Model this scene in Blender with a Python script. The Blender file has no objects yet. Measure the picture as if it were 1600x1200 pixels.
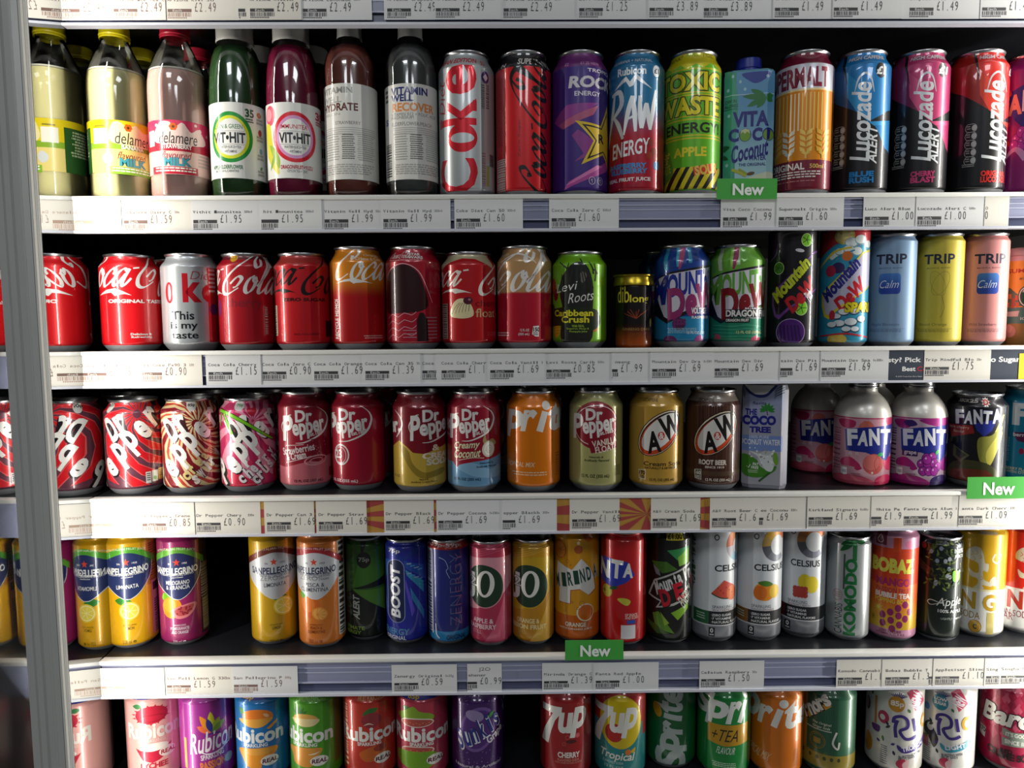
import bpy, bmesh, math, random
from math import sin, cos, pi, radians as rad, asin, atan2, sqrt
from mathutils import Vector, Matrix
random.seed(7)
C = bpy.context.scene.collection
S = bpy.context.scene

# ------------------------------------------------------------ camera, world, lights, exposure
EYE = 1.45            # eye height above the shop floor
DIST = 0.83           # camera to the shelf edges
FPX, PITCH, YAW, ROLL = 1099.1, 0.08573, 0.01047, -0.006358
_F = Vector((sin(YAW)*cos(PITCH), cos(YAW)*cos(PITCH), -sin(PITCH)))
_R = Vector((cos(YAW), -sin(YAW), 0)); _U = _R.cross(_F)
_R2 = cos(ROLL)*_R + sin(ROLL)*_U; _U2 = -sin(ROLL)*_R + cos(ROLL)*_U
CAM = Vector((0, -DIST, EYE))
cd = bpy.data.cameras.new('camera'); cam = bpy.data.objects.new('camera', cd); C.objects.link(cam)
cd.sensor_width = 36; cd.lens = FPX/1600*36; cd.clip_start = 0.01
cam.matrix_world = Matrix(((_R2.x, _U2.x, -_F.x, CAM.x), (_R2.y, _U2.y, -_F.y, CAM.y), (_R2.z, _U2.z, -_F.z, CAM.z), (0, 0, 0, 1)))
S.camera = cam
w = bpy.data.worlds.new('shop_air'); S.world = w; w.use_nodes = True
w.node_tree.nodes['Background'].inputs[0].default_value = (0.85, 0.92, 1.0, 1)
w.node_tree.nodes['Background'].inputs[1].default_value = 0.012
S.view_settings.view_transform = 'Standard'; S.view_settings.look = 'None'
S.view_settings.exposure = 0.14; S.view_settings.gamma = 1.0; S.view_settings.use_curve_mapping = False
POST = -0.4872        # right edge of the left door post
MIRX = -0.4945        # mirrored end panel where the drinks stand (it splays 6 degrees outwards)
mirx = lambda Y: -.4915-.109*Y
LEDR = 0.78
def area(name, loc, direction, sx, sy, watts, col):
    l = bpy.data.lights.new(name, 'AREA'); l.shape = 'RECTANGLE'; l.size = sx; l.size_y = sy; l.energy = watts; l.color = col
    o = bpy.data.objects.new(name, l); C.objects.link(o); o.location = loc
    d = Vector(direction).normalized()
    up = Vector((0, 0, 1)) if abs(d.z) < .9 else Vector((0, 1, 0))
    x = up.cross(-d).normalized(); y = (-d).cross(x)
    o.rotation_euler = Matrix((x, y, -d)).transposed().to_euler()
    return o
# LED strips on the inside of the two door posts, an added lamp for the left bay, and the shop's ceiling panels
area('led_strip_light', (POST+.0075, -.073, EYE-.08), (.8, .6, 0), .006, 1.5, 2.8, (1, .95, .86))
area('led_strip_light', (LEDR-.012, -.080, EYE-.08), (-.8, .6, 0), .007, 1.5, 7.0, (1, .97, .90))
area('led_strip_light', (POST-.060, -.02, EYE-.08), (-.75, .65, 0), .010, 1.5, 2.2, (1, .95, .86))  # added lamp with no visible strip, brightens the cans left of the post
for cx, cy in ((-.6, -1.6), (.7, -1.6), (-.6, -3.0), (.7, -3.0)):
    area('ceiling_panel_light', (cx, cy, 2.72), (0, 0, -1), .55, .55, 9.0, (.92, .96, 1))

def proj(P):
    d = Vector(P) - CAM; wq = d.dot(_F)
    return 800+FPX*d.dot(_R2)/wq, 600-FPX*d.dot(_U2)/wq
def ray(x, y): return _F + _R2*((x-800)/FPX) + _U2*((600-y)/FPX)
def at_y(x, y, Y):
    d = ray(x, y); t = (Y+DIST)/d.y; return CAM + d*t
def at_z(x, y, Z):
    d = ray(x, y); t = (Z-CAM.z)/d.z; return CAM + d*t

# ------------------------------------------------------------ materials
_M = {}
def lin(h):
    h = h.lstrip('#')
    if len(h) == 3: h = ''.join(c*2 for c in h)
    f = lambda v: v/12.92 if v <= .04045 else ((v+.055)/1.055)**2.4
    return tuple(f(int(h[i:i+2], 16)/255) for i in (0, 2, 4)) + (1,)
def mat(name, col, rough=.4, metal=0, coat=0, spec=.5, bump=None, emit=0, noise=0):
    if name in _M: return _M[name]
    m = bpy.data.materials.new(name); m.use_nodes = True; _M[name] = m
    nt = m.node_tree; b = nt.nodes['Principled BSDF']
    c = lin(col) if isinstance(col, str) else col
    b.inputs['Base Color'].default_value = c; b.inputs['Roughness'].default_value = rough
    b.inputs['Metallic'].default_value = metal; b.inputs['Coat Weight'].default_value = coat
    b.inputs['Coat Roughness'].default_value = .02
    b.inputs['Specular IOR Level'].default_value = spec
    if noise:
        n = nt.nodes.new('ShaderNodeTexNoise'); n.inputs['Scale'].default_value = noise; n.inputs['Detail'].default_value = 4
        tc = nt.nodes.new('ShaderNodeTexCoord'); nt.links.new(tc.outputs['Object'], n.inputs['Vector'])
        mr = nt.nodes.new('ShaderNodeMapRange'); mr.inputs[3].default_value = max(.03, rough-.12); mr.inputs[4].default_value = rough+.15
        nt.links.new(n.outputs[0], mr.inputs[0]); nt.links.new(mr.outputs[0], b.inputs['Roughness'])
    return m
def ink(col, fin='g'):
    """printed ink: g glossy metal can, m matte can, p paper, l glossy plastic label"""
    col = col.lstrip('#')
    if len(col) == 3: col = ''.join(c*2 for c in col)
    k = 'ink_%s_%s' % (fin, col)
    if fin == 'g': return mat(k, col, .34, .25, .9)
    if fin == 's': return mat(k, col, .30, .5, .6)
    if fin == 'm': return mat(k, col, .42, .15, .05)
    if fin == 'l': return mat(k, col, .30, 0, .25)
    return mat(k, col, .65, 0, 0, .25)
def grad(c0, c1, z0, z1, fin='g', axis=2):
    """ink that fades from c0 (at z0) to c1 (at z1) along the can"""
    k = 'fade_%s_%s_%.3f_%.3f_%s%d' % (c0, c1, z0, z1, fin, axis)
    if k in _M: return _M[k]
    m = ink(c0, fin).copy(); m.name = k; _M[k] = m; nt = m.node_tree
    tc = nt.nodes.new('ShaderNodeTexCoord'); sp = nt.nodes.new('ShaderNodeSeparateXYZ'); mr = nt.nodes.new('ShaderNodeMapRange')
    mx = nt.nodes.new('ShaderNodeMix'); mx.data_type = 'RGBA'
    nt.links.new(tc.outputs['Object'], sp.inputs[0]); nt.links.new(sp.outputs[axis], mr.inputs[0])
    mr.inputs[1].default_value = z0; mr.inputs[2].default_value = z1; mr.interpolation_type = 'SMOOTHSTEP'
    nt.links.new(mr.outputs[0], mx.inputs[0]); mx.inputs[6].default_value = lin(c0); mx.inputs[7].default_value = lin(c1)
    nt.links.new(mx.outputs[2], nt.nodes['Principled BSDF'].inputs['Base Color'])
    return m
ALU = mat('bare_aluminium', 'b9babd', .28, 1, 0, noise=60)
ALUD = mat('can_end_aluminium', 'a9abb0', .36, .45)
CAPW = mat('white_cap_plastic', 'b9b9b4', .4)
BLACKP = mat('black_shelf_paint', '15161b', .38, noise=25)
def clear(name, tint, gloss=.04, dens=0.0):
    """thin clear plastic or glass: mostly see-through, mirror-like at grazing angles"""
    if name in _M: return _M[name]
    m = bpy.data.materials.new(name); m.use_nodes = True; _M[name] = m; nt = m.node_tree; nt.nodes.clear()
    o = nt.nodes.new('ShaderNodeOutputMaterial'); mx = nt.nodes.new('ShaderNodeMixShader'); t = nt.nodes.new('ShaderNodeBsdfTransparent')
    g = nt.nodes.new('ShaderNodeBsdfGlossy'); g.inputs['Roughness'].default_value = gloss; fr = nt.nodes.new('ShaderNodeFresnel'); fr.inputs[0].default_value = 1.5
    ad = nt.nodes.new('ShaderNodeMath'); ad.operation = 'ADD'; ad.inputs[1].default_value = dens
    t.inputs[0].default_value = tint
    nt.links.new(fr.outputs[0], ad.inputs[0]); nt.links.new(ad.outputs[0], mx.inputs[0]); nt.links.new(t.outputs[0], mx.inputs[1]); nt.links.new(g.outputs[0], mx.inputs[2]); nt.links.new(mx.outputs[0], o.inputs[0])
    return m

# ------------------------------------------------------------ objects
def link(name, me, mats, parent=None):
    o = bpy.data.objects.new(name, me); C.objects.link(o)
    for m in mats: me.materials.append(m)
    if parent: o.parent = parent
    return o
def from_bm(name, bm, mats, parent=None, smooth=True, angle=35):
    me = bpy.data.meshes.new(name); bm.to_mesh(me); bm.free()
    for p in me.polygons: p.use_smooth = smooth
    if smooth and angle: me.set_sharp_from_angle(angle=rad(angle))
    return link(name, me, mats if isinstance(mats, (list, tuple)) else [mats], parent)
def thing(name, label, cat, loc=(0, 0, 0), rz=0, group=None):
    o = bpy.data.objects.new(name, None); C.objects.link(o); o.location = loc; o.rotation_euler = (0, 0, rz)
    o.empty_display_size = .02
    return tag(o, label, cat, group)
def tag(o, label, cat, group=None):
    o['label'] = label; o['category'] = cat
    if group: o['group'] = group
    return o
def struct(o): o['kind'] = 'structure'; return o
def add_box(bm, x0, x1, y0, y1, z0, z1, mi=0, bev=0):
    r = bmesh.ops.create_cube(bm, size=1)
    for v in r['verts']:
        v.co = Vector((x0+(v.co.x+.5)*(x1-x0), y0+(v.co.y+.5)*(y1-y0), z0+(v.co.z+.5)*(z1-z0)))
    fs = set(f for v in r['verts'] for f in v.link_faces)
    if bev:
        q = bmesh.ops.bevel(bm, geom=list(set(e for f in fs for e in f.edges)), offset=bev, segments=2, affect='EDGES', profile=.5)
        fs = set(q['faces']) | set(f for f in fs if f.is_valid)
    for f in fs: f.material_index = mi
def box(name, x0, x1, y0, y1, z0, z1, m, parent=None, bev=0):
    bm = bmesh.new(); add_box(bm, x0, x1, y0, y1, z0, z1, 0, bev); return from_bm(name, bm, m, parent)
def add_lathe(bm, prof, n=48, mi=0, cap0=False, cap1=False):
    rings = []
    for r, z in prof:
        rings.append([bm.verts.new((r*sin(2*pi*k/n), -r*cos(2*pi*k/n), z)) for k in range(n)])
    for a, b in zip(rings, rings[1:]):
        for k in range(n):
            f = bm.faces.new((a[k], a[(k+1) % n], b[(k+1) % n], b[k])); f.material_index = mi
    if cap0: bm.faces.new(rings[0][::-1]).material_index = mi
    if cap1: bm.faces.new(rings[-1]).material_index = mi
def lathe(name, prof, m, parent=None, n=48, cap0=False, cap1=False, angle=40):
    bm = bmesh.new(); add_lathe(bm, prof, n, 0, cap0, cap1); return from_bm(name, bm, m, parent, True, angle)
def extrude_xy(bm, pts, z0, z1, mi=0):
    a = [bm.verts.new((x, y, z0)) for x, y in pts]; b = [bm.verts.new((x, y, z1)) for x, y in pts]; n = len(pts)
    for k in range(n): bm.faces.new((a[k], a[(k+1) % n], b[(k+1) % n], b[k])).material_index = mi
    bm.faces.new(a[::-1]).material_index = mi; bm.faces.new(b).material_index = mi
def extrude_yz(bm, pts, x0, x1, mi=0):
    a = [bm.verts.new((x0, y, z)) for y, z in pts]; b = [bm.verts.new((x1, y, z)) for y, z in pts]; n = len(pts)
    for k in range(n): bm.faces.new((b[k], b[(k+1) % n], a[(k+1) % n], a[k])).material_index = mi
    bm.faces.new(a).material_index = mi; bm.faces.new(b[::-1]).material_index = mi

# ------------------------------------------------------------ lettering and printed artwork
_T = {}
def glyphs(s, b):
    """filled outlines of a line of text: (points, faces)"""
    if b > .02: b = .02+(b-.02)*.72
    k = (s, round(b, 3))
    if k not in _T:
        c = bpy.data.curves.new('t', 'FONT'); c.body = s; c.size = 1; c.offset = b; c.resolution_u = 3
        o = bpy.data.objects.new('t', c); m = o.to_mesh()
        _T[k] = ([(v.co.x, v.co.y) for v in m.vertices], [tuple(p.vertices) for p in m.polygons])
        o.to_mesh_clear(); bpy.data.objects.remove(o); bpy.data.curves.remove(c)
    return _T[k]
def bounds(P):
    xs = [p[0] for p in P]; ys = [p[1] for p in P]; return min(xs), max(xs), min(ys), max(ys)
def spline(P, n=6, closed=False):
    """Catmull-Rom through 2-D (or 3-D: with width) points"""
    P = [tuple(p) for p in P]; N = len(P); out = []
    for i in range(N if closed else N-1):
        g = (lambda j: P[j % N]) if closed else (lambda j: P[max(0, min(N-1, j))])
        a, b, c, d = g(i-1), g(i), g(i+1), g(i+2)
        for k in range(n):
            t = k/n
            out.append(tuple(.5*(2*b[q]+(c[q]-a[q])*t+(2*a[q]-5*b[q]+4*c[q]-d[q])*t*t+(3*b[q]-a[q]-3*c[q]+d[q])*t**3) for q in range(len(b))))
    if not closed: out.append(P[-1])
    return out
SEG = 72; DA = 2*pi/SEG; LAY = 0.9e-5
class Art:
    """Artwork for a printed surface. Shapes are given in the photograph's pixel grid over this item and laid out on the real surface."""
    def __init__(s, xc, hw, yt, yb, R, H, fin='g', flat=False):
        s.xc, s.hw, s.yt, s.yb, s.R, s.H, s.fin, s.flat = xc, hw, yt, yb, R, H, fin, flat
        s.L = []; s.K = R/hw; s.KZ = H/(yb-yt); s.o = (0, 0, 1)
    @property
    def k(s): return s.K/s.o[2]
    @property
    def kz(s): return s.KZ/s.o[2]
    def u(s, x):
        t = (s.o[0]+x/s.o[2]-s.xc)/s.hw
        if s.flat: return t*s.R
        m = .93
        if abs(t) <= m: a = asin(t)
        else: a = (asin(m) + (abs(t)-m)*1.6)*(1 if t > 0 else -1)
        return a*s.R
    def v(s, y): return (s.yb-s.o[1]-y/s.o[2])*s.KZ
    def add(s, P, F, col, fin=None):
        G = []
        for f in F:                          # every face looks outwards
            a = sum(P[f[i-1]][0]*P[f[i]][1]-P[f[i]][0]*P[f[i-1]][1] for i in range(len(f))); G.append(f if a >= 0 else tuple(f)[::-1])
        F = G
        s.L.append((P, F, col if not isinstance(col, str) else ink(col, fin or s.fin)))
    def poly(s, P, col, fin=None):          # points already on the surface
        from mathutils.geometry import tessellate_polygon
        s.add(P, tessellate_polygon([[Vector((a, b, 0)) for a, b in P]]), col, fin)
    def P(s, pts, col, sm=0, fin=None):
        if sm: pts = spline(pts, 5, True)
        s.poly([(s.u(x), s.v(y)) for x, y in pts], col, fin)
    def R_(s, x0, y0, x1, y1, col, fin=None):
        a, b, c, d = s.u(x0), s.u(x1), s.v(y0), s.v(y1); s.add([(a, d), (b, d), (b, c), (a, c)], [(0, 1, 2, 3)], col, fin)
    def quads(s, Q, col, fin=None):         # many little rectangles in one layer
        P = []
        for x0, y0, x1, y1 in Q: a, b, c, d = s.u(x0), s.u(x1), s.v(y0), s.v(y1); P += [(a, d), (b, d), (b, c), (a, c)]
        if P: s.add(P, [(i, i+1, i+2, i+3) for i in range(0, len(P), 4)], col, fin)
    def B(s, y0, y1, col, fin=None):        # a band all the way round
        e = pi*s.R; c, d = s.v(y0), s.v(y1); s.add([(-e, d), (e, d), (e, c), (-e, c)], [(0, 1, 2, 3)], col, fin)
    def E(s, cx, cy, rx, ry, col, rot=0, n=28, a0=0, a1=360, ring=0, fin=None):
        """ellipse, ring (ring = band width in px) or sector"""
        u, v = s.u(cx), s.v(cy); q = rad(rot); full = a1-a0 >= 360
        def pt(t, rx, ry):
            x, y = rx*cos(t)*s.k, ry*sin(t)*s.kz; return (u+x*cos(q)-y*sin(q), v+x*sin(q)+y*cos(q))
        T = [rad(a0+(a1-a0)*k/n) for k in range(n if full else n+1)]; O = [pt(t, rx, ry) for t in T]; m = len(O)
        if ring:
            I = [pt(t, rx-ring, ry-ring) for t in T]
            s.add(O+I, [(k, (k+1) % m, m+(k+1) % m, m+k) for k in range(m if full else m-1)], col, fin)
        else: s.add(O+([] if full else [(u, v)]), [tuple(range(m if full else m+1))], col, fin)
    def star(s, cx, cy, r, col, n=5, q=.42, rot=90):
        u, v = s.u(cx), s.v(cy); s.poly([(u+(r if k % 2 == 0 else r*q)*s.k*cos(rad(rot)+pi*k/n), v+(r if k % 2 == 0 else r*q)*s.kz*sin(rad(rot)+pi*k/n)) for k in range(2*n)], col)
    def T(s, txt, x0, y0, x1, y1, col, b=0, sh=0, r=0, ol=None, fin=None, arc=0, fix=False):
        """text stretched to a box; r turns it about the box's centre (90: box is the finished one); arc bends it (px of rise)"""
        a, c = s.u(x0), s.u(x1); top, bot = s.v(y0), s.v(y1); mu, mv = (a+c)/2, (top+bot)/2; W, Hh = c-a, top-bot
        if fix: mu, W = s.u((x0+x1)/2), (x1-x0)*s.k
        if abs(r) == 90: W, Hh = Hh, W
        P0, _ = glyphs(txt, b); X0, X1, Y0, Y1 = bounds(P0); q = rad(r)
        def put(bb, col):
            P, F = glyphs(txt, bb); o = []
            for x, y in P:
                px = ((x-X0)/(X1-X0)-.5)*W; py = ((y-Y0)/(Y1-Y0)-.5)*Hh
                if sh: px += py*sh
                if arc: py += arc*s.kz*(1-(2*px/W)**2)
                o.append((mu+px*cos(q)-py*sin(q), mv+px*sin(q)+py*cos(q)))
            s.add(o, F, col, fin)
        if ol: put(b+ol[1], ol[0])
        put(b, col)
    def S_(s, pts, col, w=1.0, sm=5, nib=None, closed=False, fin=None, arcspace=False):
        """brush stroke; points may carry their own width; nib (deg, thin) gives a broad-pen stroke"""
        pts = [tuple(p)+((w,) if len(p) < 3 else ()) for p in pts]
        Q = spline(pts, sm, closed) if sm else pts
        Q = [(s.u(x) if not arcspace else x, s.v(y) if not arcspace else y, ww*s.k) for x, y, ww in Q]
        s.stroke(Q, col, nib, closed, fin)
    def stroke(s, Q, col, nib=None, closed=False, fin=None):
        n = len(Q); Lp, Rp = [], []
        for i in range(n):
            a = Q[(i-1) % n] if closed else Q[max(0, i-1)]; c = Q[(i+1) % n] if closed else Q[min(n-1, i+1)]
            dx, dy = c[0]-a[0], c[1]-a[1]; l = sqrt(dx*dx+dy*dy) or 1e-9; ww = Q[i][2]/2
            if nib: ww *= nib[1]+(1-nib[1])*abs(sin(atan2(dy, dx)-rad(nib[0])))
            Lp.append((Q[i][0]-dy/l*ww, Q[i][1]+dx/l*ww)); Rp.append((Q[i][0]+dy/l*ww, Q[i][1]-dx/l*ww))
        s.add(Lp+Rp, [(n+k, n+(k+1) % n, (k+1) % n, k) for k in range(n if closed else n-1)], col, fin)
    def build(s, name, prof, base, parent, zmin=None, zmax=None, extra=None):
        """one mesh: the turned body plus every printed layer; profile = [(r, z)]; base = material or [(z, material)]"""
        mats = [base]; bm = bmesh.new(); ly = bm.faces.layers.int.new('lay'); ln = bm.verts.layers.float_vector.new('n')
        for i, (P, F, m) in enumerate(s.L):
            if m not in mats: mats.append(m)
            mi = mats.index(m); V = [bm.verts.new((a, b, i+1)) for a, b in P]
            for f in F:
                if len(set(f)) < 3: continue
                try: fc = bm.faces.new([V[k] for k in f])
                except ValueError: continue
                fc.material_index = mi; fc[ly] = i+1
        Z = [z for r, z in prof]; z0, z1 = zmin if zmin is not None else Z[0], zmax if zmax is not None else Z[-1]
        def cut(co, no, outer=False):
            g = bm.verts[:]+bm.edges[:]+bm.faces[:]
            if g: bmesh.ops.bisect_plane(bm, geom=g, plane_co=co, plane_no=no, clear_outer=outer, dist=1e-7)
        if s.L:
            cut((0, z0, 0), (0, -1, 0), True); cut((0, z1, 0), (0, 1, 0), True)
            for z in Z[1:-1]:
                if z0 < z < z1: cut((0, z, 0), (0, 1, 0))
            if s.flat:
                for q in (-1, 1): cut((q*.7*s.R, 0, 0), (1, 0, 0)); cut((q*.985*s.R, 0, 0), (q, 0, 0), True)
            if not s.flat:
                lim = 34*DA*s.R; cut((lim, 0, 0), (1, 0, 0), True); cut((-lim, 0, 0), (-1, 0, 0), True)
                us = [v.co.x for v in bm.verts] or [0]
                for k in range(-34, 35):
                    if min(us) < k*DA*s.R < max(us): cut((k*DA*s.R, 0, 0), (1, 0, 0))
        def pr(z):
            for (ra, za), (rb, zb) in zip(prof, prof[1:]):
                if za <= z <= zb and zb > za:
                    t = (z-za)/(zb-za); return ra+(rb-ra)*t, (rb-ra)/(zb-za)
            return (prof[0][0], 0) if z < prof[0][1] else (prof[-1][0], 0)
        if s.flat:
            for v in bm.verts:
                q = max(0, abs(v.co.x)-.7*s.R)/(.3*s.R)
                v.co = Vector((v.co.x+(v.co.z*LAY if q > 1e-6 else 0)*(1 if v.co.x > 0 else -1), -s.flat*(1-.3*q)-v.co.z*LAY, v.co.y)); v[ln] = (0, -1, 0)
            if extra: extra(bm)
        else:
            for v in bm.verts:
                a = v.co.x/s.R; z = v.co.y; r, sl = pr(min(max(z, Z[0]), Z[-1])); r += v.co.z*LAY
                k = math.floor(a/DA+1e-6); mid = (k+.5)*DA; re = r*cos(DA/2)/cos(a-mid)
                v.co = Vector((re*sin(a), -re*cos(a), z)); v[ln] = Vector((sin(a), -cos(a), -sl)).normalized()
            done = set(bm.verts); add_lathe(bm, prof, SEG)
            for v in bm.verts:
                if v in done: continue
                i = min(range(len(prof)), key=lambda q: abs(prof[q][1]-v.co.z)+abs(prof[q][0]-v.co.xy.length))
                a = prof[max(0, i-1)]; b = prof[min(len(prof)-1, i+1)]; sl = (b[0]-a[0])/((b[1]-a[1]) or 1e-6)
                d = v.co.xy.normalized(); v[ln] = Vector((d.x, d.y, -sl)).normalized()
        me = bpy.data.meshes.new(name); bm.to_mesh(me); bm.free()
        at = me.attributes['n']; nor = [tuple(q.vector) for q in at.data]; me.attributes.remove(me.attributes['n'])
        if me.polygons and not s.flat:
            me.polygons.foreach_set('use_smooth', [True]*len(me.polygons))
            me.normals_split_custom_set_from_vertices(nor)
        la = me.attributes.get('lay')
        if la: me.attributes.remove(la)
        return link(name, me, mats, parent)

# ------------------------------------------------------------ the fridge: walls, posts, shelves, price rails
def Zr(d): return EYE+d
SHELF = {0: (.334+.047, .334), 1: (.1474, .106), 2: (-.0294, -.0722), 3: (-.203, -.250), 4: (-.402, -.449), 5: (-.573, -.62)}
XA, XB = POST, LEDR; SX = -.4905
mirror = mat('mirror_panel', '9c9ea0', .03, 1)
bm = bmesh.new(); extrude_xy(bm, [(mirx(-.078), -.078), (mirx(.599), .599), (mirx(.599)-.006, .599), (mirx(-.078)-.006, -.078)], .1, 2.2)
struct(from_bm('wall_left', bm, mirror, None, False))
struct(box('wall_right', XB+.001, XB+.02, -.06, .60, .1, 2.2, mat('white_liner', 'c9c9c4', .5)))
struct(box('wall_back', XA-.09, XB+.05, .60, .62, .1, 2.2, mat('black_back_panel', '0b0b0f', .55)))
struct(box('floor', -4, 4, -6, 1.5, -.02, 0, mat('grey_floor_tile', '8a8a86', .5, noise=3)))
struct(box('ceiling', -4, 4, -6, 1.5, 2.75, 2.78, mat('white_ceiling', 'c8c8c4', .8)))
# the left door post: a grooved aluminium profile with a white edge
bm = bmesh.new()
g = [(-.005, -.080), (-.010, -.083), (-.0115, -.0815), (-.013, -.083), (-.019, -.083), (-.0205, -.080), (-.022, -.083), (-.028, -.083), (-.0292, -.0805), (-.0304, -.083), (-.038, -.083), (-.040, -.078), (-.040, -.036), (-.006, -.036), (-.006, -.080)]
extrude_xy(bm, [(XA+x, y) for x, y in g][:-1], .1, 2.2)
struct(from_bm('trim_1', bm, mat('post_aluminium', 'c6c6c2', .40, .2, noise=30), None, False))
struct(box('trim_2', XA-.0022, XA+.0003, -.0835, -.0790, .1, 2.2, mat('white_seal', 'e4e2da', .45)))
struct(box('trim_3', XB-.002, XB+.05, -.083, -.062, .1, 2.2, _M['post_aluminium']))
RAILP = mat('rail_lilac_plastic', '8b8fa8', .30, 0, .5); RAILD = mat('rail_slate_groove', '474d6b', .32, 0, .4)
RAILL = mat('rail_rib', 'a9adc2', .25, 0, .5); LIP = mat('white_shelf_lip', 'cfcfca', .4, 0, .2); RAILB = mat('rail_clear_edge', 'c3c5cf', .2, 0, .6)
SHN = ['topmost shelf edge with price labels above the tall bottles', 'shelf carrying the tall bottles and half litre cans', 'shelf carrying short red cola cans and pastel slim cans',
       'shelf carrying maroon cans and pink aluminium bottles, sunburst strip on its rail', 'shelf carrying tall slim cans with dark floor showing in front', 'lowest shelf in view, under the cut off row of fruit soda cans']
for i, (zt, zb) in SHELF.items():
    zt, zb = Zr(zt), Zr(zb)
    t = thing('shelf', SHN[i], 'shelf', ((SX+XB)/2, 0, zt), group='fridge shelves'); ox, oz = (SX+XB)/2, zt
    def loc(o): o.location = (-ox, 0, -oz); return o
    bm = bmesh.new(); extrude_xy(bm, [(mirx(.0025)+.001, .0025), (XB, .0025), (XB, .598), (mirx(.598)+.001, .598)], zt-.020, zt-.001); loc(from_bm('shelf_board', bm, BLACKP, t, False))
    loc(box('front_lip', SX, XB, -.0105, .002, zt-.0045, zt, LIP, t, .0006))
    bm = bmesh.new(); h = zt-.0045-zb
    zz = zt-.0045; x0, x1 = SX, XB
    add_box(bm, x0, x1, -.005, .0, zb+h*.36, zz, 0)
    add_box(bm, x0, x1, -.003, .0, zb+.003, zb+h*.36, 1)
    for q, mi, d in ((.97, 2, .0072), (.80, 2, .0058), (.66, 2, .0056), (.37, 2, .0068)):
        add_box(bm, x0, x1, -d, -.004, zb+h*q-.0011, zb+h*q+.0003, mi)
    add_box(bm, x0, x1, -.0105, .0, zb, zb+.0028, 3)
    loc(from_bm('price_rail', bm, [RAILP, RAILD, RAILL, RAILB], t, False))

DIFF = mat('led_diffuser', 'e8e6de', .4)
for x0, x1, y0, y1, lab in ((POST+.0006, POST+.0036, -.0795, -.0725, 'slim white light strip along the inner edge of the left post'), (LEDR-.007, LEDR-.003, -.086, -.079, 'slim white light strip along the inner edge of the right post')):
    o = box('led_strip', x0, x1, y0, y1, EYE-.83, EYE+.67, DIFF); c = Vector(((x0+x1)/2, (y0+y1)/2, EYE-.08))
    for v in o.data.vertices: v.co -= c
    o.location = c; tag(o, lab, 'light', 'light strips')

# ------------------------------------------------------------ drinks
KIND = {'c330': (.0331, .1152, .0268, .0125), 'c355': (.0331, .1222, .0268, .016), 'c500': (.0331, .168, .0268, .0165), 'sleek': (.0290, .1455, .0255, .0085), 'slim': (.0265, .134, .0242, .006), 'cel': (.0282, .156, .0255, .0085)}
BASE_Z = {i: Zr(SHELF[i][0])-.001 for i in SHELF}
def tab_mesh():
    bm = bmesh.new(); o = []
    for k in range(20):
        t = 2*pi*k/20; o.append((.0085*sin(t), -.004-.0115*cos(t)))
    hole = [(.0042*sin(2*pi*k/12), .0015-.0038*cos(2*pi*k/12)) for k in range(12)]
    A = [bm.verts.new((x, y, .0012)) for x, y in o]; B = [bm.verts.new((x, y, 0)) for x, y in o]
    bm.faces.new(A)
    for k in range(20): bm.faces.new((B[k], B[(k+1) % 20], A[(k+1) % 20], A[k]))
    a = [bm.verts.new((x, y, .0018)) for x, y in hole]; b = [bm.verts.new((x*1.3, y*1.3, .0012)) for x, y in hole]
    for k in range(12): bm.faces.new((b[k], b[(k+1) % 12], a[(k+1) % 12], a[k]))
    me = bpy.data.meshes.new('pull_tab'); bm.to_mesh(me); bm.free(); me.materials.append(ALU); return me
TABM = tab_mesh(); _LID = {}; STOOD = []
def clear_of(X, Y, Z, R, slide=.009):
    """nudge it sideways (a few mm) or back until it touches no neighbour"""
    def ok(X, Y): return all(abs(Z-z) > .02 or (X-x)**2+(Y-y)**2 >= (R+r+.0011)**2 for x, y, z, r in STOOD) and X-R > MIRX+.001
    best = None
    for j in range(-10, 160):
        if Y+j*.001 < R+.0025: continue
        for i in range(-int(slide/.0005), int(slide/.0005)+1):
            c = abs(i)*.5+abs(j)*.6
            if (best is None or c < best[0]) and ok(X+i*.0005, Y+j*.001): best = (c, X+i*.0005, Y+j*.001)
    if best: X, Y = best[1:]
    STOOD.append((X, Y, Z, R)); return X, Y
def place(row, xl, xr, R, H, dy, ybf):
    """stand an item of radius R on its shelf: X from where its axis shows, depth from the shelf edge (or from its foot where the shelf top shows)"""
    xc = (xl+xr)/2; Z = BASE_Z[row]; Y = R+.004+dy
    if ybf: Y = at_z(xc, ybf, Z).y+R*.93
    Y = max(Y, R+.003)
    for _ in range(3):
        cx, cy = proj((0, Y, Z+H*.5)); P = at_y(xc, min(cy, 1190), Y); X = P.x; cy = proj((X, Y, Z+H*.5))[1]
    P = at_y(xc, min(cy, 1150), Y); X, Y = clear_of(P.x, Y, Z, R); return X, Y, Z
ITEMS = {}
def frame(X, Y, Z, R, H):
    al = atan2(X, Y+DIST); n = Vector((-sin(al), -cos(al), 0))
    t = Vector((X, Y, 0))+n*R
    x0, yt = proj((t.x, t.y, Z+H)); x1, yb = proj((t.x, t.y, Z))
    l, _ = proj((X-R*cos(al), Y+R*sin(al), Z+H*.5)); r, _ = proj((X+R*cos(al), Y-R*sin(al), Z+H*.5))
    return al, (l+r)/2, (r-l)/2, yt, yb
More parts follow.
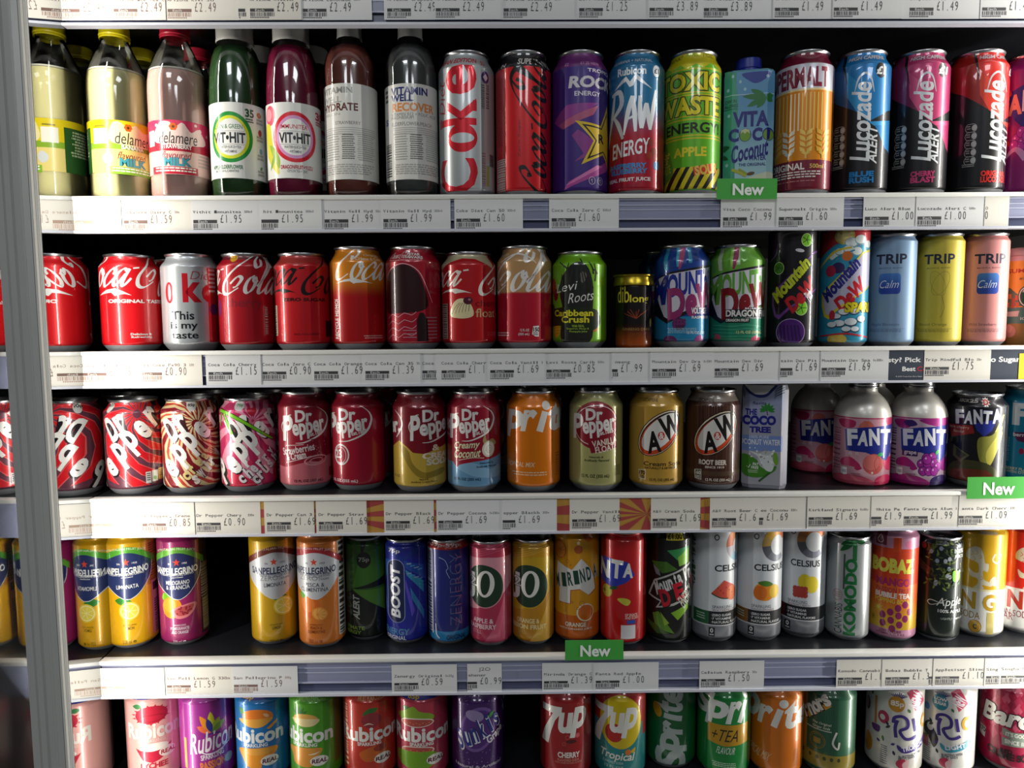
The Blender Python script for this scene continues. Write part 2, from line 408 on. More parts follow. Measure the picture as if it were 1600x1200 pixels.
def can(kind, row, xl, xr, label, base, art=None, dy=0, yb=None, fin='g', cat='can', name='drinks_can', group=None, key=None, H=None, lidm=None, neck=None):
    R, H0, rl, sh = KIND[kind]; H = H or H0
    X, Y, Z = place(row, xl, xr, R, H, dy, yb)
    al, xc, hw, yt, ybp = frame(X, Y, Z, R, H)
    t = thing(name, label, cat, (X, Y, Z), -al, group)
    hb = .0078 if R > .03 else .0055; top = H-.0035; rt = rl-.0006
    prof = [(R*.955, hb), (R*.99, hb+.0015), (R, hb+.004), (R, top-sh)]
    for q in (.12, .28, .45, .62, .78, .9, 1):
        f = (1-cos(pi*q**.9))/2
        prof.append((R+(rt-R)*f, top-sh+sh*q))
    A = Art(xc, hw, yt, ybp, R, H, fin)
    if art: art(A)
    bm_ = base if not isinstance(base, str) else ink(base, fin)
    A.build('can_body', prof, bm_, t)
    k = (kind, round(H, 4))
    if k not in _LID:
        b = bmesh.new(); add_lathe(b, [(R*.70, .004), (R*.74, .0006), (R*.76, 0), (R*.79, .0008), (R*.87, hb*.5), (R*.955, hb)], SEG); 
        add_lathe(b, [(0.0001, .009), (R*.5, .007), (R*.70, .004)], SEG)
        me = bpy.data.meshes.new('can_base'); b.to_mesh(me); b.free(); me.materials.append(ALUD)
        b = bmesh.new(); add_lathe(b, [(rt, top), (rl+.0006, top+.0012), (rl+.0011, H-.0009), (rl+.0006, H), (rl-.0007, H), (rl-.0012, H-.0012), (rl-.0022, H-.0062), (rl-.0032, H-.0067), (rl-.0042, H-.0048), (.0001, H-.0046)], SEG)
        m2 = bpy.data.meshes.new('lid'); b.to_mesh(m2); b.free(); m2.materials.append(ALU)
        for m in (me, m2):
            for p in m.polygons: p.use_smooth = True
            m.set_sharp_from_angle(angle=rad(50))
        _LID[k] = (me, m2)
    me, m2 = _LID[k]
    link('can_base', me, [], t)
    l = link('lid', m2, [], t)
    if lidm: l.data = m2.copy(); l.data.materials[0] = lidm
    p = link('pull_tab', TABM, [], t); p.location = (0, 0, H-.0046)
    t['rad'] = R
    if key: ITEMS[key] = t
    return t
def behind(key, label, n=1, dx=0, group='drinks standing in the second row', gap=.003, dy=None):
    """another of the same kind standing further back in the same lane"""
    src = ITEMS[key]; r = src.copy(); C.objects.link(r)
    d = dy if dy is not None else (2*src['rad']+gap)*n if 'rad' in src else .069*n
    x, y = clear_of(src.location.x+dx, src.location.y+d, src.location.z, src['rad'], .002); r.location = (x, y, src.location.z)
    r['label'] = label; r['group'] = group
    for ch in list(src.children):
        c = ch.copy(); C.objects.link(c); c.parent = r
        for gch in ch.children:
            e = gch.copy(); C.objects.link(e); e.parent = c
    return r

# ------------------------------------------------------------ artwork shared by several drinks
def Zm(x, y, k): return (x, y, k)
Z1, Z2, Z3, Z4, Z5 = (0, 0, 3.243), (320, 20, 3.429), (670, 20, 3.429), (1010, 20, 3.429), (1280, 20, 3.429)
Y1, Y2, Y3, Y4, Y5 = (0, 360, 4.571), (330, 360, 4.444), (670, 360, 4.444), (1010, 350, 4.444), (1340, 350, 4.446)
X1, X2, X3, X4, X5 = (0, 590, 4.571), (330, 590, 4.444), (670, 590, 4.444), (970, 580, 4.445), (1250, 580, 4.446)
W1, W2, W3, W4, W5 = (0, 810, 4.286), (330, 810, 4.286), (670, 810, 4.286), (1000, 810, 4.285), (1270, 810, 4.285)
V1, V2, V3, V4, V5 = (0, 1000, 4.21), (360, 1000, 4.21), (680, 1000, 4.21), (980, 1000, 4.571), (1250, 1000, 4.571)
WH = 'e6e4df'
def arcp(cx, cy, rx, ry, a0, a1, n=10): return [(cx+rx*cos(rad(a0+(a1-a0)*k/n)), cy+ry*sin(rad(a0+(a1-a0)*k/n))) for k in range(n+1)]
SCR = {
 'C': (1.02, [[(.92, 1.28), (1.06, 1.55), (.92, 1.85), (.58, 1.72), (.2, 1.1), (.06, .5), (.2, .05), (.5, -.02), (.9, .3)], [(.92, 1.28), (.8, 1.2), (.72, 1.42)]]),
 'K': (1.42, [[(2.75, 1.62), (2.4, 2.2), (1.85, 2.45), (1.2, 2.2), (.5, 1.45), (.1, .65), (.22, .05), (.62, -.08), (1.12, .3)], [(1.85, 2.45), (1.55, 2.0), (1.66, 1.6), (1.9, 1.7), (1.95, 2.1)], [(.55, .55), (.85, .98), (1.12, .85), (1.0, .42), (.8, .3)]]),
 'o': (.70, [arcp(.30, .5, .24, .5, 70, 430, 14), [(.34, .98), (.44, .72), (.66, .74)]]),
 'c': (.66, [[(.58, .66), (.62, .9), (.44, 1.0), (.2, .72), (.06, .3), (.18, -.02), (.42, .08), (.7, .45)]]),
 'a': (.86, [[(.62, .9), (.4, 1.0), (.16, .7), (.06, .28), (.2, -.02), (.42, .25), (.6, .7)], [(.72, 1.02), (.62, .5), (.6, .1), (.74, .0), (.98, .45)]]),
 'l': (.56, [[(.0, .4), (.36, 1.2), (.54, 1.95), (.44, 2.2), (.3, 1.9), (.18, .8), (.18, .12), (.36, .0), (.62, .4)]]),
 '-': (.40, [[(.02, 1.05), (.34, 1.1)]]),
}
def coke(A, x, y, un, col, word='Coca-Kola', rot=0, sh=.42, w=.27, yk=1.0, xk=1.1):
    u0, v0 = A.u(x), A.v(y); q = rad(rot); X = 0
    for ch in word:
        adv, st = SCR[ch]
        for P in st:
            Q = []
            for a, b in P:
                a += X; px, py = (a*xk+sh*b)*un*A.k, b*un*yk*A.kz
                Q.append((u0+px*cos(q)-py*sin(q), v0+px*sin(q)+py*cos(q), (w if ch != '-' else .2)*un*A.k))
            A.stroke(spline(Q, 5), col, nib=(28+rot, .22))
        X += adv
def wave(A, x0, y, x1, h, col):
    """the swoosh under the wordmark"""
    w_ = x1-x0
    A.P([(x0, y), (x0+w_*.25, y-h*.8), (x0+w_*.5, y-h), (x0+w_*.75, y-h*.55), (x1, y), (x0+w_*.78, y-h*.2), (x0+w_*.55, y-h*.05), (x0+w_*.48, y+h*.1), (x0+w_*.38, y-h*.4), (x0+w_*.2, y-h*.3)], col)
def bars(A, x0, y0, x1, y1, col, seed=1, vertical=False, fill=.55):
    """a bar code or a block of fine print"""
    r = random.Random(seed); a = x0 if not vertical else y0; e = x1 if not vertical else y1; Q = []
    while a < e:
        d = r.uniform(.6, 2.2)*(e-(x0 if not vertical else y0))/45
        if vertical: Q.append((x0, a, x1, min(e, a+d)))
        else: Q.append((a, y0, min(e, a+d), y1))
        a += d/fill
    A.quads(Q, col)
def fine(A, x0, y0, x1, y1, col, rows=3, seed=1, fill=.6):
    """lines of small print"""
    r = random.Random(seed); h = (y1-y0)/rows; Q = []
    for i in range(rows):
        a = x0+r.uniform(0, .06)*(x1-x0); e = x1-r.uniform(0, .12)*(x1-x0)
        while a < e:
            d = r.uniform(.04, .13)*(x1-x0); Q.append((a, y0+h*i, min(e, a+d), y0+h*(i+fill))); a += d+.018*(x1-x0)
    A.quads(Q, col)
def leaf(A, x, y, l, wd, rot, col, vein=None):
    u, v = A.u(x), A.v(y); q = rad(rot); P = []
    for k in range(9): t = k/8; P.append((t, sin(pi*t)**.8))
    for k in range(8, -1, -1): t = k/8; P.append((t, -sin(pi*t)**.8))
    A.poly([(u+(a*l*cos(q)-b*wd/2*sin(q))*A.k, v+(a*l*sin(q)+b*wd/2*cos(q))*A.k) for a, b in P[:-1]], col)
    if vein: A.stroke([(u, v, .04*l*A.k), (u+l*cos(q)*A.k, v+l*sin(q)*A.k, .01*l*A.k)], vein)
def rays(A, cx, cy, r0, r1, n, col, twist=0, a0=0, a1=360, duty=.5, wob=0):
    """a swirl of rays spreading from a point"""
    V, F = [], []
    for k in range(n):
        L, Rr = [], []
        for j in range(7):
            t = j/6; r = r0+(r1-r0)*t; base = a0+(a1-a0)*k/n+twist*t+wob*sin(3*t*pi+k)
            da = (a1-a0)/n*duty
            L.append((cx+r*cos(rad(base)), cy-r*sin(rad(base)))); Rr.append((cx+r*cos(rad(base+da)), cy-r*sin(rad(base+da))))
        m = len(L); o = len(V); V += [(A.u(x), A.v(y)) for x, y in L+Rr]; F += [(o+j, o+j+1, o+m+j+1, o+m+j) for j in range(m-1)]
    A.add(V, F, col)

# ------------------------------------------------------------ first full shelf: bottles and half-litre cans
GLASS = clear('bottle_glass', (.93, .95, .93, 1), .05, .05)
FOGGED = clear('fogged_glass', (.80, .82, .80, 1), .25, .12)
def delamere(A, c):
    A.o = Z1
    top, stripe, low, rib = ('d9c414', '84a92a', 'e2cf7a', '83b32b') if c == 'b' else ('c8325a', 'b01a34', 'e3bdb0', 'b81c34')
    d = 0 if c == 'b' else 232
    if c == 'b':
        A.B(604, 724, top, 'l'); A.B(720, 752, stripe, 'l'); A.B(752, 872, low, 'l')
        A.R_(380, 640, 455, 872, '2c5a26', 'l'); A.R_(250, 640, 380, 872, '2c5a26', 'l')
        fine(A, 300, 655, 440, 790, 'b9c79a', 9, 3)
        A.R_(470, 648, 537, 726, 'e9e6d4', 'l'); A.R_(478, 632, 530, 640, '8a7a20', 'l')
        A.P([(560, 625), (600, 612), (640, 640), (680, 620), (720, 650), (760, 640), (800, 720), (560, 720)], 'e6dca0', 1, 'l')
        A.P([(510, 790), (540, 770), (560, 800), (540, 830), (515, 820)], 'cfd3cf', 1, 'l')
    else:
        A.B(604, 724, top, 'l'); A.B(720, 762, stripe, 'l'); A.B(762, 882, low, 'l')
        A.P([(800, 625), (850, 612), (880, 640), (920, 615), (960, 660), (1000, 640), (1020, 720), (790, 720)], 'e7c9c0', 1, 'l')
        for x, y, r in ((790, 630, 9), (1005, 645, 12), (985, 620, 8), (1040, 660, 9)): A.E(x, y, r, r*.9, 'e7c9c0', fin='l')
        A.R_(752, 655, 778, 735, 'e3dad4', 'l'); fine(A, 990, 770, 1050, 840, 'b6a29a', 4, 2)
    q = 1 if c == 'b' else 1.04
    X = lambda x: (x-575)*q+(575 if c == 'b' else 803)
    for k in range(6):
        t = rad(60*k); A.E(X(642)+12*cos(t), 638+12*sin(t), 9, 8, 'd9641c', fin='l')
    A.E(X(642), 638, 7, 7, '5c3a10', fin='l')
    A.T('delamere', X(575), 664, X(755), 724, '1c1c1c', -.004, .12, fin='l')
    A.T('BANANA' if c == 'b' else 'STRAWBERRY', X(604) if c == 'b' else 810, 727, X(715) if c == 'b' else 962, 750, 'f0efe6', .03, fin='l')
    A.T('flavoured', X(585), 764, X(722), 802, '9a3a1e' if c == 'b' else 'a92838', .0, .25, fin='l')
    A.T('MILK', X(592), 796, X(722), 838, '3f9aa8', .05, 0, fin='l', ol=('2a3a3c', .02))
    A.R_(X(540), 842, X(752), 880, rib, 'l'); fine(A, X(550), 846, X(745), 874, 'eef0e0', 2, 4, .5)
def bottle_milk(xl, xr, c, key, label):
    R, H = .0335, .206; X, Y, Z = place(1, xl, xr, R, H, .004, None); al, xc, hw, yt, yb = frame(X, Y, Z, R, H)
    t = thing('milk_bottle', label, 'bottle', (X, Y, Z), -al, 'glass milk bottles')
    prof = [(R*.86, 0), (R*.96, .003), (R, .009), (R, .128), (R*.985, .139), (R*.93, .150), (R*.80, .163), (R*.62, .176), (R*.47, .187), (R*.43, .196)]
    A = Art(xc, hw, yt, yb, R, H, 'l'); delamere(A, c); A.build('glass_bottle', prof, GLASS, t)
    m = mat('banana_milk', 'f3e9b2', .45) if c == 'b' else mat('strawberry_milk', 'ecbfb4', .45)
    lathe('milk', [(R*.84, .002), (R*.93, .004), (R*.972, .010), (R*.972, .128), (R*.955, .139), (R*.915, .149), (.0001, .1495)], m, t)
    lathe('foam_line', [(R*.915, .1495), (R*.905, .1515), (R*.86, .1515), (.0001, .150)], mat('milk_foam', 'eeeadd', .6), t)
    cp = mat('yellow_cap', 'd8c916', .4) if c == 'b' else mat('red_cap', 'b01c34', .4)
    bm = bmesh.new(); pr = [(R*.49, .190), (R*.50, .1915), (R*.49, .193), (R*.51, .1945), (R*.49, .1965), (R*.49, .205), (R*.46, .206), (.0001, .206)]
    add_lathe(bm, pr, 48); from_bm('cap', bm, cp, t)
    t['rad'] = R; ITEMS[key] = t
bottle_milk(137, 231, 'b', 'milkb', 'glass bottle of pale yellow banana milk with yellow cap, front of shelf beside mirrored panel')
bottle_milk(231, 327, 's', 'milks', 'glass bottle of pink strawberry milk with red cap, at the front')
def vithit(A, c):
    A.o = Z2; g = c == 'g'
    A.B(474, 884, 'e4e4de', 'l')
    x, y = (130, 662) if g else (478, 660)
    if g: o1, o2 = '1f8f3a', 'd3da2e'
    else:
        o1, o2 = 'd42434', 'd79ac8'
        A.E(350, 540, 42, 55, 'd8556a'); A.E(345, 535, 26, 34, 'e89aa4'); A.P([(325, 600), (350, 590), (362, 700), (392, 845), (372, 850), (335, 760)], 'd9cf3a', 1); A.P([(345, 700), (360, 760), (390, 830), (396, 780), (372, 720)], '9ab83a', 1); leaf(A, 345, 840, 120, 22, 62, '88a83c')
    A.E(x, y, 124, 138, o1, n=40); A.E(x, y, 104, 117, o2, n=40); A.E(x, y, 88, 100, 'efeee8', n=40)
    a = x-85
    A.T('LEAN & GREEN' if g else 'IMMUNITEA', a+10, 592, a+152, 616, '2c7d48' if g else 'c83048', .012)
    A.R_(a+8, 628, a+160, 630, '8a8a86'); A.R_(a+8, 700, a+160, 702, '8a8a86')
    A.T('VIT•HIT', a+2, 636, a+166, 694, '23252a', .035)
    A.T('WATER+JUICE+TEA', a+28, 708, a+142, 727, '4a4c50', .01); A.T('+VITAMINS', a+55, 732, a+118, 747, '4a4c50', .01)
    A.T('APPLE+ELDERFLOWER' if g else 'DRAGONFRUIT+YUZU', x-90 if g else 400, 812, x+64 if g else 566, 834, '2e6b3c' if g else 'b5283c', .03)
    A.T('MATE TEA+L-CARNITINE' if g else 'CEYLON TEA + ZINC', x-78 if g else 432, 838, x+40 if g else 540, 852, '5a6a60', .005)
    bx = 213 if g else 588
    A.T('35', bx, 502, bx+46, 548, '2c5c3c' if g else 'c23048', .05); fine(A, bx, 554, bx+44, 580, '2c5c3c' if g else 'c23048', 2, 5, .6)
    if g:
        for i in range(6): A.E(286+8*cos(i), 524+9*sin(i), 6, 8, 'cf7a4a')
        A.E(289, 620, 14, 19, 'b8323c'); A.E(291, 722, 11, 16, '7aa2b0'); leaf(A, 284, 826, 26, 16, 50, '6e9a4c')
        for i, q in enumerate((566, 660, 762, 850)): fine(A, 270, q-22, 306, q+14, 'b0a89c', 2, i, .7)
def pet(xl, xr, R, H, prof, capp, name, label, key, art, liquid, top, neckz, group, capm, row=1):
    X, Y, Z = place(row, xl, xr, R, H, .004, None); al, xc, hw, yt, yb = frame(X, Y, Z, R, H)
    t = thing(name, label, 'bottle', (X, Y, Z), -al, group)
    A = Art(xc, hw, yt, yb, R, H, 'l'); art(A); A.build('bottle_body', prof, GLASS, t)
    lq = [(r*.975, z+(.0015 if i == 0 else 0)) for i, (r, z) in enumerate(prof) if z < top]; r1 = lq[-1][0]
    lathe('drink', lq+[(r1*.9, top), (.0001, top)], liquid, t)
    lathe('cap', capp, capm, t, 40); t['rad'] = R; ITEMS[key] = t
VH = lambda R: [(R*.80, 0), (R*.95, .004), (R*.985, .012), (R, .020), (R, .115), (R*.985, .132), (R*.94, .150), (R*.86, .166), (R*.75, .176), (R*.64, .181), (R*.62, .186)]
for xl, xr, c, key, lab in ((327, 416, 'g', 'vg', 'bottle of dark green drink with white cap and green ringed label'), (414, 503, 'p', 'vp', 'bottle of dark pink drink with white cap and red ringed label')):
    R = .0318
    pet(xl, xr, R, .205, VH(R), [(R*.66, .184), (R*.68, .186), (R*.66, .188), (R*.66, .203), (R*.62, .205), (.0001, .205)], 'juice_bottle', lab, key, lambda A, c=c: vithit(A, c),
        mat('green_tea_drink', '3a5e34', .25, 0, .4) if c == 'g' else mat('pink_tea_drink', '941f4a', .25, 0, .4), .178, .18, 'round label juice bottles', CAPW)
def vitwell(A, c):
    A.o = Z2; d = 0 if c == 'h' else 366
    A.B(372, 890, 'd5d4cd', 'l')
    if c == 'h':
        A.T('VITAMIN', 640, 390, 793, 424, '8a8a88', .04); A.T('WELL', 640, 440, 735, 474, 'a0a09c', .04); A.T('HYDRATE', 642, 476, 820, 518, '5a2a22', .04)
        A.T('STRAWBERRY', 700, 574, 832, 592, '77706c', .005); A.T('MELON', 645, 528, 725, 542, '98948e', .0)
    else:
        A.T('VITAMIN', 1003, 390, 1192, 432, '1c2a6e', .045); A.T('WELL', 1003, 430, 1118, 468, '1c2a6e', .045); A.T('RECOVER', 1008, 474, 1222, 522, 'd98a4a', .045)
        A.T('VITAMIN B12 + FOLIC ACID', 1003, 528, 1232, 545, '6a6a68', .0); A.T('MAGNESIUM', 1003, 546, 1118, 562, '6a6a68', 0); A.T('ELDERFLOWER/PEACH', 1005, 578, 1210, 598, '6a6a68', 0)
        bars(A, 970, 690, 1000, 870, '2a2a2a', 4, True); fine(A, 970, 395, 988, 470, '3a3a3a', 3, 3)
        A.T('s', 972, 550, 986, 586, '4a62a0', .03)
    for k in range(4): A.R_(645+d, 608+k*11, 908+d, 612+k*11, 'a9a8a2')
    fine(A, 650+d, 640, 720+d, 790, '9a9994', 11, 1, .4); fine(A, 730+d, 645, 800+d, 785, '55554f', 12, 2, .45); fine(A, 812+d, 640, 900+d, 790, '9a9994', 13, 4, .4)
    fine(A, 650+d, 806, 900+d, 866, 'a3a29c', 5, 7, .5)
VW = lambda R: [(R*.78, 0), (R*.95, .004), (R*.99, .012), (R, .020), (R, .150), (R*.975, .158), (R*.90, .167), (R*.76, .176), (R*.58, .183), (R*.46, .187), (R*.42, .193)]
for xl, xr, c, key, lab in ((506, 592, 'h', 'wh', 'reddish brown water bottle with white printed label, right of the pink bottle'), (600, 686, 'r', 'wr', 'grey clear water bottle, white label with navy and orange words')):
    R = .0312
    pet(xl, xr, R, .205, VW(R), [(R*.47, .189), (R*.48, .191), (R*.465, .193), (R*.46, .203), (R*.43, .205), (.0001, .205)], 'water_bottle', lab, key, lambda A, c=c: vitwell(A, c),
        mat('strawberry_water', '8c4c44', .22, 0, .4) if c == 'h' else mat('grey_water', '626162', .2, 0, .4), .178, .19, 'white label water bottles', mat('grey_cap', 'adaeae', .4))
def a_diet(A):
    A.o = Z3
    A.T('SUPERFAN EDITION', 28, 232, 262, 262, 'b5202e', .03, .2, fin='g'); A.T('SU', 282, 240, 304, 268, 'b5202e', .03, .2, fin='g')
    A.T('C', 64, 775, 258, 968, 'c4202e', .015, r=90); A.E(178, 665, 81, 78, 'c4202e'); A.E(178, 665, 64, 28, 'b9bec0'); A.T('k', 62, 452, 254, 596, 'c4202e', .025, r=90); A.T('e', 98, 272, 256, 432, 'c4202e', .025, r=90)
    A.R_(66, 548, 74, 600, 'c4202e'); A.R_(236, 462, 256, 520, 'c4202e')
    A.T('Diet', 60, 345, 92, 520, 'b83040', -.005, .25, r=90)
    A.E(302, 330, 26, 33, '4a2a6a'); A.T('♦', 290, 312, 314, 348, 'd8d4dc', .03)
    bars(A, 280, 372, 298, 500, '6a6a70', 2, True, .5); bars(A, 304, 366, 320, 498, '55555c', 3, True, .5)
    bars(A, 280, 740, 300, 920, 'a8898c', 6, True, .5); A.R_(304, 806, 318, 920, 'a8a850'); bars(A, 322, 740, 345, 806, '3a3a44', 9, True)
can('c500', 1, 687, 772, 'tall silver can with huge red sideways lettering', 'b9bec0', a_diet, fin='s', key='r1a', group='half litre cans')
def a_zero5(A):
    A.o = Z3; A.B(150, 282, '1c1b1f')
    A.T('SUPERFAN EDITION', 478, 234, 722, 272, 'd8d4cf', .03, .15); A.T('N', 392, 254, 414, 276, 'c8c4bf', .03, .15)
    coke(A, 622, 985, 86, '100d10', rot=90, sh=.36, w=.30)
    A.T('Zero Sugar', 478, 560, 494, 770, '5a1420', 0, .1, r=90)
    bars(A, 366, 770, 411, 952, 'c9c4c0', 5, True, .6); fine(A, 368, 320, 400, 700, '7e1420', 30, 5, .4)
can('c500', 1, 775, 858, 'tall red can with black script running up its side', 'c1121c', a_zero5, key='r1b', group='half litre cans')
def a_rock(A):
    A.o = Z3; A.B(150, 282, '5e1f63'); A.T('£1.25 NEW', 812, 256, 910, 274, 'a878a4', .02); A.T('E2', 730, 256, 750, 274, 'a878a4', .02)
    A.P([(676, 560), (742, 484), (905, 474), (720, 612)], '7d2f7c'); A.P([(700, 585), (905, 486), (880, 540), (725, 612)], '9a4a6a')
    A.P([(768, 650), (800, 620), (905, 700), (905, 740), (780, 795), (830, 750)], '7a2c78')
    A.P([(726, 945), (752, 900), (960, 770), (960, 826)], '9c3a86'); A.P([(735, 920), (900, 810), (930, 812), (780, 905)], 'c06aa0')
    A.star(938, 668, 205, 'c3a51e', 5, .40, 80); A.star(938, 668, 165, '1a140e', 5, .42, 80); A.star(938, 668, 140, 'c3a51e', 5, .43, 80); A.T('R', 905, 640, 935, 690, '1a140e', .04)
    A.T('TROPICAL', 848, 293, 985, 312, 'd8d0d8', .02); A.T('ROCKSTAR', 754, 333, 1120, 397, 'bdb9bf', .05, .15); A.T('ENERGY', 782, 415, 914, 440, 'c9c4cc', .015)
    for x in (874, 916): A.E(x, 896, 19, 22, 'b9aebf', ring=3); A.T('↑', x-8, 884, x+8, 908, 'b9aebf', .02)
can('c500', 1, 866, 942, 'tall purple can with a yellow star', '33186e', a_rock, key='r1c', group='half litre cans', fin='m')
def a_raw(A):
    A.o = Z3
    A.T('GUARANA + NATURAL', 985, 236, 1200, 256, 'b8c2cc', .01, 0)
    A.T('Rubicon', 1014, 284, 1162, 326, 'dfe3e6', .04)
    A.P([(998, 396), (1040, 344), (1058, 332), (1078, 362), (1110, 322), (1128, 340), (1160, 372), (1192, 402), (1150, 378), (1128, 366), (1110, 350), (1096, 384), (1076, 392), (1056, 358), (1030, 374)], 'dfe3e6')
    w = 26
    for P in ([(1000, 405, 12), (985, 540, w), (964, 696, 8)], [(985, 420, 16), (1025, 410, w), (1034, 480, w), (990, 545, 18)], [(995, 540, 14), (1020, 590, w), (1042, 665, 14)], [(1046, 645, 10), (1070, 520, w), (1092, 440, 20)], [(1092, 440, 16), (1104, 540, w), (1108, 632, 14)], [(1058, 565, 10), (1108, 545, 14)], [(1130, 440, 16), (1132, 540, w), (1140, 615, 20)], [(1140, 615, 18), (1162, 500, w), (1166, 480, 16)], [(1166, 480, 16), (1176, 560, w), (1184, 622, 16)], [(1184, 622, 14), (1200, 500, w), (1210, 405, 8)]):
        A.S_(P, 'e1e4e6', sm=4)
    A.T('ENERGY', 990, 676, 1182, 760, 'e1e2e4', .02, .15, r=6)
    A.T('RASPBERRY', 978, 800, 1168, 828, '3d86bd', .06); A.T('BLUEBERRY', 984, 830, 1172, 858, '3d86bd', .06)
    A.T('REAL FRUIT JUICE', 974, 878, 1188, 904, 'e3dcdc', .045)
    for x, y in ((958, 332), (1214, 304)): A.E(x, y, 24, 32, 'd8dde2'); A.T('£1', x-12, y-14, x+12, y+14, '20303c', .04)
    for x, y, r, c in ((1190, 690, 20, '8a2a20'), (1205, 740, 22, '7a2018'), (1180, 760, 18, '96341e'), (1218, 812, 22, '2f6a9a'), (1212, 770, 16, '8a2a20')): A.E(x, y, r, r*1.1, c)
    for i in range(4): A.R_(1040+i*20, 918, 1052+i*20, 932, '8a2030')
can('c500', 1, 946, 1030, 'tall can fading from blue to red with white brush lettering and mountains', grad('a5152c', '226d98', .066, .108), a_raw, key='r1d', group='half litre cans')
def a_toxic(A):
    A.o = Z4
    A.B(120, 300, 'c4bb16'); A.P([(80, 300), (110, 262), (140, 292), (180, 268), (215, 296), (260, 270), (300, 292), (340, 262), (390, 300)], '6fb81e', 0)
    A.T('APPLE', 200, 200, 282, 222, '7fa01e', .02); A.T('DRINK!', 105, 215, 178, 240, '4a4a10', .01, .2, r=8); A.T('1 TOXIC', 312, 205, 372, 228, '4a4a10', .01, .2)
    for y in (296, 422, 436, 548, 566, 652, 668): A.B(y-4, y+4, 'bdb61c')
    for tx, y0, y1 in (('TOXIC', 312, 412), ('WASTE', 444, 542)): A.T(tx, 82, y0, 384, y1, 'd3c51c', .045, 0, ol=('3f4a10', .07))
    A.T('ENERGY!', 112, 582, 384, 640, '1c2412', .03); A.T('APPLE', 152, 714, 322, 766, 'd6cc2e', .05)
    A.B(822, 942, 'c9b81c')
    for k in range(-3, 10): x = 60+k*48; A.P([(x, 942), (x+22, 942), (x+82, 822), (x+60, 822)], '17160f')
    A.P([(60, 690), (100, 660), (118, 700), (150, 820), (140, 870), (90, 910), (60, 900)], '4f8a2a', 1); A.T('TOXIC', 80, 720, 128, 800, 'c9c43a', .03, r=70); A.T('WASTE', 90, 800, 136, 850, '9ab83a', .03, r=10)
    A.P([(252, 826), (372, 796), (376, 850), (262, 872)], 'c8452a'); A.T('SOUR', 262, 806, 378, 862, 'd8b44a', .05, r=10)
can('c500', 1, 1033, 1123, 'tall lime and yellow can with hazard stripes round its foot', '5fae22', a_toxic, key='r1e', group='half litre cans')
def carton(row, xl, xr, hx, hy, H, art, label, key, side, topc, capc, rz=0, capz=None, dy=.004, yb=None, name='drinks_carton'):
    X, Y, Z = place(row, xl, xr, math.hypot(hx, .7*hy), H, dy, yb); al, xc, hw, yt, ybp = frame(X, Y, Z, max(hx, hy), H)
    t = thing(name, label, 'carton', (X, Y, Z), -al+rz, 'coconut water cartons')
    n = Vector((-sin(al), -cos(al), 0)); f = Vector((X, Y, 0))+n*hy
    l, y0 = proj((f.x-hx*cos(al), f.y+hx*sin(al), Z+H)); r, y1 = proj((f.x+hx*cos(al), f.y-hx*sin(al), Z)); yt = (y0+proj((f.x, f.y, Z+H))[1])/2
    A = Art((l+r)/2, (r-l)/2, yt, y1, hx, H, 'l', flat=hy); art(A)
    mats_n = []
    def extra(bm):
        c = .30; pts = []
        for sx, sy in ((-1, -1), (1, -1), (1, 1), (-1, 1)):
            a = (sx*hx, sy*hy*(1-c)*1.0); b = (sx*hx*(1-c), sy*hy)
            pts += [a, b] if (sx, sy) in ((-1, -1), (1, 1)) else [b, a]
        lv = [(0, .93, .93), (.006, 1, 1), (H*.16, 1, 1), (H*.84, 1, 1), (H-.006, 1, 1), (H, .94, .9)]
        rg = [[bm.verts.new((x*a, y*b if y < 0 or z < H*.85 else y*b, z)) for x, y in pts] for z, a, b in lv]
        for p, q in zip(rg, rg[1:]):
            for k in range(8): bm.faces.new((p[k], p[(k+1) % 8], q[(k+1) % 8], q[k])).material_index = 0
        bm.faces.new(rg[0][::-1]); bm.faces.new(rg[-1])
    A.build('carton_body', [(1, 0), (1, H)], side, t, extra=extra, zmin=.001, zmax=H-.0005)
    if capc:
        lathe('cap', [(.0165, H-.003), (.0165, H+.001), (.0145, H+.002), (.014, H+.0045), (.015, H+.005), (.015, H+.0155), (.0138, H+.0165), (.0001, H+.0165)], capc, t, 30)
    ITEMS[key] = t; t['rad'] = hx
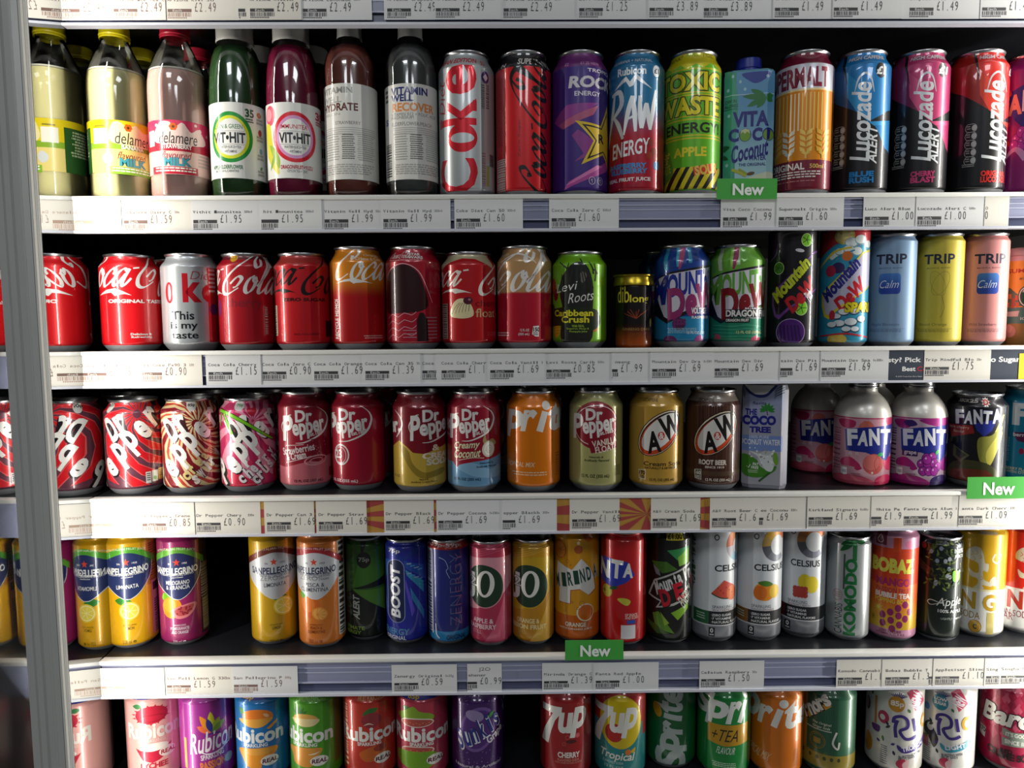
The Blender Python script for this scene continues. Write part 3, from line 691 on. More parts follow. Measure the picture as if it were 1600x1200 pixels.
def a_vita(A):
    A.o = Z4; L, Rr = 405, 668
    A.R_(395, 320, 668, 980, grad('a8cfd8', '5f9cc8', .02, .12, 'l')); A.R_(395, 320, 470, 980, '3f9a86', 'l')
    A.P([(395, 320), (440, 320), (480, 450), (470, 700), (440, 980), (395, 980)], '46a288', 1, 'l')
    A.P([(500, 330), (640, 330), (610, 370), (570, 385), (535, 370)], '2a3f9a', 1)
    A.R_(415, 438, 668, 441, 'c9dfe6')
    for x, y in ((490, 372), (515, 412), (452, 342), (628, 352), (430, 410), (436, 545), (430, 805)): A.E(x, y, 7, 9, 'a9cfe0')
    for r_, l_ in ((175, 120), (150, 90), (205, 105), (20, 40), (330, 40), (230, 70)): leaf(A, 622, 460, l_, 30, r_, '2c7a3a')
    leaf(A, 385, 720, 60, 30, 10, '1f5a34'); leaf(A, 385, 700, 50, 26, 320, '1f5a34'); leaf(A, 385, 745, 60, 24, 330, '1f5a34')
    A.T('LOW IN', 408, 462, 472, 480, '1c4a4a', .01); A.T('CALORIES', 404, 486, 480, 503, '1c4a4a', .01); A.R_(404, 510, 478, 513, '1c4a4a')
    A.T('VITA', 455, 528, 638, 610, '20217e', .05); A.T('C', 436, 616, 488, 686, '20217e', .06); A.E(520, 652, 31, 34, '20217e'); A.E(520, 655, 27, 29, '7aa82e'); A.P([(494, 645), (508, 634), (518, 646), (530, 634), (546, 646), (540, 626), (520, 618), (500, 626)], 'd4d8a0')
    A.T('C', 556, 616, 608, 686, '20217e', .06); A.E(638, 652, 31, 34, '20217e'); A.E(638, 655, 27, 29, '6d9a2c')
    A.T('Coconut', 448, 690, 640, 780, '20217e', .03, .25, r=12); A.T('WATER', 538, 760, 628, 788, '20217e', .035); A.T('THE ORIGINAL', 488, 800, 628, 816, '20217e', .02)
    A.S_([(455, 832), (500, 850), (528, 868)], 'b8b83a', 16); A.S_([(490, 828), (540, 862)], '9aa83a', 10); A.E(552, 856, 20, 9, '6a4a2a', 10); A.P([(520, 890), (570, 866), (640, 850), (668, 860), (668, 900), (520, 900)], 'd8dcc0', 1)
carton(1, 1124, 1210, .0285, .022, .149, a_vita, 'pale blue coconut water carton with blue screw cap, behind the green New tab', 'vita', mat('carton_blue', '5f93a8', .4), None, mat('blue_cap', '1c2f9a', .35), rz=.10)
def a_malt(A):
    A.o = Z4; A.B(120, 268, '6e1230'); A.B(268, 408, 'c3c2cc'); A.B(786, 990, '72142c'); A.B(402, 412, 'e0c890')
    A.T('SUPERMALT', 645, 286, 966, 396, '7a1c34', .05)
    for i in range(13):
        x = 692+i*20; A.R_(x, 424, x+7, 626, 'e0b860' if not 4 <= i <= 6 else 'e6d9c0')
    for x, c in ((698, 'd8a83c'), (768, 'dfd6c4'), (858, 'e0bc58'), (944, 'd8a83c')):
        for k in range(4):
            y = 628+k*32
            for s_ in (-1, 1): A.P([(x, y+26), (x+s_*8, y+2), (x+s_*33, y-12), (x+s_*30, y+14)], c)
        A.P([(x-26, 745), (x+26, 745), (x+5, 760), (x+4, 778), (x-4, 778), (x-5, 760)], c)
    A.T('ORIGINAL', 684, 800, 854, 838, 'e6dcd4', .03); A.T('500ml', 880, 808, 950, 832, 'd8b060', .02)
    fine(A, 672, 846, 940, 888, 'dccfca', 3, 4, .5); fine(A, 690, 896, 940, 908, 'b06a70', 1, 8, .5)
can('c500', 1, 1207, 1296, 'tall orange, white and maroon can with wheat ears', 'd4820f', a_malt, key='r1f', group='half litre cans')
def a_luco(A, d, c, c2, c3, l1, l2):
    A.o = Z5; X = lambda x: x+d
    def P(p, col): A.P([(X(x), y) for x, y in p], col)
    P([(-130, 100), (420, 100), (420, 760), (352, 722), (300, 610), (262, 584), (200, 524), (62, 428), (-40, 360), (-130, 320)], c)
    P([(62, 428), (-40, 360), (-40, 200), (105, 200), (160, 400), (200, 524)], c3); P([(140, 300), (250, 420), (262, 584), (200, 524), (150, 440)], c2)
    P([(262, 584), (345, 540), (352, 600), (290, 604)], c2); P([(262, 584), (360, 520), (400, 500), (400, 560), (330, 580)], '16171b')
    P([(100, 200), (122, 200), (150, 380)], '121216')
    A.T('HIGH CAFFEINE', X(142), 222, X(352), 246, 'c9c9cc', .03, .2, ol=('101014', .03))
    A.S_([(X(186), 420, 3), (X(205), 350, 10), (X(240), 322, 12), (X(270), 350, 9), (X(288), 425, 3)], 'cdd3d8')
    A.T('Lucozade', X(172), 366, X(276), 788, 'dcdfe0', .025, .18, r=90); A.T('ALERT', X(262), 606, X(312), 802, 'dcdfe0', .02, .3, r=90)
    A.E(X(320), 308, 32, 42, '141418'); A.T('£1', X(298), 288, X(342), 332, 'd8d8d8', .05, .15)
    for k in range(5):
        y = 592+k*44; A.S_([(X(92), y), (X(82), y+20), (X(92), y+40), (X(130), y+40), (X(142), y+20), (X(130), y), (X(92), y)], 'a9a9a6', 3, 3); A.E(X(128), y+20, 13, 16, 'b5b5b2'); fine(A, X(88), y+8, X(110), y+32, 'a0a09c', 2, k, .5)
    A.T(l1, X(172), 848, X(300), 878, c, .06); A.T(l2, X(172), 880, X(300), 912, c, .06)
    fine(A, X(70), 806, X(140), 826, 'a0a09c', 2, 9, .5)
for (xl, xr, d, c, c2, c3, l1, l2, lab, k) in ((1297, 1387, 0, '1776b4', '2d93cc', '174f86', 'BLUE', 'RUSH', 'tall black can with bright blue top and sideways white lettering', 'r1g'),
        (1391, 1473, 330, 'b9346a', 'd8507e', '7c2450', 'CHERRY', 'BLAST', 'tall black can with cerise pink top and sideways white lettering', 'r1h'), (1477, 1568, 706, 'd3251c', 'e0402a', '9c1c18', 'ORIGINAL', 'LUCOZADE', 'tall black can with bright red top and sideways white lettering', 'r1i')):
    can('c500', 1, xl, xr, lab, '141418', lambda A, a=(d, c, c2, c3, l1, l2): a_luco(A, *a), key=k, group='half litre cans')
def fanta_logo(A, x, y, s, txt='FANTA', ol='1d2a86', col='dfe0e4', splat=True, ang=6):
    """slanting block letters on a dark blue splash; x, y: left foot of the first letter"""
    n = len(txt); W = s*.62*n
    if splat: A.P([(x-s*.15, y-s*.95), (x+W*.3, y-s*1.12), (x+W*1.05, y-s*1.35), (x+W*1.0, y-s*.2), (x+W*.72, y+s*.85), (x+W*.35, y+s*.35), (x-s*.05, y+s*.3)], ol)
    for i, ch in enumerate(txt):
        a = x+i*s*.62; k = 1.0-.1*(i % 2)
        A.T(ch, a, y-s*k-i*s*.035, a+s*.6, y-i*s*.035, col, .06, 0, r=(-3 if i % 2 else 4), ol=(ol, .03))
def a_fg(A):
    A.o = Z5; A.B(130, 262, '7a1c5c')
    A.P([(985, 420), (1080, 380), (1240, 350), (1240, 560), (1120, 640), (1050, 560)], '1f2a7e'); A.P([(970, 350), (1010, 380), (1025, 420), (980, 430)], 'd83a3a', 1)
    A.T('F', 968, 412, 1016, 540, 'c9705c', .07); A.T('A', 1010, 420, 1086, 532, 'd0967c', .06); A.T('N', 1085, 405, 1150, 520, 'd8d8de', .06); A.T('TA', 1150, 400, 1290, 515, 'd8d8de', .06)
    A.T('grape', 940, 568, 1026, 606, 'b85a6e', .03, r=8); A.P([(970, 640), (1010, 655), (1030, 690), (980, 700)], 'c02c3c', 1)
    for x, y in ((1062, 668), (1088, 630), (1094, 690), (1118, 655), (1082, 712), (1050, 700)): A.E(x, y, 28, 32, '3a1550'); A.E(x, y, 25, 29, '9a2f9a'); A.E(x-7, y-9, 5, 6, 'd8b0d8')
    A.S_([(972, 880, 4), (1000, 780, 12), (1060, 720, 30), (1120, 780, 40)], 'b98cb8'); A.T('>20%', 965, 915, 1030, 950, '8a4a80', .01)
can('c500', 1, 1562, 1648, 'tall magenta grape soda can cut off by the right edge, top shelf', '8a1267', a_fg, dy=.008, key='r1j', group='half litre cans', fin='m')
behind('milkb', 'yellow capped milk bottle hidden behind the banana milk bottle', dx=-.006, dy=.074)
behind('milks', 'red capped milk bottle standing behind the strawberry milk bottle', dx=-.005, dy=.074)
behind('vg', 'white capped bottle in shade behind the dark green juice bottle', dx=.004, dy=.072)
behind('vp', 'white capped bottle in shade behind the dark pink juice bottle', dx=.005, dy=.072)

# ------------------------------------------------------------ second full shelf: red cola cans, pastel slim cans
def a_c1(A):
    A.o = Y1; A.P([(985, 175), (1050, 178), (1100, 225), (1110, 290), (1060, 240)], 'a80f16', 1)
    coke(A, 612, 392, 118, WH, 'Coca-K', w=.27); coke(A, 1120, 455, 118, WH, 'ola', w=.27)
    wave(A, 715, 462, 940, 50, WH)
    A.T('ORIGINAL TASTE', 778, 490, 1148, 516, WH, .045); A.T('Delicious &', 918, 732, 1068, 748, WH, .03); A.T('Refreshing', 922, 754, 1068, 772, WH, .03)
can('c330', 2, 155, 255, 'bright red cola can with white script, second shelf, leftmost beside the mirrored panel', 'cf1019', a_c1, key='c1', group='short red cola cans')
def a_dc(A):
    A.o = Y1
    A.E(1215, 442, 41, 75, 'bf1a28'); A.E(1215, 442, 14, 60, 'aeb3b6', fin='s'); A.T('k', 1305, 305, 1440, 512, 'bf1a28', .05); A.T('e', 1438, 376, 1550, 516, 'bf1a28', .02)
    A.T('Diet', 1370, 290, 1520, 348, 'a83a46', -.01, .3); A.R_(1482, 262, 1570, 800, 'b0202c'); fine(A, 1490, 270, 1540, 450, 'd8b8bc', 6, 3, .5)
    A.T('This', 1226, 574, 1380, 636, '1c1e24', .02); A.T('is my', 1216, 652, 1402, 716, '1c1e24', .02); A.T('taste', 1222, 728, 1404, 772, '1c1e24', .02)
    A.E(1520, 560, 40, 40, '5a2a6a')
can('c330', 2, 256, 343, 'short silver can with red and black lettering on the second shelf', 'aeb3b6', a_dc, fin='s', key='c2')
def a_ch(A):
    A.o = Y2; A.B(120, 198, '5f1220'); A.E(152, 186, 34, 30, 'd8a21e'); A.T('£1.15', 128, 176, 178, 196, '3a2a10', .02)
    coke(A, -90, 370, 96, 'd8d5d0', 'oca-', w=.26); coke(A, 75, 430, 112, 'd8d5d0', 'Kola', w=.27)
    wave(A, -20, 440, 90, 36, 'd8d5d0'); A.T('cherry', 106, 468, 350, 548, '7c1f2e', .0)
    for k in range(3): A.E(62, 530+k*2, 24, 60, '7a2a66')
    bars(A, 366, 530, 384, 720, 'c8a8a8', 4, True, .4)
can('c330', 2, 342, 430, 'short dark-necked red cola can with round yellow price spot', 'a40f1e', a_ch, key='c3', group='short red cola cans')
def a_z(A):
    A.o = Y2; A.P([(440, 240), (520, 225), (600, 240), (700, 220), (800, 240), (800, 130), (440, 130)], 'a8342f', 1)
    coke(A, 330, 370, 102, '140c0e', 'Coca-', w=.28); coke(A, 612, 428, 112, '140c0e', 'Kola', w=.29); wave(A, 425, 432, 592, 32, '140c0e')
    A.T('ZERO SUGAR', 498, 466, 790, 490, '16090b', .04); A.T('NO CALORIES', 570, 712, 740, 726, '6a0c14', .02)
    A.R_(436, 516, 460, 730, 'cfd2c4'); bars(A, 440, 520, 456, 726, '3e7a3a', 3, True, .5); A.R_(786, 626, 830, 740, '2a0a0e')
can('c330', 2, 428, 513, 'short red cola can with black script, second shelf', 'b8131d', a_z, key='c4', group='short red cola cans')
def a_or(A):
    A.o = Y2
    coke(A, 862, 332, 108, 'dcdad4', 'Coca-K', w=.25, yk=1.05); wave(A, 872, 364, 1120, 34, 'dcdad4')
    A.T('Orange', 1066, 158, 1180, 180, 'd9cbb0', .01); A.T('Crème & Cola', 1004, 182, 1180, 204, 'd9cbb0', .01)
    A.T('RECYCLE ME/MOI', 862, 474, 884, 752, 'dcd8d2', .03, r=90); fine(A, 1050, 728, 1190, 758, 'c08a8a', 2, 3, .5)
can('c355', 2, 516, 600, 'red cola can with an orange top half', grad('a3090f', 'c97a12', .062, .088), a_or, key='c5')
def a_sw(A):
    A.o = Y2; coke(A, 1240, 188, 22, 'd8d4d2', 'Coca-Kola', w=.25); A.T('STAR', 1372, 152, 1462, 172, 'd8d4d2', .04); A.T('WARS', 1370, 174, 1476, 194, 'd8d4d2', .04); fine(A, 1240, 200, 1470, 212, 'c8a0a4', 1, 4, .4)
    A.S_([(1225, 560, 3), (1215, 400, 4), (1250, 270, 5), (1340, 228, 5), (1440, 280, 5), (1500, 410, 5), (1530, 500, 3)], 'd0a8ac')
    A.P([(1222, 560), (1216, 400), (1252, 275), (1340, 234), (1430, 285), (1480, 400), (1500, 520), (1440, 560), (1330, 570)], '2a0a10', 1)
    for k in range(4):
        y = 600+k*48; A.S_([(1232, y+10), (1262, y-22), (1300, y), (1340, y-30), (1390, y-14), (1420, y-38)], 'c99aa2', 4, 2)
    for k in range(7): A.R_(1480, 600+k*24, 1560, 607+k*24, 'a8707a')
    for k in range(3): A.R_(1330, 690+k*24, 1420, 696+k*24, 'b07a84')
    A.P([(1425, 770), (1425, 620), (1445, 570), (1470, 570), (1495, 620), (1500, 770)], '1e0a10')
can('c355', 2, 604, 686, 'crimson can with a dark arch printed on it and small white headings', '9c1226', a_sw, key='c6')
def a_fl(A):
    A.o = Y3; A.P([(90, 140), (440, 140), (440, 260), (400, 230), (330, 195), (230, 190), (150, 215), (110, 250), (90, 270)], 'b3a888')
    coke(A, -20, 378, 96, 'd6d2c8', 'Coca-', w=.27); coke(A, 330, 432, 108, 'd6d2c8', 'Kola', w=.28); wave(A, 84, 434, 300, 34, 'd6d2c8')
    A.P([(155, 590), (165, 520), (195, 480), (235, 470), (270, 490), (300, 530), (308, 585), (270, 606), (210, 608)], 'd8cca0', 1)
    for k in range(6): A.S_([(165+k*22, 580-k*4), (180+k*20, 540-k*4), (215+k*12, 500)], '5a3a20', 3)
    A.E(272, 486, 32, 26, '4a1426'); A.E(282, 478, 9, 8, 'a86a70'); A.T('float', 322, 540, 450, 602, 'b89a70', .01); A.T('cherry', 322, 480, 480, 540, '5a0f18', 0)
    A.R_(96, 505, 134, 752, 'b0a8a0'); bars(A, 100, 510, 130, 748, '2a3a2a', 6, True, .6)
can('c330', 2, 688, 770, 'red cola can with cream neck and a scoop of ice cream printed on it', 'ac1019', a_fl, key='c7', group='short red cola cans')
def a_va(A):
    A.o = Y3
    coke(A, 60, 410, 132, 'd9d5d0', 'Coca-', w=.26); coke(A, 432, 412, 132, 'd9d5d0', 'Kola', w=.27, yk=.96)
    A.S_([(505, 215, 4), (560, 172, 9), (620, 158, 11), (690, 178, 9), (745, 225, 4)], 'd9d5d0'); A.T('Vanilla', 480, 150, 545, 170, 'd8c8b0', 0, .2, r=8)
    A.T('12 FL OZ', 634, 682, 696, 700, 'd9cfcf', .02); A.T('(355 mL)', 622, 710, 696, 732, 'd9cfcf', .02); fine(A, 450, 706, 566, 740, 'd0b0b4', 2, 3, .5)
    A.P([(722, 664), (760, 660), (760, 738), (735, 736), (714, 720)], 'd8d4d0'); A.T('150', 722, 672, 765, 702, '1a1012', .05); fine(A, 720, 708, 756, 732, '2a1a1c', 2, 5, .5)
can('c355', 2, 769, 853, 'tan topped crimson cola can with large white script', grad('a80f28', 'b08a5c', .0655, .0685), a_va, key='c8')
def a_lv(A):
    A.o = Y3
    for x, y, r, c in ((868, 380, 50, 'a01a1a'), (856, 376, 28, 'd04030'), (885, 440, 38, '7a1420'), (890, 690, 48, 'd39a1c'), (896, 690, 40, 'dca828'), (1150, 660, 40, 'a8741c'), (860, 560, 50, '1c3a14')): A.E(x, y, r*.8, r*1.15, c)
    for k in range(4): A.S_([(862+k*22, 650), (850+k*22, 730)], 'b07a14', 3); A.S_([(850, 660+k*20), (930, 650+k*20)], 'b07a14', 3)
    A.P([(930, 770), (935, 560), (915, 440), (925, 330), (985, 240), (1045, 215), (1100, 250), (1130, 330), (1140, 420), (1135, 560), (1120, 770)], '20221f', 1)
    A.P([(1046, 305), (1072, 284), (1094, 305), (1086, 345), (1066, 362), (1050, 340)], '6a665e', 1)
    for q in range(7): A.S_([(1000+q*14, 262, 7), (985+q*22, 330+(q % 3)*16, 8), (960+q*30, 400+(q % 2)*24, 6)], ('2b2d29', '191b18')[q % 2])
    for a, b, c, d in ((905, 210, 985, 290), (975, 220, 930, 330), (1048, 190, 1060, 240), (1110, 215, 1140, 300), (1145, 225, 1150, 350), (930, 300, 900, 420), (1130, 260, 1165, 300)): A.S_([(a, b, 5), ((a+c)/2+8, (b+d)/2, 10), (c, d, 12)], '1c1e1b')
    A.P([(830, 570), (930, 530), (1130, 540), (1180, 580), (1180, 660), (1100, 700), (940, 660), (830, 660)], '1f2a18', 1)
    for t, y0, y1, x0, x1 in (('Levi', 358, 418, 898, 1030), ('Roots', 424, 492, 976, 1142)): A.T(t, x0, y0, x1, y1, 'd9d8d2', -.004, .35, r=8)
    A.T('Caribbean', 880, 548, 1138, 594, 'd8d02e', .035, ol=('20280f', .02)); A.T('Crush', 926, 592, 1112, 640, 'd8d02e', .035, ol=('20280f', .02))
    A.T('With REAL', 996, 654, 1080, 670, '9ab83a', .02); A.T('Grapefruit, Mango &', 960, 674, 1110, 690, '9ab83a', .01); A.T('Pineapple Juice', 980, 694, 1098, 710, '9ab83a', .01)
can('c330', 2, 855, 935, 'lime green can with a dark long-haired figure and yellow words', '6ea81a', a_lv, key='c9')
# squat ginseng jar with a gold screw lid
def a_gi(A):
    A.o = Y3
    A.T('dib', 1314, 384, 1392, 500, 'd2c236', .0); A.T('long', 1396, 446, 1522, 514, 'd2c236', .02)
    for k in range(9): A.S_([(1440, 612), (1360+k*20, 575-(k % 3)*14)], '8a3a14', 4, 3)
    A.T('GINSENG DRINK', 1348, 676, 1535, 694, '8a6a3a', .01); A.T('7 FL OZ', 1400, 712, 1474, 726, '7a4a20', 0); A.E(1538, 640, 14, 30, 'a89020')
X, Y, Z = place(2, 962, 1018, .0218, .088, .004, None); al, xc, hw, yt, yb = frame(X, Y, Z, .0218, .088)
t = thing('ginseng_jar', 'small dark amber jar with gold screw lid and yellow lettering', 'jar', (X, Y, Z), -al)
A = Art(xc, hw, yt, yb, .0218, .088, 'l'); a_gi(A)
A.build('jar_body', [(.019, 0), (.0213, .002), (.0218, .005), (.0218, .072), (.0212, .076), (.0200, .078)], grad('8a3c08', '120c0c', .004, .030, 'l'), t)
bm = bmesh.new(); add_lathe(bm, [(.0225, .0745), (.0242, .075), (.0242, .079), (.0236, .080), (.0232, .0845), (.0240, .0853), (.0250, .0862), (.0250, .0872), (.0236, .088), (.0001, .088)], 60); from_bm('lid', bm, mat('gold_lid', 'a8922a', .3, .9), t)
def a_dew(A, X, top, stripe, m1, m2, sub, low, f1, f2):
    A.B(640, 840, low)
    for k, c in enumerate(top): A.P([(X(60+k*46), 120), (X(60+k*46+30), 120), (X(90+k*40+24), 330-k*12), (X(90+k*40), 330-k*12)], c)
    A.P([(X(228), 130), (X(276), 130), (X(262), 230), (X(236), 310), (X(222), 310)], stripe)
    A.P([(X(40), 390), (X(110), 350), (X(165), 330), (X(440), 272), (X(440), 560), (X(310), 600), (X(290), 620), (X(150), 690), (X(60), 620)], '17141f'); A.P([(X(48), 396), (X(112), 360), (X(160), 345), (X(440), 290), (X(440), 550), (X(300), 590), (X(150), 655), (X(128), 640)], 'c8c6d2')
    A.T('M', X(60), 350, X(148), 560, m1, .05, .2, r=4); A.T('OUNTaiN', X(148), 318, X(470), 480, m1, .05, .15, r=9)
    A.T('DeW', X(148), 416, X(470), 636, m2, .06, .12, r=9)
    A.T(f1, X(312), 578, X(412) if len(f1) < 8 else X(430), 622, 'dcdce2', .05, ol=('1a1a20', .04)); A.T(f2, X(316), 636, X(430), 656, 'd0d0d8', .03, ol=('1a1a20', .04))
def a_dv(A):
    A.o = Y4; a_dew(A, lambda x: x, ('1d4a8a', '2a8aa8', '173a80', '3a9ab0', '1a3f86', '2a7f9a', '16306e'), '9a3a6a', '1d2f8c', '8a2c62', '', '1e7ba6', 'VOLTAGE', 'RASPBERRY')
    A.E(230, 692, 46, 42, '4a1f4a')
    for i in range(9): A.E(200+(i % 4)*22, 668+(i//4)*22, 11, 11, '6a2a60')
    fine(A, 150, 722, 360, 762, 'b0d0e0', 4, 3, .3); A.E(170, 810, 50, 36, '5a2458'); A.E(370, 810, 40, 40, '8a3a78'); A.T('12 FL OZ (355', 284, 746, 400, 768, 'c8d8e4', .02)
can('c355', 2, 1027, 1103, 'navy and teal soda can with plum slanted lettering and a raspberry', '173a86', a_dv, key='d1', group='slanted lettering soda cans')
def a_dd(A):
    A.o = Y4; X = lambda x: x+375; a_dew(A, X, ('5a9a3a', 'b8c8a8', '6ab03c', '8ac05a', 'a8c898', '5a9a34', '6aa83c'), '8a2f52', '5c9c34', '7c141c', '', '1d7a5c', 'DRAGONFRUIT', 'DRAGON FRUIT')
    A.R_(556, 590, 830, 646, '1a1a1c'); A.T('DRAGON FRUIT', 558, 594, 860, 642, 'dcdcd8', .05); A.R_(554, 650, 720, 684, '1a1a1c'); A.T('DRAGON FRUIT', 560, 656, 714, 676, 'dcdcd8', .04)
    for k in range(5): A.S_([(470, 700+k*26), (600, 708+k*24), (700, 700+k*26), (800, 712+k*24)], '4aa88a', 4)
    A.T('12 FL OZ (355 mL)', 630, 740, 800, 766, 'c8c890', .02); A.P([(730, 790), (760, 775), (790, 790), (790, 815), (735, 815)], 'c04a6a'); A.P([(490, 760), (520, 770), (530, 800), (480, 800)], 'b84a60')
can('c355', 2, 1110, 1191, 'lime and emerald soda can with dark red slanted lettering', '68a43a', a_dd, key='d2', group='slanted lettering soda cans')
def a_dp(A, spark=False):
    A.o = Y4; d = 345 if spark else 0
    def dew(m1, m2, edge):
        A.P([(880+d, 560), (880+d, 480), (960+d, 390), (1150+d, 190), (1200+d, 170), (1200+d, 430), (1120+d, 500), (1000+d, 590), (930+d, 660), (900+d, 640)], edge)
        A.P([(892+d, 550), (892+d, 486), (965+d, 402), (1150+d, 206), (1200+d, 185), (1200+d, 420), (1115+d, 488), (985+d, 580), (930+d, 630), (910+d, 620)], '141018' if not spark else 'b9b6cc')
        A.T('Mountain', 822+d, 336, 1186+d, 424, m1, .06, .25, r=50, fix=True); A.T('DeW', 950+d, 432, 1210+d, 540, m2, .07, .25, r=46, fix=True)
    if not spark:
        for x, y, r, c in ((1105, 110, 42, '7ac02e'), (920, 300, 40, '3f7a1c'), (1080, 580, 48, '7ac02e')):
            A.E(x, y, r, r*1.1, c); A.E(x, y, r, r*1.1, 'b8d890', ring=4)
            for k in range(5): A.S_([(x, y), (x+r*.8*cos(k*1.25), y+r*.8*sin(k*1.25))], '2a4a14', 5, 0)
        A.E(885, 150, 28, 70, '3a1a44', 15); A.S_([(860, 250), (900, 200), (912, 130)], '7a5a8a', 5)
        A.E(1010, 750, 104, 96, '4a1f6e'); A.E(1010, 750, 104, 96, 'a890b8', ring=5)
        for k in range(6): A.S_([(940+k*24, 700), (950+k*26, 810)], '2c1048', 9)
        A.E(1060, 182, 32, 12, 'c8c4cc', -10); dew('b8c42a', 'b01c24', '6a3a86'); A.T('Pitch', 1105, 450, 1145, 530, 'd8d4d8', .02, .3, r=60)
    else:
        A.P([(1190, 40), (1560, 40), (1560, 120), (1440, 150), (1330, 130), (1250, 180), (1190, 220)], 'b82a34', 1); A.E(1370, 80, 70, 60, 'b8a84a'); A.E(1370, 80, 56, 46, 'd8c87a')
        for x, y, r in ((1420, 130, 50), (1480, 110, 48), (1400, 180, 44), (1300, 220, 40), (1460, 190, 44), (1530, 140, 40), (1340, 190, 34)): A.E(x, y, r, r*.75, '6a98a4'); A.E(x-3, y-4, r*.86, r*.62, 'd4dcd8')
        A.S_([(1200, 300, 10), (1300, 190, 18), (1420, 160, 12)], 'c8b83a'); A.S_([(1200, 330, 8), (1320, 230, 16), (1440, 180, 10)], '2a8aa0')
        A.E(1390, 220, 36, 34, 'c86a2a'); A.E(1330, 300, 46, 38, '3a2a60'); A.E(1280, 320, 40, 40, 'a82a44'); A.E(1215, 640, 40, 80, 'a89a3a')
        A.P([(1190, 420), (1260, 430), (1340, 560), (1280, 700), (1190, 740)], '2a88a8', 1)
        dew('2b2b80', 'c01c2c', 'd4c22e')
        for x, y, r in ((1330, 640, 34), (1380, 610, 40), (1450, 600, 46), (1510, 560, 44), (1350, 690, 42), (1430, 680, 48), (1300, 700, 36), (1500, 660, 40), (1400, 730, 34), (1460, 730, 34)): A.E(x, y, r, r*.62, '2a3c50'); A.E(x-2, y-4, r*.92, r*.52, 'd0d8dc')
        A.T('SPARK', 1384, 540, 1580, 612, 'd8c81e', .07, .1, ol=('20180a', .04)); A.E(1300, 630, 22, 34, 'b82a40')
        A.E(1335, 800, 70, 40, 'c8b04a'); A.S_([(1220, 780, 10), (1400, 760, 14), (1560, 790, 10)], 'b82a34')
can('cel', 2, 1203, 1271, 'tall black slim can with purple and lime slanted print, top behind the rail', '141118', lambda A: a_dp(A), H=.148, key='d3')
can('cel', 2, 1279, 1357, 'tall slim can crowded with clouds, fruit and bright colours', '2f8fae', lambda A: a_dp(A, True), H=.148, key='d4')
def a_trip(A, x, ink_, calm, fl, l):
    A.o = Y5
    A.T('TRIP', x, 206, x+208, 274, '1c2238', .03); A.T('MINDFUL BLEND', x+20, 298, x+180, 308, ink_, .01)
    if calm:
        c = x+98
        for k in range(8): pass
        P = arcp(c+52, 364, 22, 24, -90, 0, 4)+arcp(c+52, 460, 22, 24, 0, 90, 4)+arcp(c-52, 460, 22, 24, 90, 180, 4)+arcp(c-52, 364, 22, 24, 180, 270, 4)
        A.P(P, grad('24409c', '3f78bc', .066, .090, 'm')); A.T('Calm', c-66, 388, c+62, 442, 'd8dce4', -.008, .3)
    else:
        A.E(x+100, 410, 48, 90, ink_, 20, ring=2); A.E(x+120, 410, 52, 88, ink_, -25, ring=2); A.S_([(x+130, 500), (x+150, 580), (x+125, 650)], ink_, 3)
    A.T(fl, x-18 if calm else x-14, 686, x+172, 712, ink_, .0); A.R_(x-36, 726, x+210, 728, ink_); fine(A, x-30, 734, x+190, 754, ink_, 2, 4, .4)
for xl, xr, x, b, i_, cm, fl, lab, k in ((1357, 1427, 126, '7f9cba', '46597a', 1, 'Apple Blossom', 'pastel blue slim can with a small blue square', 't1'), (1427, 1503, 458, 'c4b23e', '77702a', 0, 'Blood Orange', 'pastel mustard yellow slim can', 't2'), (1498, 1566, 806, 'd18a86', '6a3c4a', 1, 'Wild Strawberry', 'pastel pink slim can with a small blue square', 't3')):
    can('slim', 2, xl, xr, lab, b, lambda A, a=(x, i_, cm, fl, lab): a_trip(A, *a), fin='m', key=k, group='pastel slim cans')
# paper cup of iced coffee at the right edge
def a_cup(A):
    A.o = Y5; A.B(140, 250, 'b99498'); A.R_(990, 250, 1400, 620, 'd18a2c'); A.B(575, 690, '3f6f66'); A.B(690, 840, '8a6a34')
    A.T('SUMMER', 1036, 304, 1300, 334, 'a02c20', .03); A.T('#1', 1120, 365, 1156, 384, '3a3020', .02)
    A.P([(990, 470), (1010, 425), (1060, 440), (1120, 490), (1240, 560), (990, 580)], '56604e')
    for i, (x, y) in enumerate(((1010, 500), (1040, 480), (1070, 510), (1095, 490), (1025, 540), (1065, 545), (1100, 540))): A.R_(x, y, x+26, y+34, ('b8502c', 'c86a3c', 'a0442a')[i % 3])
    A.P([(1005, 610), (1130, 600), (1120, 640), (1020, 640)], 'b8a8a0'); A.E(1190, 500, 78, 80, '1c4a36'); A.E(1190, 500, 70, 72, 'c8ccc4', ring=8); A.S_([(1150, 470), (1170, 440), (1190, 470)], 'c8ccc4', 8)
    A.E(1060, 745, 52, 44, 'b07a6c'); A.E(1055, 725, 30, 30, 'c89080'); A.T('ICED', 1140, 645, 1240, 665, 'c8d0c8', .01)
X, Y, Z = place(2, 1566, 1650, .034, .118, .004, None); al, xc, hw, yt, yb = frame(X, Y, Z, .034, .118)
t = thing('coffee_cup', 'chilled coffee cup with a seaside picture, cut off by the right edge, second shelf', 'cup', (X, Y, Z), -al); t['rad'] = .034
A = Art(xc, hw, yt, yb, .034, .118, 'm'); a_cup(A); A.build('cup_body', [(.029, 0), (.0295, .002), (.0335, .110), (.0335, .112)], 'd18a2c' and ink('c9883a', 'm'), t)
lathe('lid', [(.0338, .108), (.0348, .109), (.0348, .114), (.032, .118), (.0001, .118)], mat('cup_lid', 'a88a8c', .35), t, 60)
behind('c1', 'red cola can in shade behind the gap left of the white script cola can', dx=-.062, dy=.062)
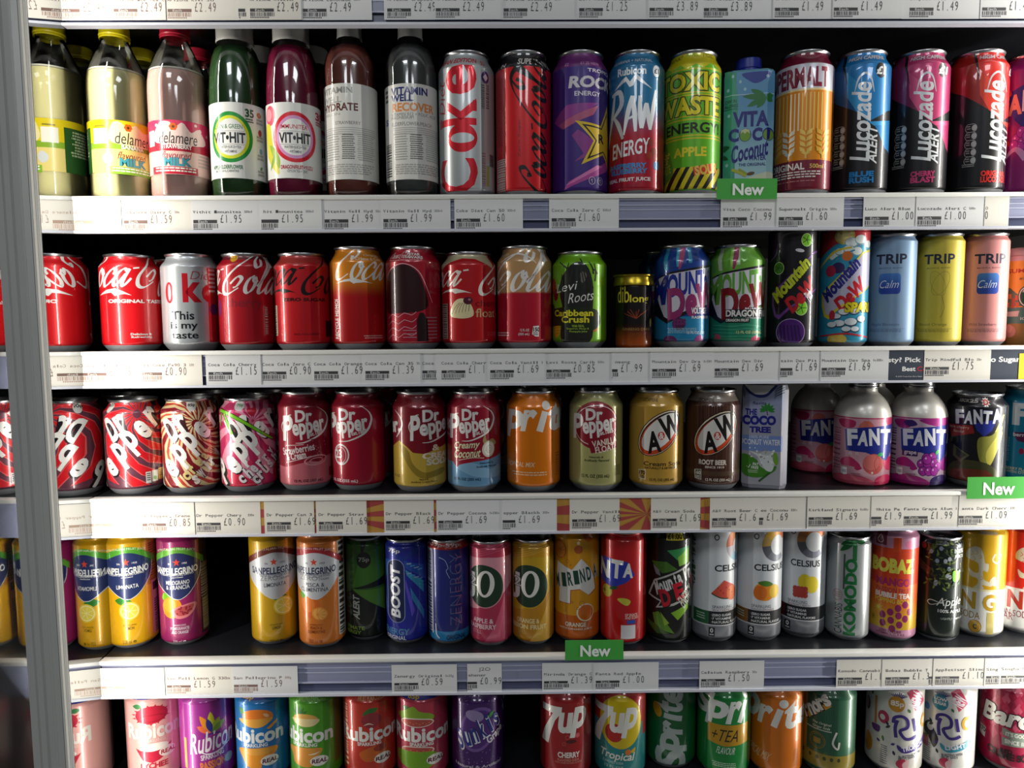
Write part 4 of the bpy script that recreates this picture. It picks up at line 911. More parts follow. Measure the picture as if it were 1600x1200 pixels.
behind('c1', 'red cola can in shade, seen between the red script can and the silver can', dx=.022, dy=.072)
behind('c6', 'crimson can in shade behind the can with the dark arch', dx=.012, dy=.075)
behind('c9', 'lime green can in deep shade behind the figure can', dx=.004, dy=.078)
behind('d1', 'navy soda can in deep shade behind the raspberry can', dx=-.006, dy=.075)
behind('d2', 'green soda can in deep shade behind the emerald can', dx=.006, dy=.075)

# ------------------------------------------------------------ third full shelf: maroon cans, root beer, carton, pink aluminium bottles
def swirl(A, cx, cy, c1, c2, edge, r=520, n=15):
    rays(A, cx, cy, 30, r, n, edge, 95, duty=.62); rays(A, cx, cy, 30, r, n, c1, 95, a0=1.5, a1=361.5, duty=.5)
    if c2: rays(A, cx, cy, 60, r, n, c2, 95, a0=8, a1=368, duty=.2)
def word(A, pts, txt, col, ol, h, w, rot0, drot=0, b=.045, ow=.14):
    """fat letters set one by one along a slanting line: pts = first and last letter centre"""
    n = len(txt); (x0, y0), (x1, y1) = pts
    for pas in (0, 1):
        for i, ch in enumerate(txt):
            t = i/max(1, n-1); x = x0+(x1-x0)*t; y = y0+(y1-y0)*t; low = ch in 'acemnorsuvwxz'; hh = h*(.72 if low else 1.0); ww = .86*w*(.55 if ch in 'ilt1' else 1)
            yy = y+(h*.14 if low else (h*.14 if ch in 'pgy' else 0))
            if pas == 0:
                for dx, dy in ((h*.04, h*.05), (0, 0)): A.T(ch, x-ww/2+dx, yy-hh/2+dy, x+ww/2+dx, yy+hh/2+dy, ol, b+ow, 0, r=rot0+drot*t, fix=True)
            else: A.T(ch, x-ww/2, yy-hh/2, x+ww/2, yy+hh/2, col, b, 0, r=rot0+drot*t, fix=True)
def a_dr1(A):
    A.o = X1; swirl(A, 985, 260, 'c81822', None, 'd85a5a')
    A.E(782, 205, 38, 44, 'd8d6d0'); A.T('90p', 762, 184, 806, 218, '2a2a2a', .03, r=20); A.E(1140, 170, 44, 48, '17131a'); A.T('90p', 1122, 150, 1170, 184, '8a8a88', .03)
    word(A, ((800, 362), (872, 296)), 'Dr', WH, '1c1218', 186, 104, 33); word(A, ((712, 692), (1096, 256)), 'Pepper', WH, '1c1218', 205, 104, 36)
    A.R_(1024, 680, 1062, 762, 'd8d8d4'); A.R_(1068, 676, 1110, 756, 'd4d8c8'); A.R_(1114, 668, 1150, 750, 'd8b060'); A.R_(1152, 664, 1180, 742, 'd87a4a'); A.E(1089, 730, 14, 14, '6aa02a'); fine(A, 1028, 690, 1060, 750, '3a3a3a', 4, 3, .5); fine(A, 1116, 680, 1176, 730, '7a4a1a', 4, 5, .4)
can('c330', 3, 162, 250, 'maroon and red swirl can with fat slanting white letters, leftmost of its shelf', '5d3240', a_dr1, yb=774, key='p1', group='swirl patterned cans')
def a_dr2(A):
    A.o = X1; swirl(A, 1400, 330, 'd9c58e', 'b03a2a', 'd8b898'); A.E(1376, 196, 40, 44, 'd8d6d0'); A.T('85p', 1348, 188, 1406, 214, '2a2a2a', .03)
    word(A, ((1222, 365), (1302, 296)), 'Dr', WH, '3a1a1c', 182, 102, 33); word(A, ((1140, 700), (1520, 262)), 'Pepper', WH, '3a1a1c', 200, 102, 38)
    word(A, ((1320, 690), (1500, 510)), 'cream', 'd6c284', '4a1a1c', 86, 46, 38, 20, .05); word(A, ((1385, 715), (1545, 560)), 'swirl', 'd8ccc4', '4a1a1c', 96, 50, 30, 20, .05)
can('c330', 3, 250, 343, 'cream and red swirl can with fat slanting white letters', '7c1420', a_dr2, yb=772, key='p2', group='swirl patterned cans')
def a_dr3(A):
    A.o = X2; rays(A, 290, 300, 10, 560, 14, 'd88aa0', 40, duty=.5); rays(A, 290, 300, 10, 560, 14, 'b8285a', 40, a0=14, a1=374, duty=.2)
    A.P([(130, 640), (250, 700), (300, 760), (80, 790), (80, 650)], 'c02040', 1); A.E(440, 680, 50, 60, 'b01e38'); A.E(130, 210, 80, 46, 'c83a6a', 20); A.E(196, 196, 40, 34, 'dcd8d6'); A.T('70p', 176, 184, 228, 206, '2a8a3a', .02)
    A.P([(288, 270), (252, 235), (262, 206), (286, 214), (310, 206), (318, 236)], 'b81f36', 1)
    word(A, ((160, 360), (236, 296)), 'Dr', WH, '1a1418', 186, 100, 32); word(A, ((80, 650), (418, 262)), 'Pepper', WH, '1a1418', 196, 100, 38)
    for P in ([(70, 230, 20), (130, 250, 22), (250, 320, 20), (420, 440, 14)], [(84, 250, 10), (78, 300, 10), (76, 340, 6)], [(100, 250, 14), (120, 310, 18), (150, 390, 16)]): A.S_([(x, y, w_+8) for x, y, w_ in P], '1c2a10'); A.S_(P, '6fb81e')
    word(A, ((206, 690), (410, 520)), 'cherry', 'e0d8da', '1a1216', 84, 46, 32, 18, .05, .06); word(A, ((300, 700), (430, 570)), 'crush', 'e0d8da', '1a1216', 88, 48, 32, 18, .05, .06); A.E(262, 590, 18, 20, 'c8325a')
can('c330', 3, 345, 432, 'pink swirl can with a green stalk across fat white letters', 'b32358', a_dr3, yb=770, key='p3', group='swirl patterned cans')
def drus(A, x, y, k, oval=True, est=True, col='d8d4d0', fill=None):
    """x, y: centre of the oval"""
    if fill: A.E(x, y, 165*k, 165*k, fill, 8)
    if oval:
        A.S_([(x-150*k, y+40*k, 3), (x-158*k, y-10*k, 8), (x-120*k, y-70*k, 10), (x-92*k, y-84*k, 4)], col); A.S_([(x+80*k, y-135*k, 2), (x+135*k, y-90*k, 8), (x+150*k, y-30*k, 16*k), (x+110*k, y+50*k, 14*k), (x, y+105*k, 8), (x-70*k, y+112*k, 3)], col)
    A.T('P', x-150*k, y-78*k, x-84*k, y+96*k, col, .04, .1, r=4); A.T('Dr', x-68*k, y-118*k, x+46*k, y-34*k, col, .045, .05, r=3); A.T('epper', x-88*k, y-34*k, x+128*k, y+82*k, col, .04, .05, r=8)
    if est: A.T('Est.1885', x+14*k, y+34*k, x+118*k, y+62*k, col, .03, 0, r=10)
def a_sc(A):
    A.o = X2; A.P([(400, 610), (520, 620), (600, 596), (760, 560), (900, 540), (900, 790), (400, 790)], 'b8606a')
    drus(A, 655, 340, 1.0); A.P([(690, 430), (800, 410), (790, 560), (740, 590), (690, 580)], '7a1024'); A.E(722, 576, 86, 36, 'c88a90', ring=10, rot=6); A.E(722, 578, 50, 20, 'c88a90', ring=6, rot=6)
    for k in range(14): A.E(700+(k*37) % 90, 440+(k*53) % 120, 4, 4, 'b8606a')
    A.T('Strawberries', 500, 470, 712, 522, 'd8c8c8', .02, 0, r=9); A.T('& Cream', 522, 516, 652, 566, 'd8c8c8', .03, 0, r=9); A.S_([(520, 470), (640, 462)], 'd8c8c8', 4, 0); A.S_([(520, 590), (690, 545)], 'd8c8c8', 4, 0)
    A.T('12 FL OZ (355 mL)', 570, 706, 762, 730, '3a1016', .03); A.R_(806, 640, 850, 704, '8a1420')
can('c355', 3, 440, 515, 'dark red can with pale pink lower part and a dipped cup drawing', '8a1228', a_sc, yb=768, key='p4', group='maroon soda cans')
def a_dr5(A):
    A.o = X2; drus(A, 960, 330, 1.0); A.E(900, 535, 66, 74, 'cfc8c6', ring=10); A.E(896, 538, 50, 58, 'cfc8c6', ring=4); A.T('23', 866, 500, 906, 562, 'd8d4d0', .03); fine(A, 880, 588, 924, 600, 'c8b8b8', 1, 3)
    A.T('12 FL OZ (355 mL)', 830, 706, 1010, 732, 'd4c8c8', .03)
can('c355', 3, 520, 597, 'plain dark red can with white oval lettering and a round badge below', '98102a', a_dr5, yb=768, key='p5', group='maroon soda cans')
def a_cs(A):
    A.o = X2; A.P([(1200, 520), (1270, 480), (1310, 440), (1360, 480), (1400, 520), (1480, 530), (1560, 500), (1660, 470), (1800, 440), (1800, 790), (1200, 790)], 'b89a3a', 0)
    A.P([(1310, 470), (1370, 510), (1400, 600), (1480, 660), (1600, 640), (1600, 680), (1460, 700), (1370, 620)], '8a7424', 1)
    drus(A, 1535, 340, 1.0, est=False); A.T('er.', 1240, 310, 1316, 390, 'd8d4d0', .05, 0, r=6); A.S_([(1282, 230, 2), (1320, 280, 8), (1328, 340, 12), (1290, 420, 8)], 'd8d4d0')
    A.T('&', 1530, 470, 1580, 512, 'd8ccb0', .03); A.T('CREAM', 1462, 524, 1660, 566, 'dad0b8', .06); A.T('SODA', 1488, 566, 1650, 612, 'dad0b8', .06)
    A.T('Natural &', 1440, 700, 1500, 714, '2a1c10', .02); A.T('Artificial Cream Flavor', 1384, 718, 1560, 732, '2a1c10', .01); A.T('FL OZ', 1276, 680, 1312, 698, '2a1c10', .02)
can('c355', 3, 615, 697, 'dark red can with mustard yellow swirl on its lower half', '74101f', a_cs, dy=.004, key='p6', group='maroon soda cans')
def a_co(A):
    A.o = X3; A.P([(100, 590), (180, 590), (210, 610), (300, 585), (420, 570), (520, 540), (520, 780), (100, 780)], '5f8cae'); A.P([(190, 620), (300, 590), (420, 640), (480, 620), (480, 700), (330, 690), (230, 650)], '7aa2bf', 1); A.P([(160, 560), (190, 620), (210, 610), (210, 570)], '86142a', 1)
    A.T('LIMITED EDITION', 160, 130, 405, 148, 'b08a90', .02); drus(A, 300, 330, .98)
    A.T('Creamy', 180, 442, 350, 506, 'd6cfa8', .02, .3, r=4, ol=('6a1020', .04)); A.T('Coconut', 182, 496, 358, 556, 'd6cfa8', .02, .3, r=4, ol=('6a1020', .04)); A.S_([(210, 575), (300, 555), (380, 560)], 'c8b8a0', 5)
    A.P([(372, 440), (390, 400), (400, 440), (440, 430), (460, 470), (400, 480)], '9a8a5a', 1); A.E(412, 500, 50, 56, 'c8c4b4', -15); A.E(414, 498, 38, 44, 'e0dcd0', -15); A.E(416, 500, 24, 28, 'b8b09c', -15, ring=4); A.E(418, 502, 12, 14, 'b8b09c', -15, ring=3)
    A.T('Naturally &', 352, 588, 440, 604, '1c2a3a', .02); A.T('Artificially Flavored', 326, 612, 460, 630, '1c2a3a', .02); A.T('12 FL OZ (355 mL)', 180, 696, 356, 720, '16243a', .03)
can('c355', 3, 703, 778, 'dark red can with a pale blue foot and a sliced coconut', '8a0f28', a_co, key='p7', group='maroon soda cans')
def a_spr(A, o=X3, dx=0, dy=0, k=1.0, col='d8d4ce', txt='prit', sub='TROPICAL MIX'):
    A.o = o; X = lambda x: dx+(x-700)*k+700; Y = lambda y: dy+(y-280)*k+280
    for ch, a, b_, y0, y1 in (('S', 420, 540, 190, 390), ('p', 552, 660, 226, 420), ('r', 652, 742, 222, 372), ('t', 822, 905, 176, 374), ('e', 884, 980, 226, 372)): A.T(ch, X(a), Y(y0), X(b_), Y(y1), col, .05, .22)
    A.S_([(X(768), Y(374)), (X(806), Y(236))], col, 46*k, 0); A.E(X(816), Y(196), 32*k, 31*k, col)
can('c355', 3, 794, 873, 'bright orange can with huge slanting white letters, third shelf', 'cf6f05', lambda A: (a_spr(A), A.T('TROPICAL MIX', 548, 588, 736, 622, 'd8c0a0', .01, .2), fine(A, 580, 656, 830, 690, 'd8c0a0', 2, 3, .4), bars(A, 876, 530, 900, 690, '8a4a10', 2, True, .4)), key='p8')
def a_vf(A):
    A.o = X3; drus(A, 1160, 330, 1.0, fill='7e0f22', oval=False); A.E(1160, 330, 160, 140, 'c8c0b8', 8, ring=5)
    A.P([(1090, 430), (1290, 390), (1300, 490), (1130, 525), (1115, 470)], '7e0f22'); A.T('VANILLA', 1134, 424, 1300, 468, 'd8d0c0', .02, 0, r=10); A.T('FLOAT', 1156, 470, 1284, 514, 'd8d0c0', .02, 0, r=10)
    A.T('Naturally &', 1116, 544, 1212, 562, '2a2a14', .02, .2); A.T('Artificially Flavored', 1082, 566, 1250, 588, '2a2a14', .02, .2); A.T('12 FL OZ (355 mL)', 1066, 672, 1252, 702, '22220f', .03); A.R_(1286, 612, 1326, 688, '7a7a4a')
can('c355', 3, 892, 970, 'pale olive can with a dark red oval badge', '9c9a62', a_vf, key='p9')
def a_aw(A, x, base, txt, sub, tcol):
    A.o = X4; X = lambda q: q+x
    A.T('DECAFFEINE', X(142), 190, X(258), 214, tcol if x == 0 else '2a1a12', .02)
    A.E(X(275), 430, 196, 118, '16110f', 45 if 0 else 44); A.E(X(275), 430, 190, 112, 'd8c8b0', 44); A.E(X(277), 432, 184, 106, '1a1412', 44); A.E(X(272), 440, 178, 98, 'c2441e', 44); A.E(X(278), 422, 168, 84, 'd8d6d0', 44)
    A.T('A', X(186), 415, X(278), 565, '16110f', .05, .1, r=12); A.T('W', X(272), 300, X(400), 470, '16110f', .05, .1, r=22); A.E(X(282), 446, 24, 28, 'c8342a'); A.T('&', X(266), 424, X(300), 468, 'e0d8d0', .03)
    A.T(txt, X(164) if x == 0 else X(160), 628 if x == 0 else 614, X(410) if x == 0 else X(345), 658 if x == 0 else 650, tcol, .02 if x == 0 else .05); A.T(sub, X(172) if x == 0 else X(202), 664 if x == 0 else 658, X(400) if x == 0 else X(330), 680 if x == 0 else 674, tcol, .03)
    A.P([(X(130), 690), (X(178), 684), (X(178), 758), (X(134), 752)], 'd8d4c8'); A.P([(X(134), 694), (X(174), 689), (X(174), 754), (X(138), 748)], base); A.T('170' if x == 0 else '160', X(134), 696, X(174), 724, 'd8d4c8' if x else '1a1412', .05); fine(A, X(138), 730, X(172), 750, 'd8d4c8' if x else '1a1412', 2, 3)
    A.T('12 FL OZ (355 mL)', X(206), 744, X(372), 768, tcol, .03)
can('c355', 3, 985, 1065, 'gold can with a tilted black, orange and white oval', 'b38c36', lambda A: a_aw(A, 0, 'b38c36', 'Cream Soda', 'NATURALLY & ARTIFICIALLY', '3a2410'), key='pa', fin='g', group='tilted oval root beer cans')
def a_aw2(A):
    A.o = X4; r = random.Random(4)
    for k in range(22): x = 440+k*19+r.uniform(-5, 5); A.R_(x, 215, x+5, 790, ('5a3428', '3c2018', '4a2a20')[k % 3])
    A.B(90, 214, '8a7f74'); A.B(694, 726, '4f3a2a'); a_aw(A, 390, '3a1f18', 'ROOT BEER', 'SINCE 1919', 'd8ccc0')
can('c355', 3, 1073, 1153, 'brown wood patterned can with a tilted black, orange and white oval', '45271d', a_aw2, key='pb', group='tilted oval root beer cans')
def a_tree(A):
    A.o = X4; A.R_(790, 60, 1120, 800, grad('9c9aa4', '8a93b4', .05, .13, 'l')); A.R_(800, 450, 1110, 560, '6f86ba', 'l')
    A.P([(846, 80), (870, 140), (920, 175), (960, 184), (1000, 175), (1036, 140), (1060, 80)], '1f2a6a', 1); A.P([(862, 80), (884, 130), (930, 160), (990, 158), (1024, 125), (1044, 80)], 'c9c9cc', 1)
    for x, s_ in ((815, 1), (1095, -1)):
        for k in range(4): A.S_([(x-s_*20, 90+k*18, 8), (x+s_*30, 120+k*16, 5), (x+s_*44, 150+k*14, 2)], '1f3a4a')
    A.T('flavita', 908, 210, 1000, 232, '1c2a5a', .01); A.T('THE', 862, 262, 938, 306, '20227c', .05); A.T('COCO', 842, 308, 1064, 376, '20227c', .08); A.T('TREE', 890, 386, 1032, 430, '20227c', .07)
    for a in (10, 40, 75, 110, 145, 175, -15, 195): leaf(A, 1005, 268, 52, 18, a, '2c7a34')
    A.S_([(1002, 270), (1008, 306)], '4a3a20', 6)
    A.T('100% PURE', 892, 450, 1020, 470, 'c9c9d4', .01); A.T('COCONUT WATER', 806, 476, 1096, 516, 'd4d4da', .03)
    A.P([(830, 610), (870, 585), (940, 620), (1000, 690), (1070, 660), (1060, 700), (990, 740), (920, 748), (850, 720)], '3f7a26', 1); A.E(1010, 620, 60, 66, 'b0b2b0'); A.P([(890, 560), (950, 600), (1000, 690), (1050, 690), (1060, 560), (1010, 590)], 'c9ccca', 1); A.E(1066, 610, 18, 46, '6a9a3a', 10)
    r = random.Random(2)
    for k in range(26): A.E(r.uniform(890, 1060), r.uniform(535, 660), r.uniform(3, 8), r.uniform(3, 8), ('8a8e90', 'dcdedc')[k % 2])
    A.T('FAT', 918, 644, 956, 664, 'e0e4d8', .02); A.T('FREE', 908, 668, 956, 688, 'e0e4d8', .02); A.S_([(880, 668), (888, 680), (902, 656)], 'e0e4d8', 4, 0); fine(A, 886, 696, 956, 720, 'a8c098', 2, 3, .5); A.S_([(1030, 710), (960, 775)], '2a5a1e', 14)
carton(3, 1151, 1220, .0265, .022, .128, a_tree, 'grey white coconut water carton with palm tree lettering, between brown can and empty gap', 'pc', mat('carton_grey', '9a98a4', .4), None, mat('white_cap', 'c8c8c8', .35), rz=.06)
def fbottle(xl, xr, art, base, label, key):
    R, H = .0332, .133; X, Y, Z = place(3, xl, xr, R, H, .004, 761); al, xc, hw, yt, yb = frame(X, Y, Z, R, H)
    t = thing('aluminium_bottle', label, 'bottle', (X, Y, Z), -al, 'pink aluminium bottles')
    prof = [(R*.85, 0), (R*.97, .003), (R, .007), (R, .083), (R*.985, .089), (R*.93, .096), (R*.83, .103), (R*.70, .109), (R*.58, .113), (R*.50, .115), (R*.485, .118), (R*.485, .1215)]
    A = Art(xc, hw, yt, yb, R, H, 'g'); art(A); A.build('bottle_body', prof, mat('white_aluminium', 'cbc7be', .34, .25, .3), t)
    lathe('cap', [(R*.50, .1205), (R*.53, .1215), (R*.53, .1225), (R*.50, .1235), (R*.525, .1245), (R*.525, .1255), (R*.50, .1262), (R*.505, .1320), (R*.48, .133), (.0001, .133)], ALU, t, 48)
    t['rad'] = R; ITEMS[key] = t
def a_fb(A, x, c1, c2, c3, grape):
    A.o = X5; X = lambda q: q+x
    A.B(322, 800, c1); A.B(322, 330, c2)
    def blob(P, c): A.P([(X(a), b) for a, b in P], c, 1)
    blob([(275, 345), (330, 335), (390, 350), (380, 390), (320, 400), (285, 380)], c2); blob([(590, 330), (660, 330), (660, 400), (610, 380)], c2)
    if not grape:
        A.E(X(440), 380, 24, 42, 'c8685a', -30); A.E(X(490), 380, 24, 42, 'c8685a', 30)
    else:
        blob([(340, 345), (400, 340), (430, 370), (380, 385), (345, 370)], '3a2268'); blob([(440, 335), (560, 330), (660, 340), (660, 390), (520, 370)], '9a1f78')
    blob([(300, 620), (360, 600), (420, 640), (430, 670), (370, 665), (300, 660)], c2); blob([(590, 610), (660, 600), (660, 690), (600, 680)], c3); blob([(390, 672), (430, 662), (442, 676), (410, 690)], c2); blob([(540, 740), (620, 720), (660, 800), (540, 800)], c3 if not grape else '2f1a5a'); blob([(250, 740), (400, 720), (520, 760), (500, 800), (250, 800)], c2 if grape else 'b8485e')
    bars(A, X(240), 405, X(290), 700, '9a4a6a' if not grape else '4a1a48', 4, True, .35)
    fanta_logo(A, X(336), 520, 118)
    if grape: A.R_(X(334), 552, X(440), 590, '35184a'); A.T('grape', X(348), 556, X(432), 586, 'd8c8d8', .03)
    else:
        A.T('白', X(350), 562, X(370), 586, 'd8c8cc', .03); A.T('桃', X(394), 562, X(418), 586, 'd8c8cc', .03)
    if not grape:
        A.E(X(520), 642, 76, 72, 'c85a56'); A.E(X(505), 630, 58, 54, 'd4706a'); A.S_([(X(540), 590), (X(524), 640), (X(540), 690)], 'a83a44', 4); leaf(A, X(540), 580, 60, 30, 10, '2a9a5a'); A.E(X(512), 702, 8, 8, 'e0d0d0')
    else:
        for a, b in ((500, 598), (540, 590), (470, 640), (510, 640), (552, 634), (575, 660), (480, 690), (520, 690), (555, 690), (505, 610)): A.E(X(a), b, 33, 34, '34104e'); A.E(X(a), b, 29, 30, 'a32a96'); A.E(X(a)-9, b-10, 6, 7, 'd8b0d8')
        leaf(A, X(560), 575, 46, 26, 60, '2a9a4a')
    A.P([(X(300), 676), (X(342), 676), (X(342), 726), (X(320), 730), (X(300), 720)], 'd4d0d0'); fine(A, X(304), 696, X(338), 716, '2a4a5a', 2, 3, .5); fine(A, X(362), 712, X(440), 736, '8a4a5a', 2, 5, .5)
fbottle(1302, 1392, lambda A: a_fb(A, 0, 'c893a0', 'b32a5c', 'c01a50', False), 0, 'pink peach soda aluminium bottle with silver screw cap', 'pe')
fbottle(1391, 1475, lambda A: a_fb(A, 388, 'bda3b4', 'a01f74', '8f1f80', True), 0, 'purple grape soda aluminium bottle with blue mark on its cap', 'pg')
def a_fx(A):
    A.o = X5; A.T('XBOX', 1080, 198, 1160, 220, 'c8c4bc', .02); A.T('25', 1164, 198, 1232, 222, 'c8c4bc', .05); A.star(1288, 214, 36, 'd8c8bc', 9, .6); A.T('D', 1268, 196, 1308, 234, 'b82a24', .06)
    A.P([(1400, 300), (1380, 350), (1350, 420), (1380, 400), (1340, 470), (1390, 380), (1410, 300)], 'c8c05a'); A.P([(1240, 470), (1330, 440), (1400, 380), (1370, 520), (1330, 620), (1260, 620)], '8a8a3a', 1); A.P([(1300, 560), (1390, 420), (1395, 470), (1330, 650)], 'b8b04a', 1)
    A.P([(1030, 380), (1200, 378), (1215, 430), (1060, 470)], '8a1f22', 0); A.T('dark cherry', 1040, 386, 1180, 410, 'b8a090', .01); A.T('flavour', 1070, 414, 1146, 434, 'b8a090', .01)
    A.P([(1210, 360), (1360, 330), (1330, 410), (1280, 450), (1230, 410)], '26308c'); fanta_logo(A, 1080, 372, 100, ol='26308c', splat=False)
    A.P([(1060, 760), (1060, 660), (1160, 620), (1290, 630), (1370, 680), (1370, 760)], '3f3f24', 1); A.P([(1080, 760), (1070, 700), (1170, 680), (1320, 690), (1330, 760)], '6a2a20', 1)
    A.P([(1075, 520), (1190, 585), (1130, 640), (1075, 600)], '55563a'); A.P([(1095, 540), (1165, 585), (1130, 618), (1095, 590)], '2c2d20')
can('c330', 3, 1480, 1565, 'black soda can with blue logo and olive brush shapes, behind the green New tab', '17151a', a_fx, yb=770, key='ph')
def a_fb2(A):
    A.o = X5; A.B(80, 190, '12708c'); A.T('F', 1475, 225, 1600, 380, 'd0d4d4', .07); A.P([(1480, 430), (1600, 425), (1600, 500), (1520, 490)], '5a1a44'); A.T('berry', 1488, 432, 1590, 466, 'd8d0d4', .03); A.E(1550, 560, 18, 22, 'a01f44'); A.T('BERRY FLAVOUR', 1450, 676, 1680, 696, 'd0c8a0', .02); A.T('WITH OTHER', 1452, 700, 1640, 718, 'd0c8a0', .02); bars(A, 1452, 470, 1466, 640, '7ab0b8', 3, True, .5)
can('c355', 3, 1567, 1650, 'teal blue berry soda can cut off by the right edge', '107a98', a_fb2, key='pi')
behind('p1', 'swirl can in shade behind the leftmost swirl can', dx=-.042, dy=.062)
behind('p2', 'swirl can in shade behind the cream swirl can', dx=-.005, dy=.072)
behind('p3', 'swirl can in shade behind the pink swirl can', dx=.002, dy=.072)
behind('p4', 'dark red can in shade behind the strawberry cream can', dx=.010, dy=.072)
behind('p5', 'dark red can in shade, its oval lettering showing between two maroon cans', dx=.016, dy=.074)
behind('p7', 'dark red can in shade behind the coconut can', dx=.012, dy=.075)
behind('p8', 'orange can in shade behind the large lettered orange can', dx=.008, dy=.075)
behind('pe', 'pink aluminium bottle in shade behind and left of the peach bottle', dx=-.024, dy=.078, group='bottles in the second row')
behind('pg', 'aluminium bottle in shade, only its cap showing behind the grape bottle', dx=-.024, dy=.068, group='bottles in the second row')

# ------------------------------------------------------------ fourth full shelf: tall slim cans
def sp(A, o, c, k, dome, band, name, zero=False, txt='e0e0da', bandtxt='c8d8b0', sub='LEMON', subc='6a5a10'):
    A.o = o; X = lambda q: c+q*k
    D = [(-190, 285), (-130, 245), (-60, 218), (0, 210), (70, 222), (140, 252), (190, 285), (185, 380), (150, 440), (90, 500), (30, 530), (0, 534), (-40, 527), (-100, 490), (-160, 430), (-190, 370)]
    A.P([(X(a), b+4) for a, b in D], 'c8ccd4', 1); A.P([(X(a*.98), b) for a, b in D], dome, 1)
    up = [(-215, 300), (-140, 238), (-60, 205), (0, 196), (70, 208), (150, 245), (215, 290)]; dn = [(215, 325), (150, 278), (70, 240), (0, 228), (-60, 238), (-140, 272), (-215, 335)]
    A.P([(X(a), b-8) for a, b in spline(up, 4)]+[(X(a), b) for a, b in spline(dn, 4)], band)
    A.T('WITH ITALIAN FRUIT JUICE', X(-150), 214, X(150), 234, bandtxt, .01, arc=22)
    A.star(X(-5), 290, 26, 'c8402a'); A.T('DAL', X(-72), 292, X(-46), 304, txt, .01); A.T('1932', X(40), 292, X(80), 304, txt, .01)
    A.T('SANPELLEGRINO', X(-165), 320, X(165), 366, txt, .035, arc=-5); A.T('ITALIAN SPARKLING DRINKS', X(-130), 362, X(130), 376, txt, .005, arc=-4); A.R_(X(-45), 388, X(45), 391, txt)
    if zero:
        A.T('ZERO', X(-110), 380, X(22), 412, '77787c', .0); A.R_(X(32), 374, X(35), 414, '77787c'); A.T('0g ADDED', X(42), 376, X(120), 392, '55565a', .01); A.T('SUGARS', X(42), 396, X(110), 410, '55565a', .01)
    for i, t in enumerate(name):
        L = 11.5*len(t); y = (428 if zero else 410 if len(name) > 1 else 438)+i*32; A.T(t, X(-L*.9), y, X(L*.9), y+27, txt if not zero else '3a3d48', .005)
    A.T('SPARKLING', X(-50), 703, X(50), 714, subc, .0)
    for i, t in enumerate(sub): L = 9*len(t); A.T(t, X(-L*.75), 720+i*26, X(L*.75), 740+i*26, subc, .015)
    A.T('330 ml', X(-58), 808, X(10), 832, subc, .0); A.T('e', X(20), 812, X(46), 830, subc, .03)
def lemon(A, x, y, k=1):
    leaf(A, x+20, y-60, 120*k, 60*k, 172, '2c7a26', '1f5c1c'); A.E(x, y, 72*k, 62*k, 'd8bc3a', -12); A.E(x, y, 62*k, 52*k, 'e6dca0', -12); A.E(x, y, 56*k, 46*k, 'd9c648', -12)
    for t in range(7): A.S_([(x, y), (x+52*k*cos(t*.9), y+42*k*sin(t*.9))], 'e6dca0', 4, 0)
def ribs_(A, y0, y1, col, n=9):
    for i in range(n): y = y0+(y1-y0)*i/n; A.B(y, y+(y1-y0)/n*.35, col)
def a_s1(A):
    A.o = W1; ribs_(A, 130, 200, 'b88a10'); A.R_(985, 190, 1070, 470, 'b87a1c'); bars(A, 1000, 195, 1050, 450, '6a4a10', 3, True, .5); A.R_(1010, 450, 1070, 810, 'c08a9a'); A.R_(1018, 465, 1056, 520, '2a1430'); bars(A, 1024, 580, 1060, 810, '3a1a30', 5, True, .6)
    lemon(A, 855, 615); sp(A, W1, 852, .86, '232f5c', '4f9a2e', ['LIMONATA'], sub=['LEMON'])
can('sleek', 4, 166, 246, 'yellow slim can with navy dome label, beside the mirrored panel', 'd39e08', a_s1, yb=1015, key='q1', group='domed fruit drink cans')
def a_s2(A):
    A.o = W1; ribs_(A, 125, 185, '7c1c54'); A.R_(1335, 130, 1420, 800, '3a2a28'); bars(A, 1340, 330, 1395, 560, 'b0a48a', 7, True, .5); bars(A, 1345, 565, 1390, 780, 'b8a880', 8, True, .7)
    leaf(A, 1140, 500, 90, 60, 205, '6aa820'); A.E(1140, 590, 74, 72, 'd88a1e'); A.E(1128, 575, 50, 46, 'e09a30'); A.P([(1140, 610), (1200, 580), (1300, 570), (1290, 620), (1240, 660), (1170, 662)], 'd0787a', 1); A.P([(1160, 612), (1210, 588), (1285, 580), (1270, 620), (1230, 645), (1180, 645)], 'b04a4a', 1)
    r = random.Random(3)
    for _ in range(22): A.E(r.uniform(1175, 1270), r.uniform(590, 640), 6, 6, '8a1c2c')
    sp(A, W1, 1190, .80, '262c58', '5c9a34', ['MELOGRANO', '& ARANCIA'], sub=['POMEGRANATE', 'AND ORANGE'], subc='dccad4')
can('sleek', 4, 247, 326, 'magenta slim can with navy dome label', '8e1f58', a_s2, yb=1010, key='q2', group='domed fruit drink cans')
def a_s3(A):
    A.o = W2; ribs_(A, 110, 180, 'a8860e'); lemon(A, 480, 590, 1.0); sp(A, W2, 425, .86, 'b9bbbf', '6a2a1c', ['LIMONATA'], True, '2c3050', 'd0b0a0', ['LEMON'])
can('sleek', 4, 393, 463, 'yellow slim can with pale grey dome label, right of the empty gap', 'bd930c', a_s3, yb=1009, key='q3', group='domed fruit drink cans')
